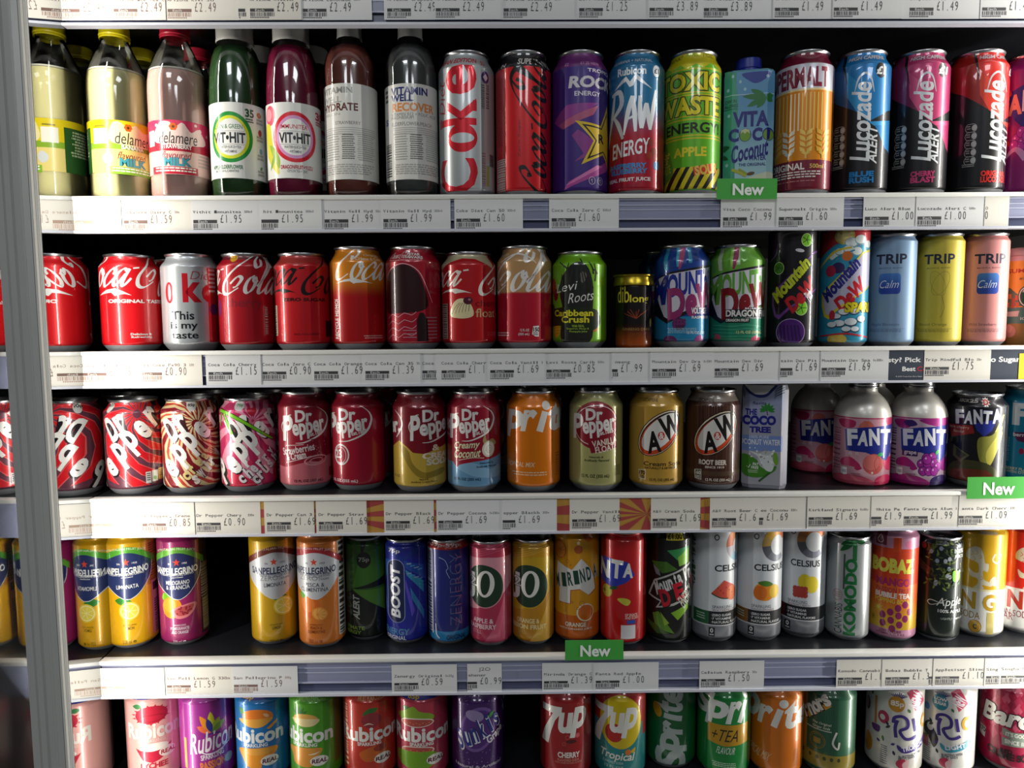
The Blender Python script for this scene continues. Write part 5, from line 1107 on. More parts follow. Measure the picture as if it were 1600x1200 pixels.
def a_s4(A):
    A.o = W2; ribs_(A, 130, 180, 'a85a2a'); A.B(95, 130, 'a8262a'); A.R_(846, 170, 900, 810, 'd0ccc4'); bars(A, 852, 180, 885, 800, '2a2a2a', 5, True, .6)
    leaf(A, 640, 520, 70, 50, 165, '4f9a2e'); A.E(655, 590, 70, 74, 'c8601a'); A.E(645, 575, 50, 52, 'd8742a'); A.E(720, 635, 54, 44, 'd8862e', -15); A.E(720, 635, 46, 36, 'e0a04a', -15)
    for t in range(6): A.S_([(700, 640), (700+60*cos(t*.5-1.4), 640+50*sin(t*.5-1.4))], 'c8742a', 3, 0)
    sp(A, W2, 695, .84, 'babcbf', 'a02830', ['PESCA &', 'CLEMENTINA'], True, '2c3050', 'd8b0b0', ['PEACH &', 'CLEMENTINE'], '8a3a10')
can('sleek', 4, 465, 540, 'orange slim can with pale grey dome label and a bar code edge', 'c66f22', a_s4, yb=1014, key='q4', group='domed fruit drink cans')
def a_lg(A):
    A.o = W2; A.P([(860, 100), (1160, 100), (1160, 640), (1060, 560), (945, 475), (860, 560)], '2f5a1c'); A.P([(945, 475), (1000, 250), (1160, 180), (1160, 400)], '3c6e22'); A.P([(945, 475), (1160, 480), (1160, 640)], '4a7a26'); A.P([(945, 472), (1160, 400), (1160, 460)], '0d120c'); A.P([(1000, 110), (1060, 110), (1010, 260)], '10150c')
    A.E(1024, 278, 48, 54, '14180f'); A.T('75p', 990, 260, 1060, 296, '8a8f84', .03); A.T('LUCOZADE', 885, 240, 942, 640, '3a4a34', .03, .2, r=90); A.T('ALERT', 948, 515, 990, 672, 'a8ada4', .04, .2, r=90)
    A.T('ULTIMATE', 880, 722, 1020, 746, '7a9a3a', .03); A.T('ENERGY', 880, 752, 1000, 776, '7a9a3a', .03)
can('slim', 4, 540, 598, 'dark green and black slim can standing set back in shade', '10140f', a_lg, yb=1002, key='q5')
def a_bo(A):
    A.o = W2
    for P, c in (([(1150, 300), (1200, 280), (1200, 330), (1150, 470)], '2a5ab0'), ([(1290, 280), (1420, 330), (1420, 420), (1300, 330)], '1f4aa0'), ([(1300, 340), (1420, 440), (1420, 520), (1310, 380)], '2f8ab0'), ([(1300, 400), (1360, 620), (1340, 660), (1300, 460)], '5a4ac0'), ([(1330, 460), (1420, 640), (1420, 700), (1340, 540)], '2f7ab0'), ([(1150, 520), (1180, 560), (1190, 680), (1150, 620)], '4a5ac8'), ([(1160, 180), (1290, 260), (1420, 160), (1420, 190), (1290, 290), (1160, 210)], '16308a')): A.P(P, c)
    for i in range(8): A.R_(1310+(i % 4)*24, 300+i*16, 1340+(i % 4)*24, 308+i*16, ('8aa0c0', '4a90c0')[i % 2])
    A.T('75p', 1196, 206, 1268, 240, 'd8dae0', .03, .1)
    O = arcp(1240, 330, 56, 56, 180, 360, 8)+arcp(1240, 650, 56, 50, 0, 180, 8); A.P(O, '8a94c8'); A.P([(1240+(a-1240)*.92, 490+(b-490)*.985) for a, b in O], '16204a'); A.T('BOOST', 1204, 320, 1266, 660, 'd8dae0', .04, .15, r=90)
    A.T('ENERGY', 1164, 738, 1322, 782, '4a86b0', .025, .05); A.T('ORIGINAL', 1176, 786, 1300, 816, 'd0d4dc', .025)
can('slim', 4, 598, 660, 'royal blue slim can with sideways white lettering', '1b2390', a_bo, yb=1007, key='q6')
def a_ze(A):
    A.o = W3; A.B(140, 212, '9c1c18'); A.T('59p-59p-59p', -60, 172, 210, 202, 'd8c8c4', .025, .05); A.B(758, 850, '1f7aae')
    A.R_(-40, 212, 30, 780, 'c9c9d0'); bars(A, -30, 230, 22, 420, '24285a', 3, True, .6); bars(A, -30, 440, 22, 780, '24285a', 6, True, .6)
    for k in range(24): A.S_([(45, 300+k*18), (130, 280+k*18)], '14207a', 4, 0)
    A.S_([(72, 262, 5), (110, 280, 3), (130, 330, 3), (118, 350, 3), (140, 400, 3)], '9ab0d0')
    A.T('ZENERGY', 140, 240, 214, 716, '5a6094', -.02, .0, r=90); A.T('ZENERGY', 176, 235, 216, 720, '9a5a7a', -.022, 0, r=90); A.T('ORIGINAL', 114, 780, 240, 814, '10204a', .03); A.S_([(46, 710), (50, 780), (70, 806)], 'd0d4dc', 8)
can('slim', 4, 665, 728, 'dark blue slim can with red price band round its top', '1c2370', a_ze, yb=1008, key='q7')
def a_j2(A, x, c1, c2, c3, t1, t2):
    A.o = W3; X = lambda q: q+x
    for k in range(7): A.S_([(X(260), 190+k*16), (X(380), 160+k*14), (X(540), 130+k*12)], c3, 5)
    A.P([(X(200), 290), (X(400), 262), (X(560), 270), (X(560), 640), (X(200), 660)], c2); A.P([(X(200), 650), (X(330), 610), (X(450), 540), (X(560), 440), (X(560), 900), (X(200), 900)], c1); A.P([(X(520), 470), (X(520), 900), (X(330), 900), (X(430), 740)], c3)
    A.E(X(366), 455, 142, 148, c2, 10, n=40); A.E(X(366), 455, 136, 142, '17321f', 10, n=40)
    A.S_([(X(300), 372, 16), (X(296), 460, 30), (X(290), 520, 26), (X(262), 552, 8)], 'd8d6cf'); A.T('J', X(262), 372, X(312), 552, 'd8d6cf', .03); A.T('2', X(276), 396, X(324), 462, 'd8d6cf', .01, ol=('17321f', .05))
    A.E(X(378), 440, 62, 90, 'd8d6cf', -6); A.E(X(378), 440, 32, 74, '17321f', -6)
    for i, t in enumerate((t1, t2)): A.T(t, X(366-9.2*len(t)), 672+i*40, X(366+9.2*len(t)), 704+i*40, 'd8b8c0' if x == 0 else 'd8c890', .03)
    A.T('STILL', X(300), 752, X(352), 778, 'c88a98' if x == 0 else 'b89850', .01)
can('slim', 4, 733, 796, 'raspberry pink slim can with dark green oval', 'b0304e', lambda A: a_j2(A, 0, 'a62a4a', 'cf8c98', 'c0506c', 'APPLE &', 'RASPBERRY'), yb=1011, key='q8', group='green oval juice cans')
can('slim', 4, 799, 862, 'mustard orange slim can with dark green oval', 'b8860e', lambda A: a_j2(A, 300, 'b07a12', 'b99418', 'c89a3a', 'ORANGE &', 'PASSION FRUIT'), yb=1009, key='q9', group='green oval juice cans')
def a_mi(A):
    A.o = W3; A.B(650, 860, 'c05a10'); A.E(880, 220, 56, 62, 'c8641a'); A.E(880, 220, 46, 52, 'd88a3a')
    for t in range(8): A.S_([(880, 220), (880+44*cos(t*.8), 220+48*sin(t*.8))], 'c8641a', 4, 0)
    A.E(1002, 208, 28, 28, 'a8501a'); A.E(1002, 165, 10, 11, 'd8c8a0'); A.E(1070, 120, 40, 40, 'c8641a'); A.E(1050, 630, 62, 60, 'd8d0b8'); A.E(1052, 630, 54, 52, 'c8641a')
    for x, y, r in ((932, 290, 12), (950, 315, 7), (1025, 568, 18), (1000, 600, 9), (915, 622, 10), (960, 560, 8)): A.E(x, y, r, r, 'a8641a', ring=3)
    M = [(866, 300), (960, 345), (1020, 268), (1080, 340), (1100, 400), (1110, 480), (1068, 515), (1010, 470), (950, 480), (948, 570), (875, 570), (878, 480), (862, 420)]; A.P([(a+4, b+4) for a, b in M], 'a83a1a'); A.P(M, 'd8d6d0')
    word(A, ((868, 428), (1108, 358)), 'MIRINDA', '123f34', 'cfcdc6', 92, 38, 6, 4, .03, .03)
    A.T('ORANGE', 916, 696, 1052, 726, 'dcd4c4', .04); A.T('WITH ORANGE JUICE', 880, 734, 1088, 750, 'dcd4c4', .02); A.R_(832, 640, 850, 790, '3a3a34')
can('sleek', 4, 863, 933, 'tall amber orange slim can with a big white M', 'cf900f', a_mi, yb=1006, key='qa')
def a_fr(A):
    A.o = W3; A.P([(1130, 300), (1180, 272), (1330, 290), (1378, 380), (1320, 430), (1240, 465), (1180, 450), (1130, 440)], '22309a')
    for ch, a, b_, y0, y1 in (('N', 1150, 1214, 290, 410), ('T', 1222, 1300, 280, 405), ('A', 1302, 1368, 300, 396)): A.T(ch, a, y0, b_, y1, 'd6d6d2', .055, 0, r=-4)
    A.E(1195, 500, 44, 42, 'a8a030'); leaf(A, 1210, 480, 70, 26, 15, '1c4a2a'); A.P([(1264, 542), (1310, 532), (1350, 550), (1340, 578), (1310, 578)], 'b8b43a', 1); A.E(1180, 500, 12, 10, '5a6a1a')
    A.T('SIP SNACK', 1316, 636, 1398, 656, 'd8b8b0', .02); A.T('AND SCAN', 1316, 656, 1398, 674, 'd8b8b0', .02); A.R_(1330, 680, 1384, 706, '2a4aa0'); A.R_(1290, 714, 1384, 806, 'd0ccd0')
can('sleek', 4, 938, 1006, 'glossy red slim can with blue and white logo patch, behind the green New tab', 'b00a12', a_fr, yb=1010, key='qb')
def a_mb(A):
    A.o = W4; A.R_(174, 100, 288, 148, 'c9b81c'); A.T('£1.00', 182, 106, 282, 142, '17150c', .04)
    def P(p, c): A.P(p, c)
    P([(80, 300), (180, 290), (250, 340), (150, 370), (110, 340)], '3f6a1e'); P([(180, 215), (320, 190), (320, 230), (250, 280)], '2f8a4a'); P([(250, 260), (320, 200), (320, 300), (260, 320)], '7ab03a'); P([(210, 630), (320, 570), (320, 610), (255, 680)], '7aaa2a'); P([(90, 650), (130, 630), (235, 770), (110, 740)], '5c8a22'); P([(40, 700), (110, 720), (200, 770), (120, 780)], '3a5a16'); P([(90, 320), (130, 350), (140, 390), (110, 380)], '7a7a80'); P([(140, 630), (200, 700), (170, 720)], '88a83a')
    P([(60, 535), (100, 420), (200, 370), (330, 300), (330, 520), (230, 580), (110, 610), (140, 560)], 'b8b8b4'); P([(72, 528), (106, 430), (200, 382), (330, 315), (330, 505), (225, 565), (128, 596), (150, 552)], '15160f')
    word(A, ((118, 470), (325, 360)), 'Mountain', 'd0d0cc', '101010', 96, 34, 18, 0, .05, .03); word(A, ((172, 530), (350, 440)), 'DEW', 'b8102a', '101010', 116, 78, 16, 0, .06, .04); A.T('ENERGY', 255, 480, 345, 570, 'c8c8b8', .01, .2, r=45)
can('sleek', 4, 1011, 1076, 'black slim can with green shards and a yellow price label', '0e0f0e', a_mb, yb=1007, key='qc')
def a_ce(A, x, yo, acc, fruit, sub, grad_c):
    A.o = W4; X = lambda q: q+x; Y = lambda q: q+yo
    A.R_(X(-240), Y(560), X(-138), Y(650), acc); A.R_(X(-138), Y(560), X(160), Y(650), '1c1d22'); fine(A, X(-220), Y(580), X(-160), Y(630), 'a8b8a8', 3, 3, .4); A.B(Y(655), Y(800), '8c8e94', 's'); A.B(Y(651), Y(657), 'c8c8ca')
    A.E(X(-92), Y(66), 18, 20, '3c4048', ring=7)
    c = X(0)+38; n = 14
    for k in range(n):
        a0 = 20+k*(290/n); t = k/(n-1); A.E(c, Y(120), 108, 112, grad_c[min(len(grad_c)-1, int(t*len(grad_c)))], a0=a0, a1=a0+290/n+.6, n=3); 
    A.E(c+8, Y(124), 60, 66, 'cdd0d3'); A.P([(c+70, Y(90)), (c+150, Y(60)), (c+150, Y(200)), (c+70, Y(150))], 'cdd0d3')
    A.T('CELSIUS', X(-104), Y(248), X(86), Y(292), '1c1e24', .02)
    fruit(A, X, Y); A.T('SPARKLING', X(-116), Y(520), X(10), Y(540), '5a5c62', .0); A.T(sub, X(-116), Y(544), X(30), Y(558), '8a6a6a', 0)
    for i, t in enumerate(('·ZERO SUGAR', '·7 VITAMINS', '·NATURAL FLAVORS')): A.T(t, X(-120), Y(576+i*24), X(-120+11.5*len(t)), Y(592+i*24), 'd4d4d4', .02)
    A.R_(X(-136), Y(668), X(-96), Y(728), '1c1d22'); A.T('0', X(-126), Y(674), X(-106), Y(704), 'd8d8d8', .02); A.R_(X(-130), Y(712), X(-102), Y(720), 'b0b0b0'); A.T('HIGH CAFFEINE', X(-110), Y(738), X(60), Y(754), '3a3c42', .01)
def f_wm(A, X, Y): A.P([(X(-122), Y(436)), (X(-40), Y(350)), (X(20), Y(390)), (X(30), Y(470)), (X(-60), Y(470))], 'c84a3a'); A.S_([(X(-122), Y(440)), (X(-60), Y(468)), (X(-10), Y(474))], '2c4a2c', 8); A.E(X(10), Y(440), 46, 50, 'd8703a'); [A.E(X(-80+i*18), Y(400+(i % 3)*18), 3, 5, '3a1a1a') for i in range(6)]
def f_mg(A, X, Y): A.E(X(-30), Y(430), 74, 62, 'd8861e'); A.E(X(-60), Y(440), 46, 48, 'd06a20'); A.E(X(30), Y(430), 40, 46, 'd8b02a'); leaf(A, X(-80), Y(372), 110, 40, -5, '4a7a2a')
def f_rb(A, X, Y): A.E(X(-10), Y(392), 44, 52, 'd0bc28'); A.E(X(40), Y(410), 46, 56, 'd8c22a'); [A.E(X(-70+(i % 4)*22), Y(440+(i//4)*22), 17, 17, 'a83c34') for i in range(12)]
can('cel', 4, 1081, 1149, 'white slim can with watermelon picture and green accent', 'cdd0d3', lambda A: (a_ce(A, 604, 60, '1f5a34', f_wm, 'WATERMELON', ['3aa04a', '5a8a90', 'c8783a', 'c06a4a', 'a8a0a8', '8ab0c0', '6a9ab0']), [A.T(c_, 345, 150+i*38, 375, 178+i*38, '3a6a4a', .02) for i, c_ in enumerate('sparkling')]), yb=1005, fin='m', key='qd', group='white slim cans')
can('cel', 4, 1149, 1221, 'white slim can with mango picture and brown accent', 'cdd0d3', lambda A: a_ce(A, 870, 55, '7a5220', f_mg, 'MANGO LEMONADE', ['d07040', 'd08a2a', 'd0a02a', 'b89850', '55585e', '6a6e78', '8a8e9a']), yb=1004, fin='m', key='qe', group='white slim cans')
can('cel', 4, 1221, 1285, 'white slim can with raspberry and peach picture and maroon accent', 'cdd0d3', lambda A: a_ce(A, 1116, 28, '5a1c20', f_rb, 'RASPBERRY PEACH', ['d0702a', 'd0742a', 'c8762a', 'a06a3a', '55585e', '6a6e78', '8a8e9a']), yb=999, fin='m', key='qf', group='white slim cans')
def a_ko(A):
    A.o = W5
    for r_, l_ in ((205, 130), (185, 100), (150, 70), (30, 70), (-20, 90)): leaf(A, 275, 150, l_, 40, r_+15, '1f6a36')
    A.R_(262, 150, 290, 280, '2c7a3e'); A.T('KOMODO', 214, 268, 296, 780, '1a7a3c', .06, 0, r=90); A.T('CANNABIS', 156, 576, 206, 776, '26382c', .0, 0, r=90)
    A.R_(204, 240, 216, 475, '4a544c'); A.E(170, 520, 36, 38, 'a07a78', ring=4); fine(A, 148, 500, 192, 540, 'a07a78', 3, 3, .5); A.T('250 ml', 88, 215, 108, 310, '5a605c', .0, .2, r=90); fine(A, 70, 330, 100, 720, '60666a', 26, 5, .3)
can('slim', 4, 1284, 1349, 'silver slim can with green sideways lettering and leaf', 'a9aeb0', a_ko, yb=1003, key='qg', fin='s')
def a_bb(A):
    A.o = W5; A.R_(420, 40, 490, 185, '6a1430'); A.S_([(450, 118), (430, 155), (450, 172), (468, 155), (450, 118)], 'd8b8c0', 5, 3); A.R_(380, 200, 760, 440, 'c83a12'); A.R_(534, 126, 586, 220, 'cc4416'); A.R_(330, 200, 420, 440, 'b83212'); A.E(640, 172, 34, 26, 'c86a8a')
    A.R_(380, 440, 760, 740, grad('c8a022', 'd05a18', .02, .06)); A.T('BOBAZ', 402, 266, 672, 366, 'd4cc4a', .075, 0); A.T('MANGO', 430, 396, 650, 452, '9a1f58', .055); A.T('PASSION FRUIT', 432, 462, 660, 496, '9a1f3a', .02); A.T('BUBBLE TEA', 428, 496, 652, 532, 'dcd4cc', .05); A.T('POPPING BOBA', 428, 536, 650, 566, 'c8b83a', .02)
    for x, y in ((480, 650), (530, 625), (580, 595), (625, 570), (482, 705), (535, 680), (585, 645), (628, 665), (592, 705), (545, 735), (655, 620)): A.E(x, y, 22, 24, '861a58')
    A.star(450, 606, 44, 'd4c04a', 10, .2); A.star(420, 680, 40, '8a6a1a', 10, .15); A.T('LOW CALORIE', 462, 746, 606, 764, '6a1a3a', .02); A.T('VITAMIN A, C, B & E', 440, 766, 626, 780, '6a1a3a', .02)
can('sleek', 4, 1352, 1428, 'lilac pink slim can with orange panel and purple pearls', 'b87f9a', a_bb, yb=1004, key='qh')
def a_ap(A):
    A.o = W5; r = random.Random(11)
    for i in range(100):
        x = r.uniform(760, 975); y = r.uniform(140, 440) if x < 880 else r.uniform(140, 480); leaf(A, x, y, r.uniform(22, 42), r.uniform(9, 16), r.uniform(0, 360), ('5a6a2a', '46582a', '7a8a3a', '5f7a34', '30421e')[i % 5])
    for i in range(12): A.E(r.uniform(780, 970), r.uniform(170, 450), 13, 15, ('8a94a8', '9aa0a8')[i % 2])
    for i in range(6): a = r.uniform(760, 900); b = r.uniform(200, 420); A.S_([(a, b), (a+40, b+30), (a+90, b+10), (a+120, b+50)], '4a5a26', 4)
    A.P([(930, 350), (948, 340), (970, 352), (972, 400), (950, 415), (932, 405)], '6ab01e', 1); A.E(742, 195, 20, 22, 'b8382c'); leaf(A, 742, 175, 22, 10, 60, 'c8c0b8'); A.T('Appletiser', 720, 235, 768, 430, '7a4a3a', .0, .3, r=75)
    A.T('100%', 935, 196, 985, 226, 'c8ccc8', .03); A.T('JUICE', 935, 236, 985, 262, 'c8ccc8', .02)
    A.T('Apple', 838, 520, 985, 590, 'd0d4d0', .0, .25, r=4); A.S_([(850, 555, 4), (800, 545, 6), (780, 560, 6), (800, 578, 5), (850, 560, 3), (900, 530, 3)], 'd0d4d0'); A.T('100% APPLE', 846, 600, 985, 622, 'd0d4d0', .02); A.T('LIGHTLY SPARKLING', 868, 654, 1010, 668, 'b0b4b0', .0)
can('slim', 4, 1430, 1498, 'very dark green slim can with leafy vine pattern', '101c18', a_ap, yb=1004, key='qi')
def a_si(A, x, red):
    A.o = W5; X = lambda q: q+x; w_ = 'd4d2cc'; b_ = 'c8210f' if red else 'b8900c'
    A.R_(X(800), 475, X(1500), 860, w_); A.B(480, 860, w_); A.B(468, 482, 'd0c8a0' if not red else 'd8c8c0')
    A.P([(X(1030), 230), (X(1060), 200), (X(1090), 190), (X(1120), 200), (X(1140), 240), (X(1150), 290), (X(1175), 300), (X(1170), 350), (X(1140), 345), (X(1150), 400), (X(1190), 420), (X(1200), 445), (X(1140), 440), (X(1150), 465), (X(1085), 465), (X(1110), 435), (X(1105), 400), (X(1060), 390), (X(1045), 340), (X(1075), 360), (X(1110), 360), (X(1105), 300), (X(1060), 285), (X(1028), 270)], 'c4bca4', 1); A.S_([(X(1215), 230), (X(1200), 270), (X(1235), 290), (X(1250), 230)], 'c4bca4', 14); A.P([(X(1190), 400), (X(1220), 380), (X(1230), 440), (X(1190), 430)], 'c4bca4', 1)
    for a, b in ((1060, 225), (1090, 215), (1115, 240), (1075, 260), (1130, 380)): A.S_([(X(a), b), (X(a+14), b+16), (X(a-4), b+28)], b_, 4)
    if not red:
        A.T('SI', X(850), 494, X(976), 604, 'b08a1c', .04); A.T('N', X(1000), 494, X(1104), 608, 'b08a1c', .04); A.T('G', X(1148), 498, X(1236), 612, 'b08a1c', .04); A.T('SODA', X(1004), 626, X(1134), 672, '8a6a1a', .0); A.E(X(1105), 722, 44, 44, '8a6414'); A.E(X(1105), 722, 40, 40, 'c89a2a'); A.T('C', X(1092), 706, X(1118), 740, '1a140a', .05); A.T('LEMON', X(940), 626, X(992), 660, '8a6a1a', 0); A.R_(X(1180), 620, X(1226), 770, 'b8a860')
        A.T('SINGHA', X(1110), 84, X(1230), 104, 'a8a090', .03)
    else:
        A.T('S', 1140, 476, 1236, 600, 'b0301c', .05); A.T('I', 1264, 488, 1296, 600, 'b0301c', .05); A.T('N', 1316, 486, 1420, 606, 'b0301c', .05); A.T('LEMON SODA', 1230, 616, 1480, 660, '8a2a3a', .0); A.T('SUGAR', 1232, 640, 1360, 690, '8a2a3a', .0)
can('sleek', 4, 1496, 1563, 'gold over white slim can with a pale heraldic animal', 'bd9208', lambda A: a_si(A, 0, False), yb=998, key='qj', group='heraldic soda cans')
can('sleek', 4, 1556, 1634, 'red over white slim can cut off by the right edge', 'c4200e', lambda A: a_si(A, 330, True), yb=993, key='qk', group='heraldic soda cans')
behind('qc', 'black slim can in shade behind the black can with green shards', dx=.004, dy=.062)
behind('q6', 'blue slim can in shade behind the royal blue can', dx=.004, dy=.056)
behind('qk', 'red slim can in shade between the gold and red heraldic cans', dx=-.028, dy=.075)

# ------------------------------------------------------------ lowest shelf in view: fruit soda cans cut off by the bottom edge
def rub(A, o, x, base2, neck, fruit, y0=575, wcol='d8d8d2', sub=True, real=True, necktxt=None):
    A.o = o; X = lambda q: q+x
    if neck: A.B(300, 400, neck); A.T(necktxt or '85p', X(70), 372, X(150), 402, 'c8a83a', .04); A.T(necktxt or '85p', X(250), 366, X(320), 396, 'c8a83a', .04)
    fruit(A, X)
    A.T('Rubicon', X(-2), y0, X(340), y0+98, wcol, .04, 0)
    if sub: A.T('SPARKLING', X(86), y0+100, X(238), y0+124, wcol, .035)
    if real: A.E(X(248), y0+220, 60, 34, 'd8d4ca'); A.T('REAL', X(200), y0+206, X(300), y0+234, '5a1a3a', .045, .1)
def f_man(A, X, c1='d8741a', c2='d88a22', lf='3f7a2a'):
    leaf(A, X(96), 490, 60, 40, 130, lf); A.E(X(175), 505, 105, 52, c1, -4); A.P([(X(70), 520), (X(270), 520), (X(230), 560), (X(170), 572), (X(110), 560)], 'd89a3a', 1); A.E(X(235), 498, 22, 10, 'e0b080', -35)
    A.P([(X(240), 580), (X(300), 545), (X(300), 560), (X(255), 590)], c2, 1); A.P([(X(70), 712), (X(290), 712), (X(270), 770), (X(200), 800), (X(190), 835), (X(110), 830), (X(80), 780)], c2, 1); A.E(X(170), 730, 100, 22, 'd8983a')
def a_ly(A):
    A.o = V1; A.B(300, 392, '2a3a8a')
    A.T('85p', 895, 362, 938, 386, 'c8b03a', .03); A.T('85p', 1058, 344, 1108, 372, 'c8b03a', .03)
    leaf(A, 945, 432, 76, 36, 175, '2f6a3a'); A.E(996, 490, 110, 58, 'b01a34')
    for k in range(14): t = rad(20+k*24.0); A.P([(996+104*cos(t-.1), 490+54*sin(t-.1)), (996+124*cos(t), 490+68*sin(t)), (996+104*cos(t+.1), 490+54*sin(t+.1))], 'b01a34')
    A.E(996, 512, 92, 24, '961428', ring=5); A.T('Rubicon', 850, 540, 1172, 642, 'd8cfc4', .04); A.T('SPARKLING', 905, 646, 1080, 664, 'd8c4bc', .01)
    A.P([(890, 700), (915, 715), (1000, 728), (1090, 710), (1118, 690), (1090, 760), (1030, 790), (990, 800), (930, 780)], 'b01a34', 0); A.E(1004, 700, 96, 26, 'e0d8cc'); A.E(1090, 744, 58, 34, 'ddd0c4'); A.T('REAL', 1046, 730, 1140, 758, 'a01a2c', .04, .1); A.T('LYCHEE', 915, 800, 1090, 838, 'b01a34', .05)
can('c330', 5, 200, 285, 'pale pink can with red lychee picture, lowest shelf beside the mirrored panel', 'd79c94', a_ly, H=.124, key='f1', group='fruit soda cans')
def a_pa(A):
    A.o = V1
    for r_, c in ((150, 'd8643a'), (120, 'd8861e'), (92, 'c8c022'), (60, '9aa82a'), (35, '6a8a2a')): leaf(A, 1388, 610, 150 if r_ in (92, 120) else 110, 46, r_, c)
    leaf(A, 1388, 612, 110, 40, 105, '2a2a7a'); A.S_([(1340, 628), (1388, 618), (1440, 626)], '2a2a7a', 8)
    A.T('Rubicon', 1250, 596, 1520, 730, 'dcd4d8', .015, .2, r=6); A.S_([(1300, 726, 4), (1370, 750, 10), (1450, 735, 8), (1520, 690, 3)], 'dcd4d8'); A.T('SPARKLING', 1310, 744, 1460, 780, 'd8ccd4', .03, 0, r=5); A.T('PASSION', 1306, 792, 1470, 846, 'd8783a', .05, 0, r=5); A.E(1490, 815, 34, 30, 'a8b0b0'); A.R_(1212, 640, 1226, 840, 'c8a050')
can('c330', 5, 285, 364, 'purple can with an orange and yellow lotus flower', '8e2480', a_pa, H=.124, key='f2', group='fruit soda cans')
can('c330', 5, 373, 450, 'bright blue can with navy neck and mango picture', '176aa8', lambda A: rub(A, V2, 0, None, '2a3284', f_man), H=.122, key='f3', group='fruit soda cans')
def f_pin(A, X):
    for a in (60, 90, 120, 35, 145): leaf(A, X(130), 500, 70, 20, a, '2c6a26')
    A.E(X(160), 525, 90, 42, 'c89a4a'); A.P([(X(90), 520), (X(250), 520), (X(220), 560), (X(130), 564)], 'd0c08a', 1); A.P([(X(76), 712), (X(260), 712), (X(240), 770), (X(190), 830), (X(100), 820), (X(84), 770)], 'cc8a34', 1); A.S_([(X(180), 750, 3), (X(220), 745, 10), (X(250), 735, 3)], 'dcd0b0')
can('c330', 5, 455, 533, 'leaf green can with pineapple picture', '478f1a', lambda A: (rub(A, V2, 328, None, None, f_pin), A.T('SPARKLING EXPRESSION', 430, 374, 650, 408, '8ac05a', .01), A.R_(676, 420, 730, 842, '6a5a2a')), H=.122, key='f4', group='fruit soda cans')
def f_plm(A, X):
    leaf(A, X(120), 492, 110, 46, 20, '2f6a26'); A.E(X(180), 530, 66, 50, '8a2a30'); A.S_([(X(130), 560, 3), (X(160), 550, 9), (X(190), 560, 3)], 'd0b8a0'); A.P([(X(100), 740), (X(190), 700), (X(260), 720), (X(250), 780), (X(180), 800), (X(120), 790)], 'b85a1c', 1); A.E(X(230), 720, 44, 22, '8a3020')
can('c330', 5, 538, 618, 'tomato red can with dark plum picture', 'b02c1c', lambda A: (rub(A, V2, 748, None, None, f_plm, 570), A.T('FRUIT FLAVOURED', 838, 378, 1020, 406, 'd89a60', .02), bars(A, 752, 440, 776, 842, 'd8a090', 4, True, .5)), H=.122, key='f5', group='fruit soda cans')
def f_gua(A, X):
    leaf(A, X(110), 470, 90, 44, 170, '3f6a26'); A.P([(X(20), 500), (X(60), 470), (X(110), 440), (X(150), 470), (X(220), 490), (X(240), 525), (X(130), 560), (X(30), 530)], '7a9a26', 1); A.E(X(130), 545, 114, 30, 'd8ccc0'); A.E(X(130), 546, 106, 24, 'a8453c'); A.E(X(130), 730, 114, 30, 'd8ccc0'); A.E(X(130), 730, 106, 24, 'a8453c'); A.P([(X(18), 745), (X(242), 745), (X(220), 840), (X(40), 840)], '6a9a1e', 1)
    for k in range(9): A.E(X(50+k*20), 546+(k % 2)*8, 6, 3, 'c87a5a'); A.E(X(50+k*20), 728+(k % 2)*8, 6, 3, 'c87a5a')
can('c330', 5, 618, 697, 'rose red can with navy neck and cut guava picture', 'a83046', lambda A: rub(A, V2, 1095-2, None, '23308a', lambda A, X: f_gua(A, lambda q: q+1095), y0=575), H=.122, key='f6', group='fruit soda cans')
def a_su(A):
    A.o = V3; r = random.Random(5); A.E(280, 590, 118, 150, '6a4a8a', -20); A.E(280, 590, 100, 130, '4a2470', -20); A.E(260, 500, 60, 36, '8a7aa4', -15)
    for k in range(70): x = r.uniform(130, 430); y = r.choice((r.uniform(340, 430), r.uniform(730, 840))); A.E(x, y, r.uniform(1.5, 4), r.uniform(1.5, 4), '8a6aa8')
    word(A, ((168, 660), (440, 500)), 'Sunkist', '1f2c78', 'd8d6da', 132, 44, 14, 10, .03, .07); A.T('Grape', 332, 610, 430, 680, 'd4d0d8', .03, .1, r=28); leaf(A, 345, 520, 56, 24, 45, '3a8a3a')
    A.T('Natural & Artificial', 140, 822, 420, 842, 'b0a8b8', .02)
can('c355', 5, 710, 782, 'dark purple can with slanting white outlined lettering', '3a1458', a_su, H=.1235, key='f7')
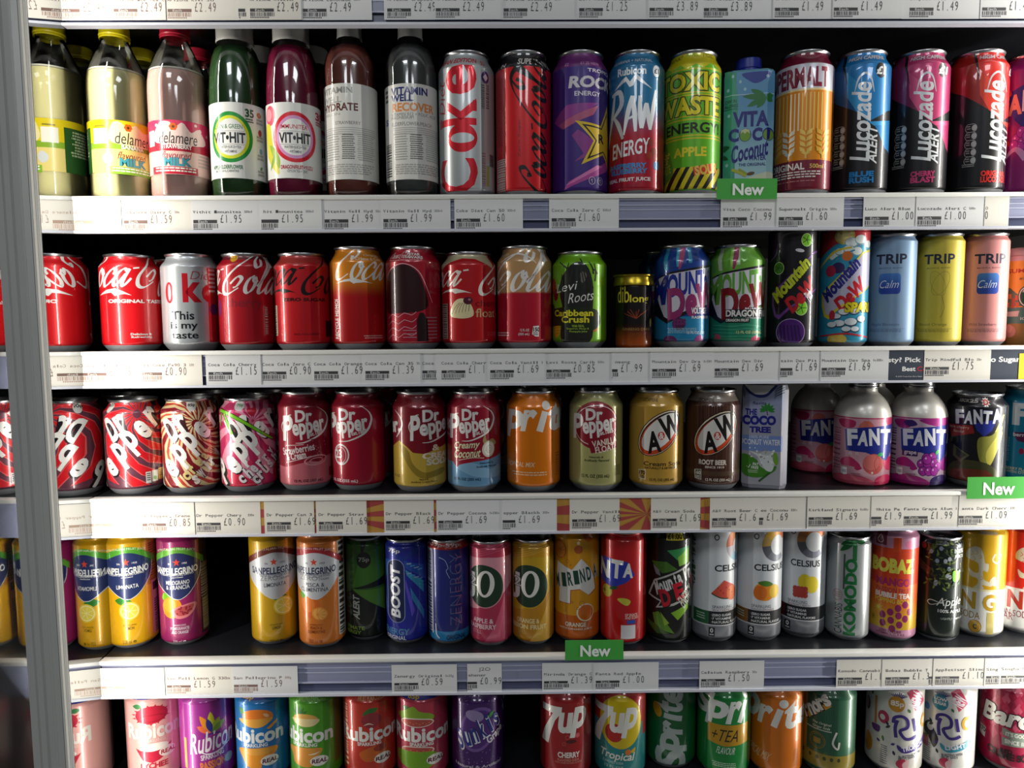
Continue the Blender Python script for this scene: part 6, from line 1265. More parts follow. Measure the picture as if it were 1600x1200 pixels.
def a_7(A, x, trop):
    A.o = V3; X = lambda q: q+x
    if trop:
        A.R_(X(700), 560, X(1020), 842, '1f7a7a'); A.B(650, 900, '1f7a7a'); A.E(X(880), 545, 150, 172, 'c4ac14', n=44); A.E(X(838), 615, 62, 62, 'a8201c')
        for k in range(6): A.S_([(X(700), 700+k*26), (X(760), 690+k*26), (X(800), 705+k*26)], '2f8c88', 5)
    A.P([(X(712), 450), (X(836), 444), (X(832), 480), (X(790), 540), (X(764), 620), (X(748), 702), (X(706), 700), (X(722), 620), (X(760), 530), (X(778), 492), (X(712), 494)], 'd8d6cf')
    A.T('u', X(812), 478, X(900), 614, 'd8d6cf', .05, .12); A.T('p', X(902), 446, X(984), 644, 'd8d6cf', .05, .18)
    if not trop:
        for a, b, r in ((940, 432, 10), (975, 420, 14), (1000, 410, 18), (870, 640, 14), (935, 630, 15), (848, 684, 12), (990, 720, 10)): A.E(X(a), b, r, r, 'b85a50', ring=3)
        A.E(X(932), 632, 14, 14, 'c85a5a'); A.E(X(895), 668, 34, 12, '4a1214'); A.T('CHERRY', X(808), 738, X(948), 776, 'dcd4cc', .045); A.T('FLAVORED SODA', X(808), 782, X(944), 798, 'c89080', .01); A.T('WITH OTHER NATURAL FLAVORS', X(792), 802, X(960), 814, 'c89080', .0)
    else:
        A.T('Tropical', X(752), 738, X(966), 806, 'd6d6c8', .02, .2, r=-3); A.E(X(930), 738, 20, 20, 'c8702a'); A.P([(X(945), 735), (X(975), 712), (X(968), 745)], 'c8a02a', 1); A.T('FLAVORED SODA', X(770), 802, X(900), 818, 'a8c8c0', .01); A.T('12 FL OZ', X(780), 832, X(900), 850, 'a8c8c0', .01)
can('c355', 5, 848, 920, 'deep red can with big white numeral and cherry word', '94161a', lambda A: a_7(A, 0, False), H=.1235, key='f8', group='big white numeral cans')
can('c355', 5, 932, 1006, 'can with red shoulder, yellow disc and teal foot', 'a01e22', lambda A: a_7(A, 340, True), H=.1235, key='f9', group='big white numeral cans')
def a_sv(A):
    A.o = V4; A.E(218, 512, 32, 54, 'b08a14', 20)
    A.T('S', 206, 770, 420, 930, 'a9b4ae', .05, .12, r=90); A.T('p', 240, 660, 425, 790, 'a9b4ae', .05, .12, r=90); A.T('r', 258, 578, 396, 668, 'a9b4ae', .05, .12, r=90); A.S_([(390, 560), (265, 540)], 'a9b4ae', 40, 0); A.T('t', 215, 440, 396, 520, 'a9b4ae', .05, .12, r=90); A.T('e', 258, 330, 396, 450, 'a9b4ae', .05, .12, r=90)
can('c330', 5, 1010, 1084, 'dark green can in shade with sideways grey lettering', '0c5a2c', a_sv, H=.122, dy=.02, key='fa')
def a_st(A):
    A.o = V4
    for ch, a, b_, y0, y1 in (('S', 496, 620, 388, 560), ('p', 575, 720, 440, 625), ('r', 722, 806, 435, 596)): A.T(ch, a, y0, b_, y1, 'd6d8d2', .05, .22)
    A.S_([(800, 590), (840, 440)], 'd6d8d2', 38, 0); A.E(846, 402, 24, 26, 'd6d8d2')
    A.P([(580, 610), (860, 600), (860, 740), (700, 758), (582, 740)], 'b08412'); A.T('+TEA', 612, 640, 800, 724, '1a140c', .0, .3); A.T('FLAVOUR', 648, 764, 774, 814, 'd0d8cc', .0, .25); fine(A, 614, 876, 790, 914, 'a8c8a8', 3, 3, .5)
can('c355', 5, 1092, 1168, 'green can with mustard panel and slanting white lettering', '0c7a34', a_st, H=.1235, key='fb')
def a_so(A):
    A.o = V4
    for ch, a, b_, y0, y1 in (('p', 850, 945, 425, 680), ('r', 945, 1035, 480, 620), ('t', 1120, 1212, 430, 628), ('e', 1200, 1300, 490, 612)): A.T(ch, a, y0, b_, y1, 'd6d4cc', .05, .2)
    A.S_([(1050, 622), (1096, 492)], 'd6d4cc', 46, 0); A.E(1118, 452, 34, 30, 'd6d4cc'); A.T('TROPICAL MIX', 860, 800, 1030, 862, 'd8b890', .0, .3, r=-8); bars(A, 1190, 780, 1222, 900, 'a85a14', 3, True, .5)
can('c355', 5, 1172, 1252, 'bright orange can with huge slanting white letters, lowest shelf', 'c96a06', a_so, H=.1235, key='fc')
def a_ve(A):
    A.o = V4; A.R_(1200, 330, 1292, 900, 'b07a1c'); [A.R_(1292+k*11, 330, 1297+k*11, 900, '1f4a34') for k in range(20)]; A.B(820, 920, '8a7a2a'); [A.E(1270+k*50, 850, 12, 14, '3a3a1a') for k in range(6)]
    A.P([(1240, 620), (1420, 400), (1460, 470), (1250, 670)], 'b8801c'); word(A, ((1215, 610), (1420, 420)), 'Vernors', 'd0ccc0', '15130f', 110, 62, 36, 0, .05, .09)
    A.T('The Original', 1330, 596, 1460, 618, 'c8ccb8', .01, .2); A.T('Ginger Soda', 1334, 622, 1454, 646, 'c8ccb8', .01, .2); A.R_(1290, 648, 1465, 656, 'a8b0a0'); A.E(1366, 732, 60, 58, '8a7420', ring=5); A.E(1366, 732, 48, 46, '8a7420', ring=3); A.R_(1340, 712, 1392, 752, '8a7420'); A.T('12 FL OZ (355 mL)', 1290, 800, 1440, 826, '5a6a3a', .03)
    A.S_([(1500, 650), (1475, 730), (1510, 770), (1520, 720)], 'd0ccc0', 14)
can('c355', 5, 1250, 1316, 'gold and dark green can with lettering climbing to the right', '2a5e42', a_ve, H=.122, key='fd')
def a_rio(A, x, blue):
    A.o = V5; X = lambda q: q+x; pu = '3a2878'
    A.P([(X(760), 370), (X(830), 340), (X(880), 440), (X(820), 500)], 'b83a58'); A.T('NEW', X(780), 380, X(860), 470, 'dcd0d4', .05, 0, r=60)
    for a in range(9): A.S_([(X(705+(a-4)*3), 410), (X(650+a*14), 372+abs(a-4)*5)], pu, 6, 0)
    A.E(X(690), 455, 58, 56, '2a7a92' if blue else 'b8801c'); A.T('85p' if not blue else 'LOW', X(648), 430 if not blue else 420, X(740), 480 if not blue else 445, 'd8d4cc', .04)
    if blue: A.T('SUGAR', X(650), 450, X(735), 474, 'd8d4cc', .04)
    if not blue:
        A.E(X(602), 570, 42, 46, 'b02a52'); A.E(X(596), 572, 20, 20, 'd8c8c8'); A.E(X(490), 530, 30, 50, '2a2050'); A.E(X(488), 530, 20, 38, '8a4a2a'); A.P([(X(524), 650), (X(580), 645), (X(574), 690), (X(534), 690)], '6a3a7a', 1); A.R_(X(540), 440, X(556), 640, 'c07a3a'); A.E(X(500), 800, 50, 70, 'c0801e'); A.E(X(500), 800, 44, 62, 'c89234', ring=6)
    else:
        A.E(X(600), 515, 24, 26, '5a8ac0'); A.P([(X(590), 640), (X(625), 610), (X(650), 650), (X(690), 720), (X(660), 790), (X(620), 730), (X(590), 700)], '2c2a2a', 1); A.E(X(628), 650, 26, 28, 'd0ccc4'); A.R_(X(560), 720, X(620), 800, 'b86a6a')
    for a, b, l, r_, c in ((560, 360, 40, 20, '2a2a34'), (620, 640, 44, 40, '2f3a2a'), (600, 700, 50, 280, '3a6a3a'), (640, 620, 40, 120, '2a2a34'), (770, 480, 36, 300, '3a6a3a'), (690, 820, 40, 110, '2a2a34'), (560, 740, 34, 330, pu), (660, 750, 34, 30, pu), (525, 420, 36, 250, '3a6a3a')): leaf(A, X(a), b, l, 20, r_, c)
    A.S_([(X(700), 565), (X(686), 620), (X(694), 690)], pu, 24); A.S_([(X(672), 590), (X(680), 550), (X(730), 535), (X(768), 560), (X(770), 610), (X(720), 640), (X(756), 690), (X(800), 690), (X(840), 670)], pu, 24); A.S_([(X(806), 548), (X(824), 640)], pu, 24, 0); A.E(X(880), 580, 46, 50, 'c89a2a'); A.E(X(880), 580, 22, 26, 'd8d4cc')
    A.P([(X(705), 740), (X(760), 760), (X(860), 720), (X(900), 690), (X(910), 730), (X(850), 770), (X(760), 795), (X(712), 775)], pu if not blue else '2f8aa0', 1); A.T('TROPICAL' if not blue else 'LIGHT', X(735), 732, X(880), 766, 'd8d4dc', .04, 0, r=14)
    A.T('BURSTING WITH', X(715), 800, X(860), 818, '3a3a4a', .02, 0, r=12); A.T('FRUIT SINCE', X(715), 822, X(830), 838, '3a3a4a', .02, 0, r=12)
    A.P([(X(712), 850), (X(760), 840), (X(780), 905), (X(730), 905), (X(700), 880)], 'b82a4a', 1); A.P([(X(745), 870), (X(790), 840), (X(780), 905), (X(755), 910)], 'd8b0b0', 1); fine(A, X(590), 770, X(640), 905, '3a3a3a', 9, 3, .4)
can('c330', 5, 1354, 1440, 'white can with purple lettering, orange price disc and painted fruit', 'cbc8c0', lambda A: a_rio(A, 0, False), H=.124, key='fe', group='white painted fruit cans')
can('c330', 5, 1434, 1512, 'white can with purple lettering, teal disc and painted leaves', 'cac8c2', lambda A: a_rio(A, 312, True), H=.124, key='ff', group='white painted fruit cans')
def a_ba(A):
    A.o = V5
    for i in range(12):
        for j in range(6):
            x = 1270+i*42; y = 340+j*62+(i % 2)*31; A.P([(x-38, y), (x, y-56), (x+38, y), (x, y+56)], ('a01038', 'b84a64', '8c0f34', 'a82848')[(i*3+j*2) % 4])
    A.T("Barq's", 1322, 480, 1720, 660, 'd0ccc4', .05, .2, ol=('1c1014', .05)); A.P([(1455, 630), (1530, 650), (1700, 640), (1700, 690), (1530, 700), (1460, 680)], '7a8478'); A.T("IT'S GOOD", 1482, 655, 1640, 684, 'd0d0c4', .03); A.P([(1455, 700), (1700, 690), (1700, 740), (1460, 755)], '7a8478'); A.T('SINCE 1898', 1478, 708, 1650, 738, 'd0d0c4', .03)
    A.P([(1302, 680), (1344, 690), (1338, 765), (1300, 750)], 'd0c8c8'); A.T('170', 1304, 692, 1342, 730, '2a1018', .04); A.T('RED', 1450, 780, 1536, 808, '1c1014', .05); A.T('CREME SODA', 1360, 786, 1700, 838, '1c1014', .05, 0, arc=-18)
can('c355', 5, 1533, 1622, 'dark pink diamond patterned can, lowest shelf, at the right edge', '8e0f36', a_ba, H=.1255, key='fg')
behind('f2', 'purple can in shade behind the lotus flower can', dx=.010, dy=.072)
behind('fe', 'white painted can in deep shade left of the orange disc can', dx=-.050, dy=.076)
behind('fg', 'pink can in shade between the teal disc can and the diamond can', dx=-.035, dy=.080)
behind('f7', 'purple can in deep shade behind the dark purple can', dx=.004, dy=.074)
behind('f8', 'red can in deep shade behind the cherry can', dx=.010, dy=.074)

# ------------------------------------------------------------ price labels, green tabs and printed strips on the rails
PAPER = mat('label_paper', 'd3d3d2', .42, 0, .25); PAPERW = mat('label_paper_warm', 'd4d0c6', .45, 0, .2)
ROWY = {0: (7, 11, 24, 20, 24.5, 33.5, 36, -8), 1: (24, 28.5, 40.5, 36, 41, 51, 55.5, 2), 2: (21.5, 25, 37.5, 33, 37.3, 47, 54, 5), 3: (27.5, 32, 43.5, 39, 43, 53, 58.5, 7), 4: (30, 34, 45, 41, 44.7, 54, 58, 12)}
TAGC = [0]
def flat_text(bm, s, x0, x1, z0, z1, y, mi, b=0, pitch=None):
    if pitch is None:
        P, F = glyphs(s, b); X0, X1, Y0, Y1 = bounds(P)
        V = [bm.verts.new((x0+(a-X0)/(X1-X0)*(x1-x0), y, z0+(c-Y0)/(Y1-Y0)*(z1-z0))) for a, c in P]
        for f in F:
            try: bm.faces.new([V[k] for k in f]).material_index = mi
            except ValueError: pass
        return
    for i, ch in enumerate(s):
        if ch == ' ' : continue
        P, F = glyphs(ch, b); X0, X1, Y0, Y1 = bounds(P); w_ = pitch*(.30 if ch in "il.1'" else .80)
        if x0+i*pitch+w_ > x1: break
        a0 = x0+i*pitch+(pitch*.8-w_)/2; h = z1-z0; k = h/.70
        V = [bm.verts.new((a0+(a-X0)/(X1-X0 or 1)*w_, y, z0+c*k)) for a, c in P]
        for f in F:
            try: bm.faces.new([V[j] for j in f]).material_index = mi
            except ValueError: pass
def price_label(row, x0, x1, xb, title, price, where, fade=0, warm=False, small='', hand=None):
    ztop = Zr(SHELF[row][0]); ym = proj((0, 0, Zr(sum(SHELF[row])/2)))[1]; py = .83/FPX*1.005
    def X(p): return at_y(p, ym-(p-800)*.0085, -.0078).x
    def Zp(d):
        # rail pixel offset below the shelf edge -> height
        if row == 0: return Zr(SHELF[0][1])+(44-d)*py
        return ztop-d*py*(.99 if row < 3 else 1.03)
    t_, p0, p1, b0, b1, c1, bot, top = ROWY[row]
    TAGC[0] += 1; y = -.0078-(TAGC[0] % 3)*.00035
    bm = bmesh.new(); a, b = X(x0), X(x1); add_box(bm, a, b, y, y+.0003, Zp(bot), Zp(top), 0); yy = y-.00012
    r = random.Random(TAGC[0]*7); zc = lambda d: Zp(d)
    def quad(p, q, z0, z1, mi, d=0):
        p, q = max(p, a+.0003), min(q, b-.0003)
        if q > p: bm.faces.new([bm.verts.new(v) for v in ((p, yy-d, z0), (q, yy-d, z0), (q, yy-d, z1), (p, yy-d, z1))]).material_index = mi
    B0 = X(xb); px = X(xb+1)-B0; start = max(B0, a+.0006); sk = max(0, int((start-B0)/(4.75*px)+.99))
    if title: flat_text(bm, title[sk:], B0+sk*4.75*px, b-.0004, zc(t_+2.2), zc(t_-2.2), yy, 1, .0, 4.75*px)
    if small: flat_text(bm, small, B0+80*px, b-.0006, zc(t_+1.8), zc(t_-1.8), yy, 2, 0, 2.6*px)
    if price:
        pp = X(xb+42)
        for i, ch in enumerate(price):
            P, _ = glyphs(ch, -.008); q0, q1, _a, _b = bounds(P); w_ = (q1-q0)*10.2*px; g0 = pp+i*7.1*px+(5.4*px-w_)/2
            if ch == '.': w_ *= 1.3
            if g0 < a or g0+w_*.5 > b: continue
            flat_text(bm, ch, g0, g0+w_, zc(p1), zc(p0) if ch != '.' else zc(p1-1.4), yy, 1, -.008)
    quad(B0, X(xb+37), zc(b1), zc(b0), 1)
    if B0+8*px > a: flat_text(bm, 'Each', max(B0+8*px, a), min(B0+22*px, b), zc(b1-.6), zc(b0+.6), yy-.0001, 0)
    q = 0
    while q < 37:
        d = r.choice((.7, .9, 1.3, 1.8)); quad(X(xb+q), X(xb+q+d), zc(c1-2.6), zc(b1+.8), 2); q += d+r.choice((.7, 1.0, 1.5))
    q = 0
    while q < 30: quad(X(xb+q), X(xb+q+1.6), zc(c1), zc(c1-1.9), 2); q += 2.5
    if hand: flat_text(bm, hand, X(748), X(766), zc(25), zc(18), yy, 1, -.01)
    ik = (mat('label_ink', '2b2b2e', .6), mat('label_ink_light', '4a4448', .6)) if not fade else ((mat('faded_ink', '6a5048', .6), mat('faded_ink_light', '9a7a6c', .6)) if fade == 1 else (mat('pale_ink', 'a08878', .6), mat('pale_ink_light', 'b89c8c', .6)))
    o = from_bm('price_label', bm, [PAPERW if warm else PAPER, *ik], None, False)
    z = (Zp(bot)+Zp(top))/2; xm = (a+b)/2
    for v in o.data.vertices: v.co -= Vector((xm, y, z))
    o.location = (xm, y, z)
    tag(o, 'price label reading %s, %s' % (price, where) if price else 'price label, %s' % where, 'price label', 'price labels on the shelf rails')
L = price_label
N = 'topmost rail, '
L(0, 84, 176, 88, 'Arizona Aritea', '£2.49', N+'leftmost, with faded print', 1, True); L(0, 176, 259, 178, 'Arizona Ice Tea Crea', '£2.49', N+'with faded print above the yellow cap', 1, True); L(0, 259, 372, 262, 'Arizona Kiwi Str', '£2.49', N+'between the red cap and the white cap', 1, True)
L(0, 372, 389, 346, '', '', N+'a narrow slip right of the dark green bottle', 0, True); L(0, 389, 471, 391, 'Arizona Rizzler', '£2.49', N+'above the dark pink bottle', 0, True); L(0, 471, 581, 473, 'Arizona Lemonade', '£2.49', N+'above the reddish brown water bottle', 0, False, '500m'); L(0, 600, 679, 605, 'Arizona Grapead', '£2.49', N+'above the grey water bottle'); L(0, 679, 783, 681, 'Arizona Watermel', '£2.49', N+'above the silver half litre can', 0, False, '500ml')
L(0, 783, 902, 787, 'Arizona Blueberr', '£2.49', N+'above the red and purple half litre cans', 0, False, '500m'); L(0, 902, 1013, 905, 'Levi Roots Troppu', '£1.25', N+'above the brush lettered can', 0, False, '500ml'); L(0, 1013, 1098, 1015, 'Huel Rtd Black E', '£3.89', N+'above the hazard stripe can'); L(0, 1098, 1208, 1100, 'Huel Black Editi', '£3.89', N+'above the pale blue carton', 0, False, '500m')
L(0, 1208, 1301, 1211, 'Green Globe Aloe', '£1.49', N+'above the wheat ear can', 0, False, '50'); L(0, 1301, 1410, 1303, 'Just Drink Blueb', '£1.49', N+'above the blue topped can', 0, False, '500m'); L(0, 1410, 1532, 1422, 'Simplee Aloe Ver', '£1.49', N+'above the cerise topped can', 0, False, '500m'); L(0, 1532, 1640, 1535, 'Green Globe Al', '£1.49', N+'cut off by the right edge')
L(1, 104, 190, 108, 'Delamere Dairy B', '£1.59', 'under the banana milk bottle', 2, True); L(1, 190, 300, 193, 'Delamere Dairy C', '£1.59', 'under the strawberry milk bottle', 1, True, '50m'); L(1, 300, 408, 302, 'Vithit Immunitea', '£1.95', 'under the dark green bottle', 0, False, '500ml'); L(1, 408, 503, 398, 'Vithit Immunitea', '£1.95', 'under the dark pink bottle', 0, False, '500ml')
L(1, 503, 597, 507, 'Vitamin Well Hyd', '£1.99', 'under the reddish brown water bottle', 0, False, '50m'); L(1, 597, 704, 599, 'Vitamin Well Hyd', '£1.99', 'under the grey water bottle', 0, False, '500ml'); L(1, 710, 817, 713, 'Coke Diet Can 50', '£1.60', 'under the silver half litre can', 0, False, '500ml'); L(1, 858, 967, 862, 'Coca Cola Zero C', '£1.60', 'under the purple star can', 0, False, '500ml')
L(1, 1126, 1213, 1130, 'Vita Coco Coconu', '£1.99', 'under the pale blue carton and green tab'); L(1, 1213, 1318, 1217, 'Supermalt Origin', '£1.60', 'under the wheat ear can', 0, False, '500m'); L(1, 1349, 1431, 1352, 'Luco Alert Blue', '£1.00', 'under the blue topped can'); L(1, 1431, 1538, 1434, 'Lucozade Alert C', '£1.00', 'under the cerise topped can', 0, False, '500m'); L(1, 1538, 1576, 1468, 'Lucozade Alert O', '£1.00', 'mostly covered, under the red topped black can', 0, True)
L(2, 122, 222, 129, 'Coca Cola Classi', '£1.15', 'under the leftmost red cola can', 1, True); L(2, 222, 316, 216, 'Diet Coke Pw90 3', '£0.90', 'under the short silver can', 1, True, '330'); L(2, 322, 408, 326, 'Coca Cola Cherry', '£1.15', 'under the dark necked red cola can'); L(2, 408, 489, 410, 'Coca Cola Zero C', '£0.90', 'under the black script cola can'); L(2, 489, 567, 491, 'Coca Cola Orange', '£1.69', 'under the orange topped cola can'); L(2, 567, 657, 571, 'Coca Cola Can 35', '£1.39', 'under the crimson arch can', 0, False, '35')
L(2, 657, 682, 660, 'Coca', '', 'narrow slip right of the crimson arch can'); L(2, 682, 763, 690, 'Coca Cola Cherry', '£1.19', 'under the ice cream scoop can'); L(2, 763, 851, 766, 'Coca Cola Vanill', '£1.69', 'under the tan topped can', 0, False, '35'); L(2, 851, 956, 854, 'Levi Roots Carib', '£0.85', 'under the lime green figure can', 0, False, '330m'); L(2, 956, 1016, 928, 'Blue Ginseng', '£1.99', 'under the gold lidded jar'); L(2, 1016, 1114, 1019, 'Mountain Dew Dra', '£1.69', 'under the navy soda can', 0, False, '1x330m'); L(2, 1114, 1219, 1117, 'Mountain Dew Dir', '£1.69', 'under the emerald soda can')
L(2, 1219, 1282, 1201, 'Mountain Dew Pit', '£1.69', 'under the black and purple can'); L(2, 1282, 1388, 1284, 'Mountain Dew Spa', '£1.69', 'under the cloud patterned can', 0, False, '1x330m'); L(2, 1444, 1548, 1446, 'Trip Mindful Blo', '£1.75', 'over the dark strip under the pastel cans', 0, True, '25m')
L(3, 131, 219, 138, 'Dr Pepper Can', '£0.90', 'faded, under the leftmost swirl can', 2, True); L(3, 219, 304, 222, 'Dr Pepper, Creme', '£0.85', 'under the cream swirl can', 1, True); L(3, 304, 407, 307, 'Dr Pepper Chery', '£0.90', 'under the pink swirl can', 0, True, '330m'); L(3, 413, 491, 417, 'Dr Pepper Can 35', '£1.69', 'under the strawberry cream can', 0, True); L(3, 494, 573, 498, 'Dr Pepper Strawb', '£1.69', 'under the plain dark red oval can', 0, True)
L(3, 600, 678, 603, 'Dr Pepper Blackb', '£1.69', 'under the mustard swirl can', 0, True); L(3, 682, 785, 685, 'Dr Pepper Cocona', '£1.69', 'under the coconut can', 0, False, '1x330m'); L(3, 785, 870, 768, 'Dr Pepper Blackb', '£1.69', 'under the orange can', 0, False, '355m'); L(3, 890, 968, 894, 'Dr Pepper Vanill', '£1.69', 'under the pale olive can', 0, True); L(3, 1017, 1094, 1020, 'A&W Cream Soda C', '£1.69', 'under the gold can', 0, True); L(3, 1109, 1186, 1113, 'A&W Root Beer Ca', '£1.69', 'under the brown wood can', 0, True); L(3, 1186, 1260, 1156, 'Coco Tree Coconu', '£1.69', 'under the grey white carton', 0, True, '330m')
L(3, 1261, 1361, 1264, 'Kirkland Signatu', '£1.69', 'under the empty gap left of the pink bottles', 0, True, '1x50m'); L(3, 1361, 1410, 1340, 'Fanta White Peac', '£1.99', 'cut short under the peach bottle', 0, True); L(3, 1410, 1498, 1413, 'Fanta Grape Alum', '£1.99', 'under the grape bottle', 0, True, '30'); L(3, 1498, 1640, 1498, 'Fanta Dark Cherr', '£1.09', 'right under the green tab of the black can', 0, True, '330')
L(4, 152, 257, 158, 'San Pellegri', '£1.59', 'faded, under the yellow navy dome can', 2, True); L(4, 257, 363, 260, 'San Pell Lemon G 330m', '£1.59', 'under the magenta dome can', 1, True); L(4, 363, 465, 365, 'San Pellegrino P', '£1.59', 'under the empty gap and yellow zero can', 1, False, '330g'); L(4, 612, 714, 616, 'Zenergy Original', '£0.59', 'under the royal and dark blue cans', 0, False, '1x25g'); L(4, 730, 784, 708, 'Refreshener', '£0.99', 'with handwriting, under the raspberry oval can', 0, False, '', 'J2O')
L(4, 847, 928, 850, 'Mirinda Orange C', '£1.39', 'under the amber can', 0, False, '3'); L(4, 928, 1029, 931, 'Fanta Red Apple', '£1.00', 'under the glossy red slim can'); L(4, 1093, 1194, 1096, 'Celsius Raspbery', '£1.50', 'under the white slim cans', 0, False, '35c'); L(4, 1307, 1378, 1310, 'Komodo Cannabis', '£1.19', 'under the silver green lettered can', 0, True); L(4, 1378, 1451, 1384, 'Bobaz Bubble Tea', '£1.39', 'under the lilac pearl can', 0, True); L(4, 1451, 1458, 1440, '', '', 'a sliver left of the dark vine can', 0, True); L(4, 1458, 1538, 1462, 'Appletiser Slimc', '£1.10', 'under the dark green vine can', 0, True); L(4, 1538, 1562, 1541, 'Singha', '', 'narrow slip under the gold heraldic can', 0, True); L(4, 1562, 1650, 1565, 'Singha U', '£1.10', 'lowest rail, at the right edge', 0, True)
GREEN = mat('green_tab', '3f9b3c', .35, 0, .3); TABW = mat('tab_white', 'dfe3dc', .5)
def new_tab(x0, x1, y0, y1, row, label, yoff=-.0118):
    ym = (y0+y1)/2; a, b = at_y(x0, ym, yoff), at_y(x1, ym, yoff); z1 = at_y((x0+x1)/2, y0, yoff).z; z0 = at_y((x0+x1)/2, y1, yoff).z
    bm = bmesh.new(); add_box(bm, a.x, b.x, yoff-.0006, yoff, z0-.003, z1, 0); w_ = b.x-a.x; h = z1-z0
    o = from_bm('shelf_tab', bm, [GREEN], None, False)
    bm = bmesh.new(); flat_text(bm, 'New', a.x+w_*.26, a.x+w_*.78, z0+h*.06, z0+h*.72, yoff-.0009, 0, .03); l = from_bm('lettering', bm, [TABW], o, False)
    c = Vector(((a.x+b.x)/2, yoff, (z0+z1)/2))
    for q in (o, l):
        for v in q.data.vertices: v.co -= c
    o.location = c; tag(o, label, 'sign', 'green tabs on the shelf edges')
new_tab(1120, 1214, 279, 307, 1, 'green tab with the word New, in front of the pale blue carton')
new_tab(883, 974, 1000, 1027, 4, 'green tab with the word New, in front of the amber and glossy red slim cans')
new_tab(1511, 1606, 745, 775, 3, 'green tab with the word New, under the black soda can at the right edge')
def strip(name, row, x0, x1, label, fn, cat='strip'):
    ym = proj((0, 0, Zr(sum(SHELF[row])/2)))[1]; X = lambda p: at_y(p, ym-(p-800)*.0085, -.0076).x
    zt, zb = Zr(SHELF[row][0])-.0055, Zr(SHELF[row][1])+.003; bm = bmesh.new(); mats = [ink('8f8f8c', 'p')]; add_box(bm, X(x0), X(x1), -.00755, -.00725, zb, zt, 0)
    fn(bm, X, zb, zt, mats); o = from_bm(name, bm, mats, None, False); c = Vector(((X(x0)+X(x1))/2, -.0074, (zb+zt)/2))
    for v in o.data.vertices: v.co -= c
    o.location = c; tag(o, label, cat)
def sun(bm, X, zb, zt, mats):
    mats[0] = ink('ad823a', 'p'); mats.append(ink('973e3c', 'p')); y = -.0077
    for cx, x0, x1 in ((560, 405, 640), (800, 640, 930), (1050, 930, 1112)):
        c = X(cx)-.03; zc = (zb+zt)/2; n = 22
        for k in range(0, n, 2):
            a0, a1 = 2*pi*k/n, 2*pi*(k+1)/n; P = [(c, zc), (c+.3*cos(a0), zc+.12*sin(a0)), (c+.3*cos(a1), zc+.12*sin(a1))]
            for ax, lim, sg in ((0, X(x0)+.0002, 1), (0, X(x1)-.0002, -1), (1, zb, 1), (1, zt, -1)):
                Q = []
                for i in range(len(P)):
                    p, q = P[i-1], P[i]; ip, iq = sg*(p[ax]-lim) >= 0, sg*(q[ax]-lim) >= 0
                    if ip != iq: t = (lim-p[ax])/(q[ax]-p[ax]); Q.append((p[0]+(q[0]-p[0])*t, p[1]+(q[1]-p[1])*t))
                    if iq: Q.append(q)
                P = Q
                if not P: break
            if len(P) > 2: bm.faces.new([bm.verts.new((x, y, z)) for x, z in P]).material_index = 1
strip('promotion_strip', 3, 405, 1112, 'red and yellow sunburst strip behind the price labels of the maroon cans', sun)
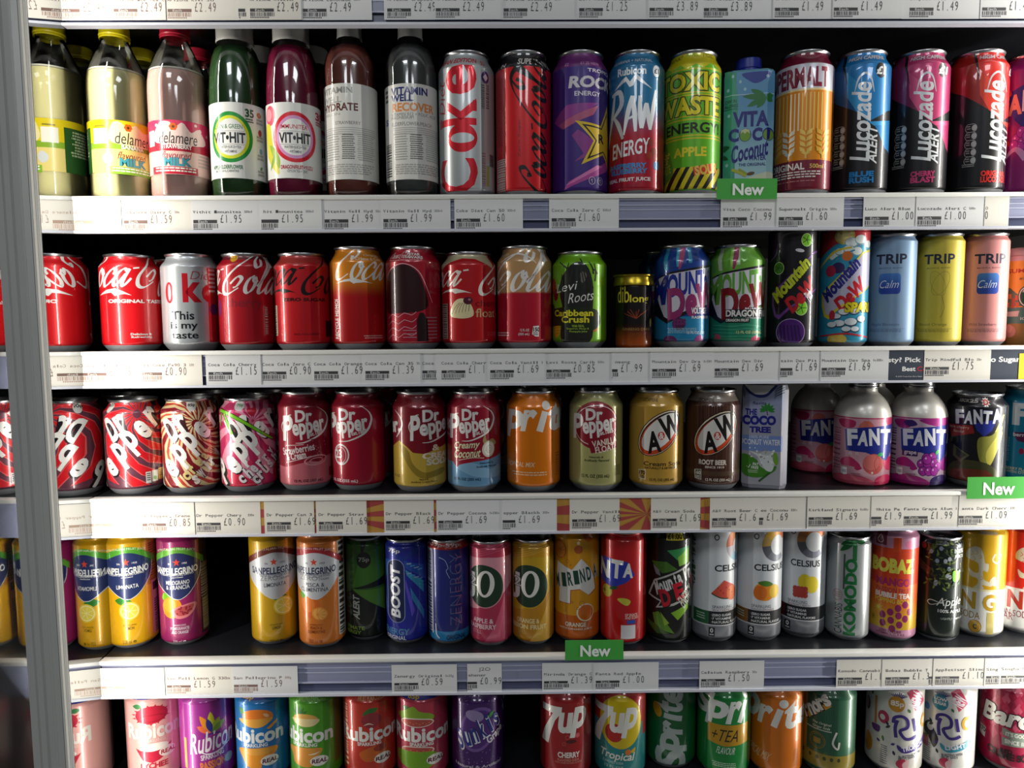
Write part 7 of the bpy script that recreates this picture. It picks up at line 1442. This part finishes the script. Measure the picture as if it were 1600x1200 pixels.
def dark(bm, X, zb, zt, mats):
    mats[0] = ink('2f3644', 'p'); mats += [ink('d8d8d6', 'p'), ink('b0202c', 'p'), ink('d6c01e', 'p')]; h = zt-zb; y = -.0077
    flat_text(bm, 'Tasty? Pick', X(1371), X(1439), zb+h*.56, zb+h*.78, y, 1, .03); flat_text(bm, 'Best', X(1410), X(1431), zb+h*.30, zb+h*.46, y, 1, .03); flat_text(bm, 'Coke', X(1433), X(1462), zb+h*.30, zb+h*.46, y, 2, .02); flat_text(bm, 'Zero Sugar', X(1524), X(1594), zb+h*.54, zb+h*.78, y, 1, .03)
    flat_text(bm, '© 2023 Coca-Cola Zero Sugar', X(1400), X(1442), zb+h*.09, zb+h*.14, y, 1); add_box(bm, X(1592), X(1640), y-.0003, y, zb, zt-.004, 3)
strip('promotion_strip', 2, 1386, 1640, 'dark slate strip with white words under the pastel slim cans', dark)

# ------------------------------------------------------------ added bay with copied cans, standing in for reflections left of the post
BX0, BX1 = -.90, -.530
struct(box('wall_left_bay', BX0, BX1, .30, .32, .1, 2.2, _M['black_back_panel'])).name = 'wall_back_bay'
struct(box('wall_left_bay', BX0-.02, BX0, -.05, .32, .1, 2.2, _M['black_back_panel']))
o = box('added_glass_door', BX0, -.5228, -.052, -.047, .1, 2.2, clear('door_glass', (.66, .67, .68, 1), .10, .05)); tag(o, 'dim glass door of the added bay standing in for reflections, at the far left edge', 'door')
for i in (1, 2, 3, 4, 5):
    zt, zb = Zr(SHELF[i][0]), Zr(SHELF[i][1]); t = thing('added_bay_shelf', 'added stand-in shelf behind the dim glass door, %s' % ('level with the milk bottles', 'level with the red cola cans', 'level with the swirl cans', 'level with the yellow slim cans', 'level with the pale pink cans')[i-1], 'shelf', (-.7225, 0, zt), group='added shelves behind the glass door')
    for nm, a in (('shelf_board', (-.198, .165, .0025, .299, -.020, -.001, BLACKP)), ('front_lip', (-.198, .165, -.0105, .002, -.0045, 0, LIP)), ('price_rail', (-.198, .165, -.006, 0, zb-zt, -.0045, RAILP))): box(nm, *a[:6], a[6], t)
def into_bay(key, x, label):  # adds a copy of a front can where its reflection would show
    r = behind(key, label, group='added drinks standing in for reflections', dx=x-ITEMS[key].location.x, dy=.0)
    r.rotation_euler = (0, 0, .55); return r
MIRX = -2
into_bay('q1', -.592, 'added yellow slim can for a reflection, behind the dim glass door, nearest the post'); into_bay('q1', -.660, 'added yellow slim can for a reflection, behind the dim glass door, at the picture edge')
into_bay('f1', -.592, 'added pale pink can for a reflection, behind the dim glass door, nearest the post'); into_bay('f1', -.660, 'added pale pink can for a reflection, behind the dim glass door, at the picture edge')
into_bay('c1', -.640, 'added red cola can for a reflection, behind the dim glass door'); into_bay('p1', -.625, 'added dark swirl can for a reflection, behind the dim glass door')
